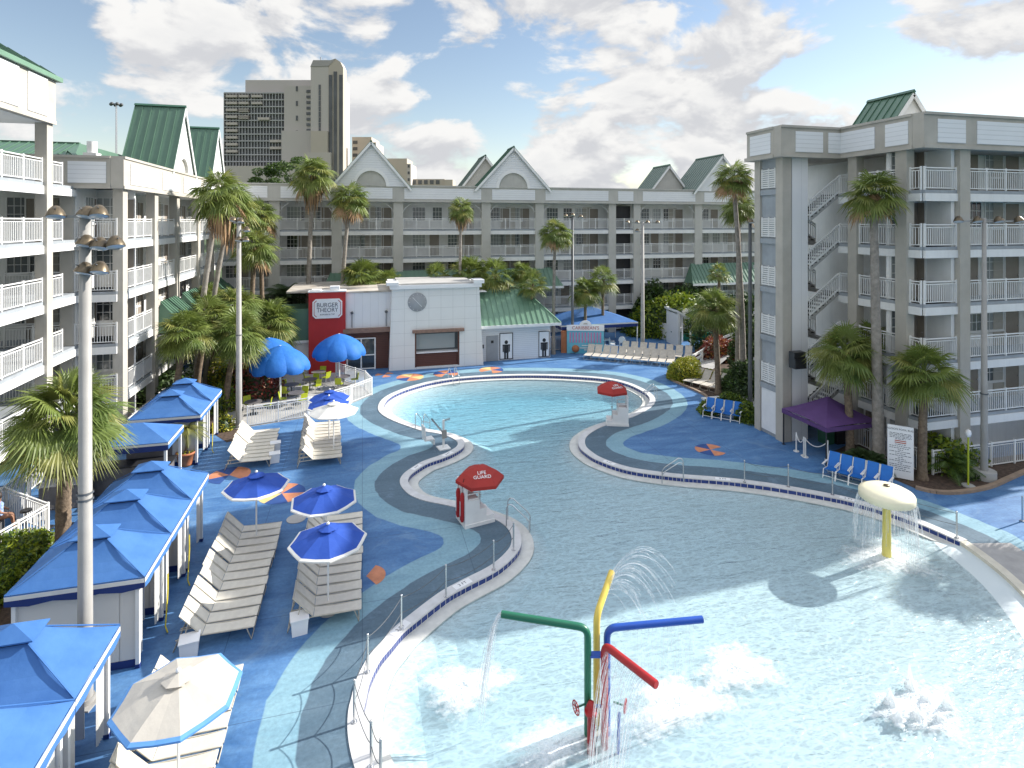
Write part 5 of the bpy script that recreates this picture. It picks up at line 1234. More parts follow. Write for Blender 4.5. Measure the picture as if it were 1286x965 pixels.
w=MB(); w.box(.6,1.9,-.9,-.3,0,.75,0); w.box(.55,1.95,-.95,-.25,.751,.8,1); part('ice_chest',w,[M['vinyl'],M['concrete']],bar)
for i in range(4):
    x=-1.9+i*.7; s=thing('bar_stool',f'{ORD[i]} dark bar stool from the left in front of the blue roofed bar','stool',(-10.3+x,25.4,0),0,'stools in front of the bar')
    w=MB(); w.cyl(0,0,.72,.78,.18,12); part('seat',w,M['black_plastic'],s); w=MB(); w.cyl(0,0,0,.72,.03,8); w.cyl(0,0,0,.03,.2,12); part('pedestal',w,M['steel'],s)
# white low fence by the hedge
fz=thing('white_railing','white slatted railing that turns a corner beside the clipped hedge','railing',(-11.3,25,0))
def seg_rail(root,a,b,h=1.1):
    L=math.hypot(b[0]-a[0],b[1]-a[1]); part('rail_panel',rail_mesh(L,h),None,root,(a[0]-root.location.x,a[1]-root.location.y,0),math.atan2(b[1]-a[1],b[0]-a[0]))
seg_rail(fz,(-13.6,26.9),(-11.3,25.0)); seg_rail(fz,(-11.3,25.0),(-13.2,19.0))
# patio fence of the restaurant
pf=thing('patio_fence','white slatted fence curving round the burger patio','fence',(-3,36,0))
FP=[(-6.3,35.05),(-3.1,35.9),(-.7,37.9),(.62,39.4),(.2,41.3),(-1.9,44.4)]
for a,b in zip(FP[:-1],FP[1:]): seg_rail(pf,a,b,1.15)
# gate fence by the restrooms
gf=thing('picket_gate','short white picket gate between the restrooms and the blue tent','gate',(*G(690,441),0))
seg_rail(gf,G(689,441),G(706,440),1.3)
# ------------------------------------------------------------------ loungers
def make_lounger(label,group,sling='sling',frame='frame_tan'):
    o=thing('sun_lounger',label,'sun lounger',(0,0,0),0,group)
    f=MB(); h=.34
    for s in (-.2,.2): f.tube([(-.52,s,h),(.8,s,h)],.018,6); f.tube([(-.5,s,h),(-1.04,s,.93)],.016,6)
    f.tube([(.8,-.2,h),(.8,.2,h)],.018,6); f.tube([(-1.04,-.2,.93),(-1.04,.2,.93)],.016,6); f.tube([(-.52,-.2,h),(-1.15,-.2,.30)],.016,6); f.tube([(-.52,.2,h),(-1.15,.2,.30)],.016,6)
    part('frame',f,M[frame],o)
    for x0,x1 in ((.62,.74),(-1.08,-1.2)):
        l=MB(); l.tube([(x0,-.2,h-.01),(x1,-.21,.01),(x1,.21,.01),(x0,.2,h-.01)],.016,6); part('leg',l,M[frame],o)
    b=MB(); b.tube([(-.85,-.18,.70),(-.95,-.18,.30)],.012,5); b.tube([(-.85,.18,.70),(-.95,.18,.30)],.012,5); part('back_brace',b,M[frame],o)
    s=MB(); n=6
    for i in range(n):
        x0=-.5+1.31*i/n; x1=-.5+1.31*(i+1)/n; z=lambda x:h+.018-.02*math.sin(math.pi*(x+.5)/1.31)
        s.add([(x0,-.215,z(x0)),(x1,-.215,z(x1)),(x1,.215,z(x1)),(x0,.215,z(x0)),(x0,-.215,z(x0)-.012),(x1,-.215,z(x1)-.012),(x1,.215,z(x1)-.012),(x0,.215,z(x0)-.012)],[(0,1,2,3),(7,6,5,4),(0,4,5,1),(2,6,7,3)]+([(0,3,7,4)] if i==0 else [])+([(1,5,6,2)] if i==n-1 else []))
    part('seat_sling',s,M[sling],o,fix=False)
    s=MB(); p=[(-.51,h+.02),(-.78,h+.31),(-1.06,.955)]
    for (xa,za),(xb,zb) in zip(p[:-1],p[1:]):
        s.add([(xa,-.215,za),(xb,-.215,zb),(xb,.215,zb),(xa,.215,za),(xa-.008,-.215,za-.012),(xb-.008,-.215,zb-.012),(xb-.008,.215,zb-.012),(xa-.008,.215,za-.012)],[(0,1,2,3),(7,6,5,4),(0,4,5,1),(2,6,7,3)])
    part('backrest',s,M[sling],o,fix=False)
    return o
LG=None
rows=[('row beside the joined cabanas','loungers in the left near row',-3.72,17.42,0,0.485,12),
      ('row under two blue umbrellas','loungers in the right near row',-.85,17.42,.005,.485,12),
      ('row under the beige umbrella','loungers under the beige umbrella',-3.75,10.75,0,.485,11),
      ('row beside the rear cabanas','loungers in the left rear row',-5.0,29.3,-.02,.48,9),
      ('row beside the patio fence umbrellas','loungers in the right rear row',-1.75,28.75,-.03,.48,11)]
for lab,grp,x,y,a,st,n in rows:
    for i in range(n):
        lb=f'{ORD[i] if i else "nearest"} cream lounger {"from the near end of" if i else "in"} the {lab}'
        xx=x+rng.uniform(-.03,.03)+a*i; yy=y+i*st; rz=rng.uniform(-.02,.02)
        if LG is None: LG=make_lounger(lb,grp); LG.location=(xx,yy,0)
        else: dup(LG,(xx,yy,0),rz,lb,grp)
LG2=None
def far_row(a,b,n,lab,grp,rz,off=0,sc=1.35):
    global LG2
    for i in range(n):
        t=i/max(1,n-1); x=a[0]+(b[0]-a[0])*t; y=a[1]+(b[1]-a[1])*t; lb=f'{ORD[i]} beige lounger from the left in the {lab}'
        if LG2 is None: LG2=make_lounger(lb,grp,'sling_grey','frame_tan'); LG2.location=(x,y,0); LG2.rotation_euler=(0,0,rz); LG2.scale=(1,sc,1)
        else: dup(LG2,(x,y,0),rz+rng.uniform(-.03,.03),lb,grp,(1,sc,1))
ra=math.atan2(-.8,-.6)
A=np.array(G(737,452)); B=np.array(G(841,461)); dv=(B-A)/np.linalg.norm(B-A); pr=np.array([-dv[1],dv[0]]); rz=math.atan2(-pr[1],-pr[0])
far_row(A+pr*.8,B+pr*.8,11,'front far row beyond the round pool','loungers in the front far row',rz,sc=1.35)
far_row(A+dv*2.6+pr*3.1,B+dv*1.2+pr*3.1,8,'back far row before the curved wall','loungers in the back far row',rz,sc=1.35)
C=np.array(G(862,485)); D_=np.array(G(895,493)); dv=(D_-C)/np.linalg.norm(D_-C); pr=np.array([-dv[1],dv[0]])
far_row(C+pr*.8,D_+pr*.8,4,'short row beside the yellow bush','loungers beside the yellow bush',math.atan2(-pr[1],-pr[0]))
# ------------------------------------------------------------------ blue deck chairs
def make_chair(lb,grp):
    o=thing('deck_chair',lb,'deck chair',(0,0,0),0,grp)
    f=MB()
    for s in (-.29,.29): f.tube([(.42,s,.0),(.30,s,.40),(-.28,s,.34),(-.62,s,1.0)],.022,6); f.tube([(-.42,s,0),(-.05,s,.36),(.25,s,.60)],.02,6)
    part('frame',f,M['vinyl'],o)
    for s in (-.32,.32): a=MB(); a.box(-.36,.34,s-.045,s+.045,.62,.65); part('armrest',a,M['vinyl'],o)
    for x,z in ((.38,.12),(-.38,.08)): l=MB(); l.tube([(x,-.29,z),(x,.29,z)],.018,6); part('stretcher',l,M['vinyl'],o)
    s=MB(); s.prism([(.30,.405),(0,.36),(-.27,.35),(-.27,.365),(0,.375),(.30,.42)],-.26,.26,'y'); part('seat_sling',s,M['sling_blue'],o)
    s=MB(); s.prism([(-.27,.36),(-.62,1.02),(-.605,1.03),(-.255,.37)],-.26,.26,'y'); part('backrest',s,M['sling_blue'],o)
    return o
CH=None
def chairs(a,b,n,rz,lab,grp):
    global CH
    for i in range(n):
        t=i/(n-1); x=a[0]+(b[0]-a[0])*t; y=a[1]+(b[1]-a[1])*t; lb=f'{ORD[i]} blue sling deck chair from the left {lab}'
        if CH is None: CH=make_chair(lb,grp); CH.location=(x,y,0); CH.rotation_euler=(0,0,rz); CH.scale=(.92,.84,.95)
        else: dup(CH,(x,y,0),rz+rng.uniform(-.05,.05),lb,grp,(.92,.84,.95))
a=G(1044,599); b=G(1110,618); rz=math.atan2(b[1]-a[1],b[0]-a[0])-math.pi/2
chairs(a,b,5,rz,'beside the purple tent','blue chairs near the purple tent')
a=G(890,523); b=G(925,529); rz=math.atan2(b[1]-a[1],b[0]-a[0])-math.pi/2
chairs(a,b,4,rz,'behind the far lifeguard stand','blue chairs by the centre planting bed')
# ------------------------------------------------------------------ umbrellas
def umbrella(label,x,y,z=2.5,r=1.13,cv='umbrella_blue',tm='canvas_white',name='pool_umbrella',rise=.38,rot=.2,grp='umbrellas among the loungers',tilt=0):
    o=thing(name,label,'umbrella',(x,y,0),rot,grp); n=8
    def P_(k,f,dz=0): a=2*math.pi*k/n; return (r*f*math.cos(a),r*f*math.sin(a),z-rise*(f**1.25)+dz)
    c=MB(); fr=[.0,.22,.45,.68,.935]
    for k in range(n):
        for i in range(len(fr)-1):
            f0,f1=fr[i],fr[i+1]; a0=2*math.pi*k/n; mid=lambda f:tuple(np.array(P_(k,f))*.5+np.array(P_(k+1,f))*.5-np.array([0,0,.02*f]))
            if i==0: c.add([P_(k,f1),mid(f1),P_(k,0)],[(0,1,2)]); c.add([mid(f1),P_(k+1,f1),P_(k,0)],[(0,1,2)])
            else: c.add([P_(k,f1),mid(f1),mid(f0),P_(k,f0)],[(0,1,2,3)]); c.add([mid(f1),P_(k+1,f1),P_(k+1,f0),mid(f0)],[(0,1,2,3)])
    part('canopy',c,M[cv],o,fix=False)
    t=MB()
    for k in range(n):
        m=lambda f:tuple(np.array(P_(k,f))*.5+np.array(P_(k+1,f))*.5-np.array([0,0,.02]))
        t.add([P_(k,1),m(1),m(.935),P_(k,.935)],[(0,1,2,3)]); t.add([m(1),P_(k+1,1),P_(k+1,.935),m(.935)],[(0,1,2,3)])
        t.add([P_(k,1),m(1),tuple(np.array(m(1))-[0,0,.04]),P_(k,1,-.04)],[(0,1,2,3)]); t.add([m(1),P_(k+1,1),P_(k+1,1,-.04),tuple(np.array(m(1))-[0,0,.04])],[(0,1,2,3)])
    part('trim_band',t,M[tm],o,fix=False)
    v=MB()
    for k in range(n):
        q=.26; v.add([P_(k,q,.07),P_(k+1,q,.07),P_(k,0,.1)],[(0,1,2)]); 
        a=P_(k,q,.07); b=P_(k+1,q,.07); m2=tuple((np.array(a)+b)/2+np.array([0,0,-.035])); v.add([a,m2,P_(k,0,.1)],[(0,1,2)])
    part('vent_cap',v,M[cv],o,fix=False)
    for k in range(n):
        pass
    rb=MB()
    for k in range(n): rb.bar(P_(k,.04,-.03),P_(k,.97,-.03),.02,.025); rb.bar((0,0,z-rise-.15),P_(k,.5,-.04),.015)
    part('ribs',rb,M['vinyl'],o)
    p=MB(); p.cyl(0,0,0,z,.028,10); p.ball((0,0,z+.13),.05); part('pole',p,M['vinyl'],o)
    b=MB(); b.lathe([(.26,0),(.26,.05),(.06,.1),(.05,.3),(.001,.3)],16); part('base',b,M['concrete'],o)
    return o
x,y=G(322,597,2.5); umbrella('blue umbrella with white trim over the far end of the left lounger row',x,y)
x,y=G(407,614,2.5); umbrella('blue umbrella with white trim over the far end of the right lounger row',x,y,rot=.45)
x,y=G(412,663,2.5); umbrella('blue umbrella with white trim over the middle of the right lounger row',x,y,rot=.1)
x,y=G(224,850,2.5); umbrella('beige umbrella with light blue trim over the bottom lounger row',x,y,cv='canvas_beige',tm='trim_lightblue',rot=.3,r=1.17)
x,y=G(414,492,2.35); umbrella('blue umbrella farthest of the three crowded ones by the patio fence',x,y,2.35,1.15,rot=.1)
x,y=G(413,500,2.42); umbrella('blue umbrella in the middle of the three crowded ones',x,y,2.42,1.15,rot=.35)
x,y=G(419,507,2.6); umbrella('off white umbrella nearest of the three crowded ones',x,y,2.6,1.2,cv='canvas_white',tm='canvas_white',rot=.2)
def market(label,x,y,z=3.75,r=1.82):
    o=thing('market_umbrella',label,'umbrella',(x,y,0),.35,'big blue patio umbrellas'); n=8; c=MB()
    prof=[(0,0),(.10,-.05),(.3,-.20),(.52,-.42),(.72,-.70),(.87,-1.02),(.96,-1.35),(.99,-1.62),(.96,-1.80)]; m=6
    def P_(k,t,f,dz):   # gore k, t in 0..1 across, bulging
        a=2*math.pi*(k+t)/n; s_=math.sin(math.pi*t)**.6; b=.93+.08*s_
        rr=r*f*b; return (rr*math.cos(a),rr*math.sin(a),z+dz*(.90+.10*s_)*.9+.03*s_*f)
    allc=MB()
    for k in range(n):
        c=MB()
        for i in range(len(prof)-1):
            for j in range(m):
                (f0,z0),(f1,z1)=prof[i],prof[i+1]; t0,t1=j/m,(j+1)/m
                c.add([P_(k,t0,f1,z1),P_(k,t1,f1,z1),P_(k,t1,f0,z0),P_(k,t0,f0,z0)],[(0,1,2,3)],0,True)
        c.weld(); allc.add(c.v,c.f,0,True)
    part('canopy',allc,M['market_blue'],o,fix=False)
    rb=MB()
    for k in range(n): a=2*math.pi*k/n; rb.tube([(0,0,z-.12),(.44*r*math.cos(a),.44*r*math.sin(a),z-.48),(.8*r*math.cos(a),.8*r*math.sin(a),z-1.15)],.018,5); rb.bar((0,0,z-1.5),(.44*r*math.cos(a),.44*r*math.sin(a),z-.5),.02)
    part('ribs',rb,M['vinyl'],o); p=MB(); p.cyl(0,0,0,z,.06,10); part('pole',p,M['vinyl'],o); b=MB(); b.box(-.35,.35,-.35,.35,0,.08); part('base',b,M['concrete'],o)
x,y=G(352,435,3.7); market('big blue scalloped umbrella nearest on the patio, before the palm clump',x,y)
x,y=G(338,425,3.7); market('big blue scalloped umbrella half hidden behind the nearest one',x,y)
x,y=G(426,420,3.7); market('big blue scalloped umbrella in front of the red sign wall',x,y)
# ------------------------------------------------------------------ patio furniture
def table(x,y,lb,r=.5):
    o=thing('patio_table',lb,'table',(x,y,0),0,'round tables on the burger patio'); t=MB(); t.cyl(0,0,.72,.75,r,18); part('tabletop',t,M['counter'],o); t=MB(); t.cyl(0,0,.02,.72,.035,8); t.cyl(0,0,0,.03,.28,12); part('pedestal',t,M['pole_dark'],o)
def make_pchair(lb):
    o=thing('patio_chair',lb,'chair',(0,0,0),0,'lime green chairs on the burger patio')
    s=MB(); s.box(-.22,.22,-.22,.22,.43,.46); part('seat',s,M['lime_plastic'],o); s=MB(); s.prism([(-.2,.47),(-.28,.88),(-.25,.88),(-.17,.47)],-.22,.22,'y'); part('backrest',s,M['lime_plastic'],o)
    for a in (-.19,.19):
        for b in (-.19,.19): l=MB(); l.bar((a,b,.43),(a*1.15,b*1.15,0),.025); part('leg',l,M['steel'],o)
    return o
tabs=[(318,520,'table by the left end of the patio fence'),(372,508,'table under the nearest big umbrella'),(366,497,'dark table in the middle of the patio'),(389,490,'table behind the crowded umbrellas'),(431,486,'table under the umbrella before the red wall'),(400,480,'table nearest the red wall'),(310,503,'table beside the reddish plants')]
PC=None; ci=0
for ti,(px,py,lb) in enumerate(tabs):
    x,y=G(px,py); table(x,y,lb)
    for j in range(3 if ti%2 else 2):
        a=ti*1.1+j*2.1; l=f'{ORD[j]} lime green chair around the {lb}'; p=(x+.78*math.cos(a),y+.78*math.sin(a),0)
        if PC is None: PC=make_pchair(l); PC.location=p; PC.rotation_euler=(0,0,a+math.pi)
        else: dup(PC,p,a+math.pi,l)
# ------------------------------------------------------------------ lifeguard stands
def guard(label,x,y,rz,h=1.55,uz=2.2,ur=.95,tubes=False,urz=0,tx=(0,0),uoff=(.2,-.1)):
    o=thing('lifeguard_stand',label,'lifeguard chair',(x,y,0),rz,'lifeguard stands')
    b=MB(); b.box(-.62,.62,-.48,.48,0,.12); part('base',b,M['white_paint'],o)
    b=MB(); b.prism([(-.60,.121),(.60,.121),(.60,.30),(.28,.30),(.28,.62),(-.0,.62),(-.0,1.0),(-.60,1.0)],-.44,.44,'y'); part('step_body',b,M['white_paint'],o)
    b=MB(); b.box(-.60,-.50,-.44,.44,1.001,h+.08); part('backrest',b,M['white_paint'],o)
    b=MB(); b.box(-.49,-.05,-.40,.40,1.001,1.05); part('seat',b,M['sign_white'],o)
    for s in (-.42,.38): b=MB(); b.box(-.5,-.02,s,s+.04,1.22,1.26); b.box(-.06,-.02,s,s+.04,1.0,1.22); part('armrest',b,M['vinyl'],o)
    um=MB(); n=6; r=ur; z=uz
    ux,uy=uoff
    cu=thing('lifeguard_umbrella','red umbrella lettered in white '+tx[1],'umbrella',(0,0,0),0,'red lifeguard umbrellas') 
    wx,wy=x+ux*math.cos(rz)-uy*math.sin(rz),y+ux*math.sin(rz)+uy*math.cos(rz); cu.location=(wx,wy,0); cu.rotation_euler=(0,0,urz)
    fr=[(0,0),(.35,-.10),(.7,-.27),(1,-.5)]
    for k in range(n):
        a0=2*math.pi*k/n-math.pi/2-math.pi/n; a1=a0+2*math.pi/n
        for (f0,z0),(f1,z1) in zip(fr[:-1],fr[1:]):
            um.add([(r*f1*math.cos(a0),r*f1*math.sin(a0),z+z1),(r*f1*math.cos(a1),r*f1*math.sin(a1),z+z1),(r*f0*math.cos(a1),r*f0*math.sin(a1),z+z0),(r*f0*math.cos(a0),r*f0*math.sin(a0),z+z0)],[(0,1,2,3)])
        um.add([(r*math.cos(a0),r*math.sin(a0),z-.5),(r*math.cos(a1),r*math.sin(a1),z-.5),(r*1.0*math.cos(a1),r*math.sin(a1),z-.62),(r*math.cos(a0),r*math.sin(a0),z-.62)],[(0,1,2,3)])
    part('canopy',um,M['red_canvas'],cu,fix=False)
    # lettering lies on the panel that faces -y
    ap=r*math.cos(math.pi/n); sl=math.atan2(.27-.10+.0,ap*.35)
    for t_,f in (('LIFE',.47),('GUARD',.66)):
        zz=z-.10-(f-.35)*(.17/.35)+.012; text(t_,.20,M['sign_white'],cu,(0,-ap*f-.01,zz),(sl,0,0),ext=.003)
    rb=MB()
    for k in range(n): a=2*math.pi*k/n-math.pi/2-math.pi/n; rb.bar((0,0,z-.03),(r*.98*math.cos(a),r*.98*math.sin(a),z-.52),.015)
    part('ribs',rb,M['steel'],cu); p=MB(); p.cyl(0,0,.2,z,.022,8); p.cyl(0,0,.9,1.0,.05,8); part('pole',p,M['steel'],cu)
    if tubes:
        for i,(tx_,ty_) in enumerate(((-.66,-.28),(-.66,.14))):
            t=MB(); t.tube([(0,0,.2),(0,.01,.3),(0,0,1.2),(0,0,1.3)],[.05,.085,.085,.05],10)
            q=thing('rescue_tube',['red rescue tube hanging on the right of the lifeguard chair back','red rescue tube hanging on the left of the lifeguard chair back'][i],'rescue tube',(x+tx_*math.cos(rz)-ty_*math.sin(rz),y+tx_*math.sin(rz)+ty_*math.cos(rz),.0),rz,'rescue tubes on the near lifeguard stand')
            part('float',t,M['red_paint'],q); s=MB(); s.tube([(0,0,1.3),(.02,.03,1.6),(.08,0,1.82)],.012,5); part('strap',s,M['dark'],q)
            s=MB(); s.box(-.089,-.086,-.03,.03,.45,1.0); part('lettering_patch',s,M['sign_white'],q)
    return o
x,y=G(597,653); guard('white lifeguard chair with two red rescue tubes on the near peninsula',x,y,R(12),tubes=True,uz=2.15,ur=.95,urz=R(-2),tx=(0,'over the near lifeguard chair'),uoff=(.15,-.1))
x,y=G(775,532); guard('white lifeguard chair without tubes at the right of the round pool',x,y,R(160),uz=2.45,ur=.95,urz=R(8),tx=(0,'over the far lifeguard chair'),uoff=(.3,.1))
# pool lift
x,y=G(557,563); o=thing('pool_lift','white pool lift chair with mast at the tip of the peninsula','pool lift',(x,y,0),.2)
b=MB(); b.box(-.3,.3,-.3,.3,0,.05); b.cyl(0,0,.05,1.45,.06,10); part('mast',b,M['vinyl'],o)
b=MB(); b.bar((0,0,1.4),(.35,0,1.45),.07); b.bar((0,0,.75),(-.55,.3,1.5),.07); part('arm',b,M['steel'],o)
b=MB(); b.box(-.95,-.45,.1,.6,.45,.52); b.prism([(-.95,.52),(-1.0,1.2),(-.93,1.2),(-.88,.52)],.1,.6,'y'); b.box(-.5,-.4,.15,.55,.2,.45); part('seat',b,M['vinyl'],o)
b=MB(); b.box(-.12,.12,-.16,-.07,.55,.95); part('control_box',b,M['pole_grey'],o)
# hand rails
def handrail(lb,px,py,rz,steel=True,w=.5,L=.75,h=.85,lower=-.6):
    x,y=G(px,py); o=thing('pool_handrail',lb,'handrail',(x,y,0),rz,'stainless handrails at the pool edge')
    for s in (0,w):
        m=MB(); m.tube([(0,s,0),(0,s,h*.85),(.08,s,h),(.2,s,h),(L,s,h*.45),(L+.12,s,h*.25),(L+.12,s,lower)],.022,8); part('rail',m,M['steel'],o)
    m=MB(); m.tube([(L+.12,0,-.3),(L+.12,w,-.3)],.02,6); m.tube([(L+.12,0,.15),(L+.12,w,.15)],.02,6); part('rung',m,M['steel'],o)
handrail('steel handrail pair beside the near lifeguard chair',636,662,R(-20))
handrail('steel handrail pair in front of the pool lift',532,541,R(60))
handrail('steel ladder rail at the far side of the round pool near the clock tower',563,476,R(-75))
handrail('steel ladder rail at the right end of the round pool',822,499,R(170))
handrail('steel handrail pair on the right edge of the middle pool',858,600,R(150),L=.8)
# rope barriers
def barrier(lb,pts,hidden=()):
    P=[G(*p) for p in pts]; o=thing('rope_barrier',lb,'rope barrier',(P[0][0],P[0][1],0)); ox,oy=P[0]
    for x,y in P: m=MB(); m.cyl(x-ox,y-oy,.03,.97,.03,8); m.cyl(x-ox,y-oy,.03,.05,.07,10); m.ball((x-ox,y-oy,.99),.035); part('post',m,M['steel'],o)
    for z in (.93,.5):
        m=MB()
        for (a,b) in zip(P[:-1],P[1:]):
            m.tube([(a[0]-ox+(b[0]-a[0])*t,a[1]-oy+(b[1]-a[1])*t,z-.12*4*t*(1-t)) for t in [i/8 for i in range(9)]],.009,5)
        part('cable',m,M['pole_dark'],o)
barrier('steel posts with two cables along the left edge of the beach pool',[(478,990),(466,965),(445,908.5),(461.7,846),(504,792),(560,750.5),(620,717),(645,692)])
barrier('steel posts with two cables along the right edge of the middle pool',[(935,607),(990,612.5),(1045.5,622.5),(1201.5,677)])
x,y=G(1284,655); m=MB()
o=thing('barrier_post','single steel post on the blue deck at the right edge','post',(x,y,0)); m.cyl(0,0,0,.97,.03,8); part('post_shaft',m,M['steel'],o); m=MB(); m.cyl(0,0,0,.03,.09,10); part('foot',m,M['steel'],o)
# side tables, white boxes
for px,py,z,lb in ((376,793,.42,'white cube side table at the near end of the right lounger row'),(238,822,.42,'white cube side table between the left lounger row and the bottom row'),(346,566,.4,'small white side table beside the left rear lounger row'),(345,580,.4,'small white side table at the near end of the left rear lounger row')):
    x,y=G(px,py); o=thing('side_table',lb,'side table',(x,y,0),.15); m=MB(); m.prism([(-.2,0),(.2,0),(.23,z),(-.23,z)],-.2,.2,'y'); part('body',m,M['sign_white'],o); m=MB(); m.box(-.25,.25,-.23,.23,z+.001,z+.03); part('tabletop',m,M['sign_white'],o)
# green chair beside the nearest cabana
x,y=-5.05,11.75; o=thing('armchair','white chair with a teal cushion between the two nearest cabanas','chair',(x,y,0),.3)
m=MB(); m.box(-.3,.3,-.3,.3,.3,.36); part('seat',m,M['vinyl'],o); m=MB(); m.prism([(-.3,.36),(.3,.36),(.34,.9),(.2,1.3),(-.2,1.3),(-.34,.9)],.3,.36,'y'); part('backrest',m,M['vinyl'],o)
m=MB(); m.prism([(-.24,.38),(.24,.38),(.27,.85),(.15,1.15),(-.15,1.15),(-.27,.85)],.24,.298,'y'); part('cushion',m,M['green_paint'],o)
for a in (-.27,.27):
    for b in (-.27,.27): m=MB(); m.bar((a,b,.3),(a*1.1,b*1.1,0),.04); part('leg',m,M['vinyl'],o)
# yellow hoses hanging at the cabanas
for i,(x,y,lb) in enumerate(((-5.5,18.75,'yellow hose looped beside the middle of the joined cabanas'),(-5.5,20.9,'yellow hose hanging at the far joined cabana'),(-7.4,32.2,'yellow hose hanging between the two rear cabanas'))):
    m=MB(); m.tube([(0,0,1.3),(.03,-.1,.9),(.06,-.3,.45),(.1,-.55,.12),(.2,-.7,.03)],.02,6); solo('hose',lb,'hose',m,M['hose_yellow'],(x,y,0),0,'yellow hoses at the cabanas')
# ------------------------------------------------------------------ purple tent
o=thing('purple_canopy_tent','purple pop-up canopy tent beside the stair tower','tent',(22.75,24.0,0)); w=1.6; z0,z1=1.85,2.75
m=MB()
cs=[(-w,-w),(w,-w),(w,w*.85),(-w,w*.85)]
for i in range(4):
    a,b=cs[i],cs[(i+1)%4]; mid=((a[0]+b[0])/2,(a[1]+b[1])/2)
    n=4
    for (p,q) in ((a,mid),(mid,b)):
        zp=z0 if p is a else z0+.06; zq=z0+.06 if p is a else z0
        for j in range(n):
            u,v=j/n,(j+1)/n; S_=lambda p_,zz,u:(p_[0]*(1-u),p_[1]*(1-u),zz+(z1-zz)*(u**1.15))
            m.add([S_(p,zp,u),S_(q,zq,u),S_(q,zq,v),S_(p,zp,v)],[(0,1,2,3)])
    m.add([(*a,z0-.22),(*b,z0-.22),(*b,z0),(*a,z0)],[(0,1,2,3)])
part('canopy',m,M['purple'],o,fix=False)
for a in ((-w+.05,-w+.05),(w-.05,-w+.05),(w-.05,w*.8),(-w+.05,w*.8)): m=MB(); m.bar((*a,0),(*a,z0),.045); m.box(a[0]-.07,a[0]+.07,a[1]-.07,a[1]+.07,0,.02); part('leg',m,M['black_plastic'],o)
m=MB(); m.ball((-w+.1,-w-.1,.18),.17,8,6,0,.18); solo('sandbag','black weight bag at the front leg of the purple tent','weight bag',m,M['black_plastic'],(22.75,24.0,0))
for i,(x,y) in enumerate(((23.5,24.9),(24.1,24.8))):
    q=thing('waste_bin',['dark green wheeled bin under the purple tent','black bin beside the green one under the purple tent'][i],'bin',(x,y,0)); m=MB(); m.prism([(-.25,0),(.25,0),(.3,1.0),(-.3,1.0)],-.28,.28,'y'); part('body',m,M['green_trim' if i==0 else 'black_plastic'],q); m=MB(); m.box(-.33,.33,-.32,.32,1.001,1.08); part('lid',m,M['green_trim' if i==0 else 'black_plastic'],q)
# rope stanchions
SPn=[G(1000,567),G(1009.5,573),G(1011.5,574.5),G(1039.5,578)]
o=thing('rope_stanchions','white posts joined by a slack white rope in front of the purple tent','barrier',(*SPn[0],0)); ox,oy=SPn[0]
for x,y in SPn: m=MB(); m.cyl(x-ox,y-oy,0,.95,.035,8); m.cyl(x-ox,y-oy,0,.03,.14,12); part('post',m,M['vinyl'],o)
for a,b in ((SPn[0],SPn[1]),(SPn[2],SPn[3])): m=MB(); m.tube([(a[0]-ox+(b[0]-a[0])*t,a[1]-oy+(b[1]-a[1])*t,.9-.32*4*t*(1-t)) for t in [i/10 for i in range(11)]],.022,6); part('rope',m,M['vinyl'],o)
# rules board
a=G(1114.5,599); b=G(1147.5,605.5); L=math.hypot(b[0]-a[0],b[1]-a[1]); ang=math.atan2(b[1]-a[1],b[0]-a[0]); hz=Zat(*b,538)
o=thing('rules_board','tall white pool rules board with dark lettering before the sabal palms','sign board',(*a,0),ang); m=MB(); m.box(0,L,0,.08,.05,hz); part('board',m,M['sign_white'],o)
text('LAGOON POOL RULES',L/8.6,M['ink'],o,(L/2,-.006,hz-.16),(math.pi/2,0,0),ext=.002)
rr=random.Random(5); zz=hz-.34; m=MB(); m2=MB()
for i in range(22):
    if i in (5,6): 
        w_=L*.22; m2.box(L/2-w_,L/2+w_,-.004,-.001,zz-.022,zz+.022)
    else:
        w_=L*(.42 if i<4 else rr.choice([.1,.2,.38,.40,.42])); x=.08*L; 
        x=L/2-w_ if i<4 or w_<L*.25 else .08*L; x1=x+2*w_
        while x<x1-.02: q=rr.uniform(.04,.13); m.box(x,min(x+q,x1),-.004,-.001,zz-.012,zz+.012); x+=q+.025
    zz-=.062 if i<4 else .082
part('printed_lines',m,M['ink'],o)['kind']='stuff'; part('printed_warning',m2,M['ink_red'],o)
for x in (.1,L-.1): m=MB(); m.box(x-.03,x+.03,.081,.13,0,hz-.1); part('post',m,M['vinyl'],o)
# ------------------------------------------------------------------ kiosk and blue tent
a=np.array(G(712,444)); b=np.array(G(758.5,444.5)); L=np.linalg.norm(b-a); ang=math.atan2(*(b-a)[::-1]); hk=2.05
o=thing('ticket_kiosk','small light blue kiosk with a pink striped panel and white arched sign','kiosk',(*a,0),ang)
m=MB(); m.box(0,L,0,1.2,0,hk); part('body',m,M['kiosk_blue'],o)
m=MB(); m.box(-.5,-.02,.1,1.1,0,1.9); part('side_panel',m,M['terracotta'],o)
for i in range(11):
    x=.22+(L-.44)*i/10.6; m=MB(); m.box(x,x+.13,-.03,-.002,.95,1.85); part('stripe',m,M['pink' if i%2==0 else 'canvas_white'] if 0 else M['pink'],o)
m=MB(); m.box(.14,L-.12,-.02,-.001,.9,1.9); part('panel_frame',m,M['sling_grey'],o) if 0 else None
m=MB(); m.box(-.02,L+.02,-.08,-.01,hk-.05,hk+.45,0); m.prism([(L/2+.52*math.cos(math.pi*i/14),hk+.451+.40*math.sin(math.pi*i/14)) for i in range(15)],-.08,-.01,'y'); part('sign_board',m,M['sign_white'],o)
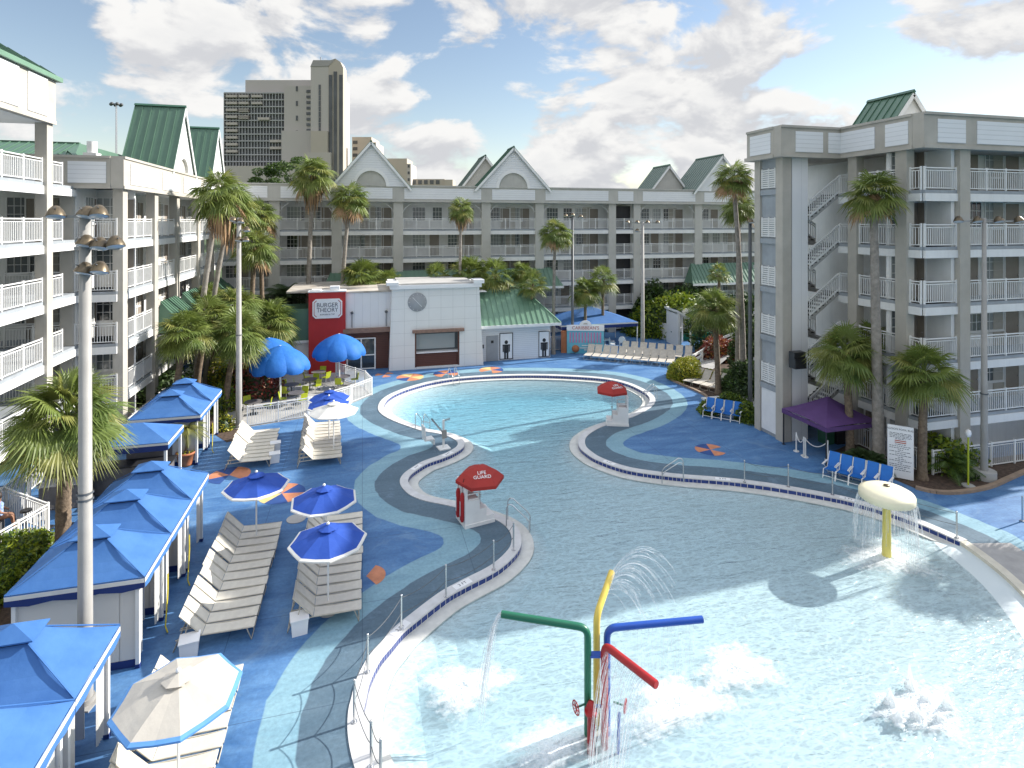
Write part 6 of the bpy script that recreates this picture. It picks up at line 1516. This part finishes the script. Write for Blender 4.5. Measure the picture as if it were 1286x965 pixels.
text('CARIBBEAN\'S',.40,M['ink_red'],o,(L/2,-.085,hk+.2),(math.pi/2,0,0)); m=MB(); m.prism([(L/2+.2*math.cos(math.pi*i/10),hk+.52+.13*math.sin(math.pi*i/10)) for i in range(11)],-.09,-.081,'y'); part('emblem',m,M['sling_grey'],o)
m=MB(); m.ball((.75,-.02,.42),.33,12,8,0); part('painted_ball',m,M['terracotta'],o)
for i,(x0,x1,z) in enumerate(((1.3,2.5,.66),(1.1,2.3,.45),(1.5,2.7,.28))): m=MB(); m.box(x0,x1,-.02,-.002,z,z+.08); part('painted_wave',m,M['canvas_white'],o)
tn=thing('blue_canopy_tent','large blue hipped canopy tent behind the kiosk','tent',(20.75,50.4,0)); hw,hd=3.75,2.4; z0,z1=2.35,3.6
m=MB(); cs=[(-hw,-hd),(hw,-hd),(hw,hd),(-hw,hd)]
for i in range(4): p,q=cs[i],cs[(i+1)%4]; m.add([(*p,z0),(*q,z0),(0,0,z1)],[(0,1,2)],0)
for i in range(4):
    p,q=cs[i],cs[(i+1)%4]; m.add([(*p,z0-.12),(*q,z0-.12),(*q,z0),(*p,z0)],[(0,1,2,3)],1); m.add([(*p,z0-.4),(*q,z0-.4),(*q,z0-.12),(*p,z0-.12)],[(0,1,2,3)],2)
part('canopy',m,[M['canvas_blue'],M['canvas_white'],M['canvas_navy']],tn,fix=False)
for p in cs+[(0,-hd+.05)]: m=MB(); m.cyl(p[0]*.98,p[1]*.98,0,z0,.05,8); part('leg',m,M['vinyl'],tn)
for i,(x,y,lb) in enumerate(((20.6,48.5,'white plastic chair right of the kiosk under the blue tent'),(22.0,48.2,'white plastic chair in the middle under the blue tent'),(23.2,48.6,'white plastic chair at the right post of the blue tent'),(21.4,49.6,'white plastic chair farther back under the blue tent'))):
    q=thing('plastic_chair',lb,'chair',(x,y,0),i*1.3,'white chairs under the blue tent'); m=MB(); m.box(-.25,.25,-.25,.25,.4,.45); part('seat',m,M['sign_white'],q); m=MB(); m.prism([(-.25,.45),(.25,.45),(.28,.85),(.12,1.0),(-.12,1.0),(-.28,.85)],.22,.26,'y'); part('backrest',m,M['sign_white'],q)
    for a_ in (-.22,.22):
        for b_ in (-.22,.22): m=MB(); m.bar((a_,b_,.4),(a_*1.15,b_*1.15,0),.04); part('leg',m,M['sign_white'],q)
    m=MB(); m.box(-.32,-.25,-.25,.2,.6,.64); m.box(.25,.32,-.25,.2,.6,.64); part('armrest',m,M['sign_white'],q)
q=thing('plastic_table','white round table between the chairs under the blue tent','table',(21.6,48.9,0)); m=MB(); m.cyl(0,0,.7,.74,.5,16); part('tabletop',m,M['sign_white'],q); m=MB(); m.cyl(0,0,0,.7,.06,8); part('pedestal',m,M['sign_white'],q)
# curved white wall, bin, white shelter, bridge railing
Wp=catmull([PD(800,60),G(812,421),G(828,425),G(841,428),G(855,433)],6); m=MB()
for a,b in zip(Wp[:-1],Wp[1:]): m.bar((*a,.75),(*b,.75),.2,1.5)
for a,b in zip(Wp[:-1],Wp[1:]): m.bar((*a,1.53),(*b,1.53),.3,.08)
solo('garden_wall','curved white planter wall below the lime green shrubs','wall',m,M['board_siding'])
x,y=G(845,431); q=thing('waste_bin','green bin against the curved white wall','bin',(x,y-.6,0)); m=MB(); m.prism([(-.3,0),(.3,0),(.34,1.1),(-.34,1.1)],-.3,.3,'y'); part('body',m,M['green_trim'],q); m=MB(); m.box(-.37,.37,-.34,.34,1.101,1.2); part('lid',m,M['green_trim'],q)
x,y=G(866,436); q=thing('white_shelter','white framed shelter with a sloping roof beside the curved wall','shelter',(x,y,0),-.1)
for B_ in ((-1.1,-.9,0,.2,0,3.2),(.1,.25,0,.2,0,2.4),(-1.1,-.9,2.4,2.6,0,3.4),(-.2,.0,2.4,2.6,0,2.6)): m=MB(); m.box(*B_); part('post',m,M['vinyl'],q)
m=MB(); m.prism([(-1.2,3.2),(.5,2.35),(.5,2.45),(-1.2,3.4)],-.1,2.8,'y'); part('sloping_roof',m,M['vinyl'],q); m=MB(); m.box(-1.1,-1.02,.21,2.39,0,3.0); part('side_wall',m,M['board_siding'],q)
q=thing('slide_stair','white slatted slide tower steps behind the stocky sabal palm','slide',(x+2.7,y+2.4,0),-.1)
m=MB(); m.box(-2.2,1.6,0,.15,0,.7,1); m.box(-1.6,2.2,.6,.75,.7,3.0,0); m.box(-2.3,-2.1,-.6,2,0,2.6,0); part('wall',m,[M['board_siding'],M['green_paint']],q)
m=MB()
for i in range(9): m.box(-1.5,1.4,.5-.04,.59,.8+i*.24,.9+i*.24)
part('slats',m,M['sign_white'],q)
q=thing('bridge_railing','low white plank railing arching over the small bridge','railing',(*G(872,460),0)); P=[G(871,460),G(881,456.5),G(893,453),G(905,450),G(919,446),G(934,440)]; ox,oy=G(872,460)
zs=[0,.15,.55,.8,.95,1.0]
for i,(x,y) in enumerate(P): m=MB(); m.box(x-ox-.09,x-ox+.09,y-oy-.09,y-oy+.09,0,zs[i]+.95); part('post',m,M['vinyl'],q)
for zz in (.85,.45): 
    m=MB()
    for (a,za),(b,zb) in zip(list(zip(P,zs))[:-1],list(zip(P,zs))[1:]): m.bar((a[0]-ox,a[1]-oy,za+zz),(b[0]-ox,b[1]-oy,zb+zz),.08,.2)
    part('rail',m,M['vinyl'],q)
m=MB()
for (a,za),(b,zb) in zip(list(zip(P,zs))[:-1],list(zip(P,zs))[1:]):
    n=(-(b[1]-a[1]),(b[0]-a[0])); l=math.hypot(*n); n=(n[0]/l*1.6,n[1]/l*1.6); m.add([(*a,za+.05),(*b,zb+.05),(b[0]-n[0],b[1]-n[1],zb+.05),(a[0]-n[0],a[1]-n[1],za+.05)],[(0,1,2,3)])
m2=m; struct('bridge_deck',m2,M['concrete'])
# seated person under the bar roof at the left edge
x,y=-13.2,25.6
def person(x,y,rz):
    o=thing('person','person in a blue patterned top sitting at the left edge near the bar','person',(x,y,0),rz)
    me=bpy.data.meshes.new('body'); J=[(0,0,.55),(0,0,.80),(0,.02,1.05),(0,.03,1.15),(0,.05,1.30),(.10,-.0,.53),(.12,.42,.52),(.12,.48,.10),(.12,.60,.05),(-.10,0,.53),(-.12,.42,.52),(-.12,.48,.10),(-.12,.60,.05),(.19,.02,1.02),(.26,.10,.78),(.18,.32,.66),(-.19,.02,1.02),(-.26,.10,.78),(-.18,.32,.66)]
    Ed=[(0,1),(1,2),(2,3),(3,4),(0,5),(5,6),(6,7),(7,8),(0,9),(9,10),(10,11),(11,12),(2,13),(13,14),(14,15),(2,16),(16,17),(17,18)]
    me.from_pydata(J,Ed,[]); b=link('body',me,o); me.materials.append(M['skin'])
    b.modifiers.new('skin','SKIN'); b.modifiers.new('sub','SUBSURF').levels=1; b.modifiers['sub'].render_levels=1
    rad=[.15,.14,.13,.06,.10,.10,.07,.045,.035,.10,.07,.045,.035,.06,.045,.03,.06,.045,.03]
    for i,v in enumerate(me.skin_vertices[0].data): v.radius=(rad[i],rad[i])
    me.skin_vertices[0].data[0].use_root=True
    t=MB(); t.lathe([(.18,.50),(.19,.6),(.165,.8),(.19,1.0),(.10,1.10),(.07,1.12)],12); part('top',t,M['skirt_blue'],o); t=MB(); t.lathe([(.001,.13),(.08,.11),(.115,.03),(.11,-.05),(.09,-.09)],10); part('hair',t,M['hair'],o,(0,.03,1.32))
person(x,y,R(-70))
m=MB(); m.cyl(0,0,0,.42,.2,12); solo('stool','low stool under the seated person at the left edge','stool',m,M['counter'],(x,y,0))
# ------------------------------------------------------------------ spray feature
sx,sy=cam2w(1.81,13.2); 
sp=thing('spray_fountain','water play fountain with green, yellow, blue and red bent pipes','fountain',(sx,sy,0),-TH)   # local x = right, y = away
def pipe(pts,r,m,name='pipe'):
    P=[Vector(p) for p in pts]; out=[P[0]]
    for i in range(1,len(P)-1):
        a=(P[i-1]-P[i]); b=(P[i+1]-P[i]); t=min(.22,a.length*.45,b.length*.45); A=P[i]+a.normalized()*t; B=P[i]+b.normalized()*t
        for k in range(7): u=k/6; out.append(A*(1-u)**2+P[i]*2*u*(1-u)+B*u*u)
    out.append(P[-1]); mb=MB(); mb.tube(out,r,14); mb.tube([out[-1],out[-1]+(out[-1]-out[-2]).normalized()*.012],r*.92,14); return part(name,mb,M[m],sp)
zf=-.5
pipe([(-.07,-.02,zf),(-.07,-.02,2.25),(-2.05,.25,2.38)],.082,'green_paint')
pipe([(.18,.28,zf),(.18,.28,2.33),(.68,1.1,2.85)],.08,'yellow_paint')
pipe([(.42,.25,zf),(.42,.25,2.05),(2.72,.45,2.12)],.08,'blue_paint')
pipe([(.30,-.10,zf),(.30,-.10,1.93),(1.18,-1.30,1.98)],.085,'red_paint')
mb=MB(); mb.lathe([(.09,zf),(.09,.45),(.15,.46),(.15,.53),(.10,.54),(.11,.62),(.06,.72),(.001,.74)],14); part('valve_body',mb,M['red_paint'],sp,(-.02,-.22,0))
mb=MB(); mb.bar((-.02,.0,1.62),(.32,.0,1.62),.16,.05); mb.bar((.0,.1,.35),(.4,.1,.35),.05,.05); part('clamp',mb,M['blue_paint'],sp)
def wheel(x,y,z,rot):
    mb=MB(); mb.tube([(.14*math.cos(a),0,.14*math.sin(a)) for a in [i*math.pi/9 for i in range(19)]],.013,6,0,False)
    for i in range(4): a=i*math.pi/4; mb.bar((.14*math.cos(a),0,.14*math.sin(a)),(-.14*math.cos(a),0,-.14*math.sin(a)),.015)
    w=part('valve_wheel',mb,M['red_paint'],sp,(x,y,z),rot); s=MB(); s.bar((0,0,0),(0,.28,0),.03); part('stem',s,M['green_paint'],w)
wheel(-.36,-.18,.55,R(-65)); wheel(.78,-.1,.52,R(65))
mb=MB(); mb.tube([(.58,-.25,zf),(.62,-.2,.45)],.035,8); part('pipe',mb,M['blue_paint'],sp)
def jetmesh(streams,seed=1):
    r=random.Random(seed); mb=MB()
    for p,v,T,rad in streams:
        pts=[]; n=12
        for i in range(n+1):
            t=T*i/n; pts.append((p[0]+v[0]*t,p[1]+v[1]*t,p[2]+v[2]*t-4.9*t*t))
        mb.tube(pts,[rad*(1+.8*i/n)*r.uniform(.8,1.2) for i in range(n+1)],5,0,False)
    return mb
def Tfall(z,vz): return (vz+math.sqrt(vz*vz+19.6*(z+.2)))/9.8
r=random.Random(11)
st=[]
for i in range(26): # green end pour
    vx=-.75+r.gauss(0,.09); vz=r.gauss(0,.15); p=(-2.06,.25+r.gauss(0,.04),2.36+r.gauss(0,.03)); st.append((p,(vx,r.gauss(0,.08)-.05,vz),Tfall(p[2],vz)*r.uniform(.8,1),.007))
jg=solo('water_jet','curved pour of water falling from the end of the green pipe','water jet',jetmesh(st,1),M['jet'],(sx,sy,0),-TH,'water jets of the play fountain',fix=False)
st=[]
for i in range(46): # yellow arcs
    u=r.random(); p=(.36+.32*u,.6+.5*u,2.52+.33*u); vx=1.5+.9*u+r.gauss(0,.12); vz=2.1*u+1.1+r.gauss(0,.12); T=Tfall(p[2],vz); st.append((p,(vx,.5+r.gauss(0,.12),vz),T*r.uniform(.3,.72),.0032))
solo('water_jet','fan of thin water arcs thrown from the yellow pipe','water jet',jetmesh(st,2),M['jet'],(sx,sy,0),-TH,'water jets of the play fountain',fix=False)
st=[]
for i in range(16): # blue drips
    u=(i+.5)/16; p=(1.1+1.45*u,.30+.14*u,2.05); T=Tfall(p[2],0); st.append((p,(r.gauss(0,.02),r.gauss(0,.02),0),T,.0045))
solo('water_jet','curtain of thin drips under the blue pipe','water jet',jetmesh(st,3),M['jet'],(sx,sy,0),-TH,'water jets of the play fountain',fix=False)
st=[]
for i in range(46): # red
    u=i/46; p=(.36+.72*u,-.2-.95*u,1.88); vx=-.75-.15*u+r.gauss(0,.04); vz=.35; T=Tfall(p[2],vz); st.append((p,(vx,-.75+r.gauss(0,.05)+.35*u,vz),T,.007))
solo('water_jet','dense sheet of water jets sprayed from the red pipe','water jet',jetmesh(st,4),M['jet'],(sx,sy,0),-TH,'water jets of the play fountain',fix=False)
# mushroom
mx,my=cam2w(13.2,20.2)
ms=thing('mushroom_fountain','cream mushroom fountain with a yellow stem shedding a ring of water','fountain',(mx,my,0))
mb=MB(); mb.cyl(0,0,-.4,1.9,.15,18,0,.13); part('stem',mb,M['yellow_pole'],ms)
mb=MB(); mb.lathe([(.12,1.80),(.5,1.78),(0.82,1.79),(0.86,1.83),(0.865,2.02),(0.83,2.08),(0.66,2.17),(.45,2.23),(.2,2.27),(.001,2.28)],40); part('cap',mb,M['cream_paint'],ms)
mb=MB(); mb.lathe([(.1,2.27),(.1,2.31),(.001,2.31)],14); part('nozzle',mb,M['bronze'],ms)
st=[]
for i in range(120):
    a=r.uniform(0,6.283); v=r.uniform(.05,.5); p=(.855*math.cos(a),.855*math.sin(a),1.84); st.append((p,(v*math.cos(a),v*math.sin(a),r.uniform(-.4,.1)),Tfall(1.86,0)*r.uniform(.55,1.0),.0055))
solo('water_curtain','thin ring of falling water around the mushroom fountain','water curtain',jetmesh(st,5),M['jet'],(mx,my,0),0,fix=False)
# foam patches where the water lands
def foam(lb,cx,cy,rx,ry,rot=0,seed=0):
    rr=np.random.RandomState(seed); n=26; V=[];A=[];f=[]; K=36
    for i in range(n+1):
        for j in range(K):
            a=2*math.pi*j/K; q=i/n; wob=1+.18*math.sin(3*a+seed)+.12*math.sin(7*a+seed*2)
            x=rx*q*wob*math.cos(a); y=ry*q*wob*math.sin(a); V.append((x,y,.006+.05*(1-q)**2*rr.uniform(0,1))); A.append(1-q)
    for i in range(n):
        for j in range(K): f.append((i*K+j,i*K+(j+1)%K,(i+1)*K+(j+1)%K,(i+1)*K+j))
    me=bpy.data.meshes.new('foam_patch'); me.from_pydata(V,[],f); me.materials.append(M['foam']); a=me.attributes.new('edge_dist','FLOAT','POINT'); a.data.foreach_set('value',np.array(A,dtype=np.float32))
    o=link('foam_patch',me,None,(cx,cy,WATER_Z),rot); tag(o,lb,'foam','foam patches on the beach pool'); return o
def loc(a,b): return (sx+a*CT+b*ST, sy-a*ST+b*CT)
x,y=G(585,862,-.2); foam('white foam patch where the green pipe pours into the pool',x,y,1.3,.9,0,1)
x,y=G(700,935,-.2); foam('white foam in front of the fountain base under the red pipe spray',x,y,1.6,.7,.2,2)
x,y=G(850,885,-.2); foam('broad foam patch under the blue pipe drips',x,y,1.7,.9,.1,3)
x,y=G(925,840,-.2); foam('foam patch right of the fountain beyond the blue pipe',x,y,1.3,.9,.1,4)
foam('thin ring of froth around the mushroom fountain stem',mx,my,1.7,1.5,0,5)
# bubblers
def bubbler(lb,px,py,h,rr_,seed):
    x,y=G(px,py,-.2); o=thing('water_bubbler',lb,'water bubbler',(x,y,WATER_Z),0,'white water bubblers at the lower right'); q=random.Random(seed); mb=MB(); K=14; NZ=12; vs=[]; ph=[q.uniform(0,6.28) for _ in range(4)]
    for k in range(NZ+1):
        t=k/NZ; rb_=rr_*.85*((1-t)**.75)*(1.0+.9*(1-t)**4)+.006
        for m_ in range(K):
            a=2*math.pi*m_/K; rr2=rb_*(1+.22*math.sin(3*a+ph[0]+5*t)+.18*math.sin(5*a+ph[1]-9*t)+q.uniform(-.16,.16)); zz=t*h*(1+.06*math.sin(2*a+ph[2]))
            vs.append((rr2*math.cos(a)+.03*math.sin(4*t+ph[3]),rr2*math.sin(a),zz-.02))
    mb.add(vs,[(k*K+m_,k*K+(m_+1)%K,(k+1)*K+(m_+1)%K,(k+1)*K+m_) for k in range(NZ) for m_ in range(K)],0,True)
    part('spout',mb,M['splash'],o,fix=False); mb=MB()
    for i in range(70):
        a=q.uniform(0,6.283); rad=rr_*q.uniform(.4,3.0); mb.ball((rad*math.cos(a),rad*math.sin(a),abs(q.gauss(0,.35))*h*max(.15,1-rad/(rr_*3.2))),q.uniform(.006,.018),5,4)
    d_=part('droplets',mb,M['splash'],o,fix=False); d_['kind']='stuff'
    return o
for i,(px,py,h,w,lb) in enumerate([(1143,864,.62,.09,'tallest white bubbler spout at the back of the cluster'),(1118,884,.40,.10,'left bubbler of the cluster, second tallest'),(1128,905,.26,.12,'front left low bubbler of the cluster'),(1152,902,.30,.10,'front middle low bubbler of the cluster'),(1162,880,.22,.12,'low bubbler in the middle behind the front ones'),(1190,888,.34,.09,'rightmost bubbler of the cluster'),(1180,905,.24,.10,'front right low bubbler of the cluster')]):
    bubbler(lb,px,py,h,w,i+1)
x,y=G(1156,890,-.2); foam('broad foam patch around the bubbler cluster',x,y,1.3,.85,0,6)
# ------------------------------------------------------------------ sun, sky, camera
EL=R(29.5); sd=Vector((.991*math.cos(EL),.134*math.cos(EL),math.sin(EL)))
L=bpy.data.lights.new('sun','SUN'); L.energy=3.9; L.angle=R(.6); L.color=(1,.95,.88)
so=bpy.data.objects.new('sun',L); COL.objects.link(so); so.rotation_euler=(-sd).to_track_quat('-Z','Y').to_euler()
w=bpy.data.worlds.new('World'); SC.world=w; w.use_nodes=True; nt=w.node_tree; LN=nt.links.new
for n_ in list(nt.nodes): nt.nodes.remove(n_)
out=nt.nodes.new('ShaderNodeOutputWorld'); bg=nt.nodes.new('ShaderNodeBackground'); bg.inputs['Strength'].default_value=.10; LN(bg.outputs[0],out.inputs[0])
sky=nt.nodes.new('ShaderNodeTexSky'); sky.sky_type='NISHITA'; sky.sun_disc=False; sky.sun_elevation=EL; sky.sun_rotation=math.atan2(sd.x,sd.y); sky.air_density=1.2; sky.dust_density=.15; sky.ozone_density=1.6
tc=nt.nodes.new('ShaderNodeTexCoord')
mp=N(nt,'ShaderNodeMapping'); mp.inputs['Scale'].default_value=(1,1,2.0); mp.inputs['Location'].default_value=(3.3,1.7,.25); LN(tc.outputs['Generated'],mp.inputs[0])
def fbm(off,sc=5.2,det=9,rough=.56):
    m=N(nt,'ShaderNodeVectorMath',operation='ADD'); m.inputs[1].default_value=off; LN(mp.outputs[0],m.inputs[0])
    n=N(nt,'ShaderNodeTexNoise',Scale=sc,Detail=float(det),Roughness=rough,Distortion=.25); LN(m.outputs[0],n.inputs['Vector']); return n.outputs['Fac']
n0=fbm((0,0,0)); n1=fbm((.015,.0,.06))
def mr(o,a,b,c,d,sm=True):
    r=N(nt,'ShaderNodeMapRange'); 
    if sm: r.interpolation_type='SMOOTHSTEP'
    r.inputs[1].default_value=a; r.inputs[2].default_value=b; r.inputs[3].default_value=c; r.inputs[4].default_value=d; LN(o,r.inputs[0]); return r.outputs[0]
def sepz():
    s_=N(nt,'ShaderNodeSeparateXYZ'); LN(tc.outputs['Generated'],s_.inputs[0]); return s_.outputs['Z']
# openings of blue and banks of cloud in set directions of the sky
sub=n0
def dirv(px,py): v=Vector(((px-CX)/F*CT+ST, -(px-CX)/F*ST+CT, (HY-py)/F)); return v.normalized()
acc=None
for px,py,rad,amt in [(60,30,.18,-.13),(120,175,.16,-.07),(230,165,.07,-.06),(20,210,.1,-.05),(560,120,.10,-.09),(640,95,.09,-.08),(500,170,.07,-.06),(820,175,.11,-.08),(760,165,.07,-.05),(1095,70,.10,-.09),(1060,20,.08,-.06),(1200,130,.1,-.05),(850,30,.30,.07),(350,60,.2,.04),(940,150,.16,.05),(690,165,.10,.06),(500,205,.14,.07),(1200,50,.12,.05),(780,110,.07,.05),(250,20,.12,.06),(150,110,.10,.03),(520,110,.05,.0)]:
    dv=dirv(px,py); s_=N(nt,'ShaderNodeVectorMath',operation='DISTANCE'); s_.inputs[1].default_value=dv; LN(tc.outputs['Generated'],s_.inputs[0])
    g=mr(s_.outputs['Value'],rad*1.15,0,0,amt)
    if acc is None: acc=g
    else: a_=N(nt,'ShaderNodeMath',operation='ADD'); LN(acc,a_.inputs[0]); LN(g,a_.inputs[1]); acc=a_.outputs[0]
ad=N(nt,'ShaderNodeMath',operation='ADD'); LN(n0,ad.inputs[0]); LN(acc,ad.inputs[1]); dens=ad.outputs[0]
lo=mr(sepz(),.0,.22,.07,0)
ad2=N(nt,'ShaderNodeMath',operation='ADD'); LN(dens,ad2.inputs[0]); LN(lo,ad2.inputs[1]); dens=ad2.outputs[0]
mask=mr(dens,.45,.535,0,1)
df=N(nt,'ShaderNodeMath',operation='SUBTRACT'); LN(n0,df.inputs[0]); LN(n1,df.inputs[1])
lit=mr(df.outputs[0],-.09,.09,0,1)          # upper edges of the puffs catch the light
core=mr(dens,.55,.78,0,1)
cA=N(nt,'ShaderNodeMix',data_type='RGBA'); cA.inputs[6].default_value=(3.1,3.15,3.3,1); cA.inputs[7].default_value=(4.45,4.42,4.35,1); LN(lit,cA.inputs[0])
cB=N(nt,'ShaderNodeMix',data_type='RGBA'); cB.inputs[7].default_value=(3.5,3.55,3.65,1); LN(cA.outputs[2],cB.inputs[6])
c5=N(nt,'ShaderNodeMath',operation='MULTIPLY'); c5.inputs[1].default_value=.55; LN(core,c5.inputs[0]); LN(c5.outputs[0],cB.inputs[0])
mxw=N(nt,'ShaderNodeMix',data_type='RGBA'); LN(mask,mxw.inputs[0]); tn=N(nt,'ShaderNodeVectorMath',operation='MULTIPLY'); tn.inputs[1].default_value=(.84,.76,.73); LN(sky.outputs[0],tn.inputs[0]); LN(tn.outputs[0],mxw.inputs[6]); LN(cB.outputs[2],mxw.inputs[7])
sx_=N(nt,'ShaderNodeSeparateXYZ'); LN(tc.outputs['Generated'],sx_.inputs[0]); ov=mr(sx_.outputs['Z'],.42,.75,1.0,2.0)  # unseen sky overhead brightened as added fill for the shaded sides
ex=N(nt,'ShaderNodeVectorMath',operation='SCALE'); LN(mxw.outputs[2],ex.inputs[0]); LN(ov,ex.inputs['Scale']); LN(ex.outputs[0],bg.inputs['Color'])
cam=bpy.data.cameras.new('camera'); co=bpy.data.objects.new('camera',cam); COL.objects.link(co); SC.camera=co
co.location=(0,0,H); co.rotation_euler=(math.pi/2,0,-TH); cam.sensor_fit='HORIZONTAL'; cam.sensor_width=36; cam.lens=F/1286*36
cam.shift_x=0; cam.shift_y=-(482.5-HY)/1286; cam.clip_end=3000; cam.clip_start=.1
SC.view_settings.view_transform='Standard'; SC.view_settings.look='None'; SC.view_settings.exposure=1.1; SC.view_settings.gamma=1
SC.cycles.max_bounces=8; SC.cycles.transparent_max_bounces=24; SC.cycles.diffuse_bounces=3; SC.cycles.glossy_bounces=3; SC.cycles.transmission_bounces=4
SC.cycles.caustics_reflective=False; SC.cycles.caustics_refractive=False; SC.cycles.sample_clamp_indirect=6
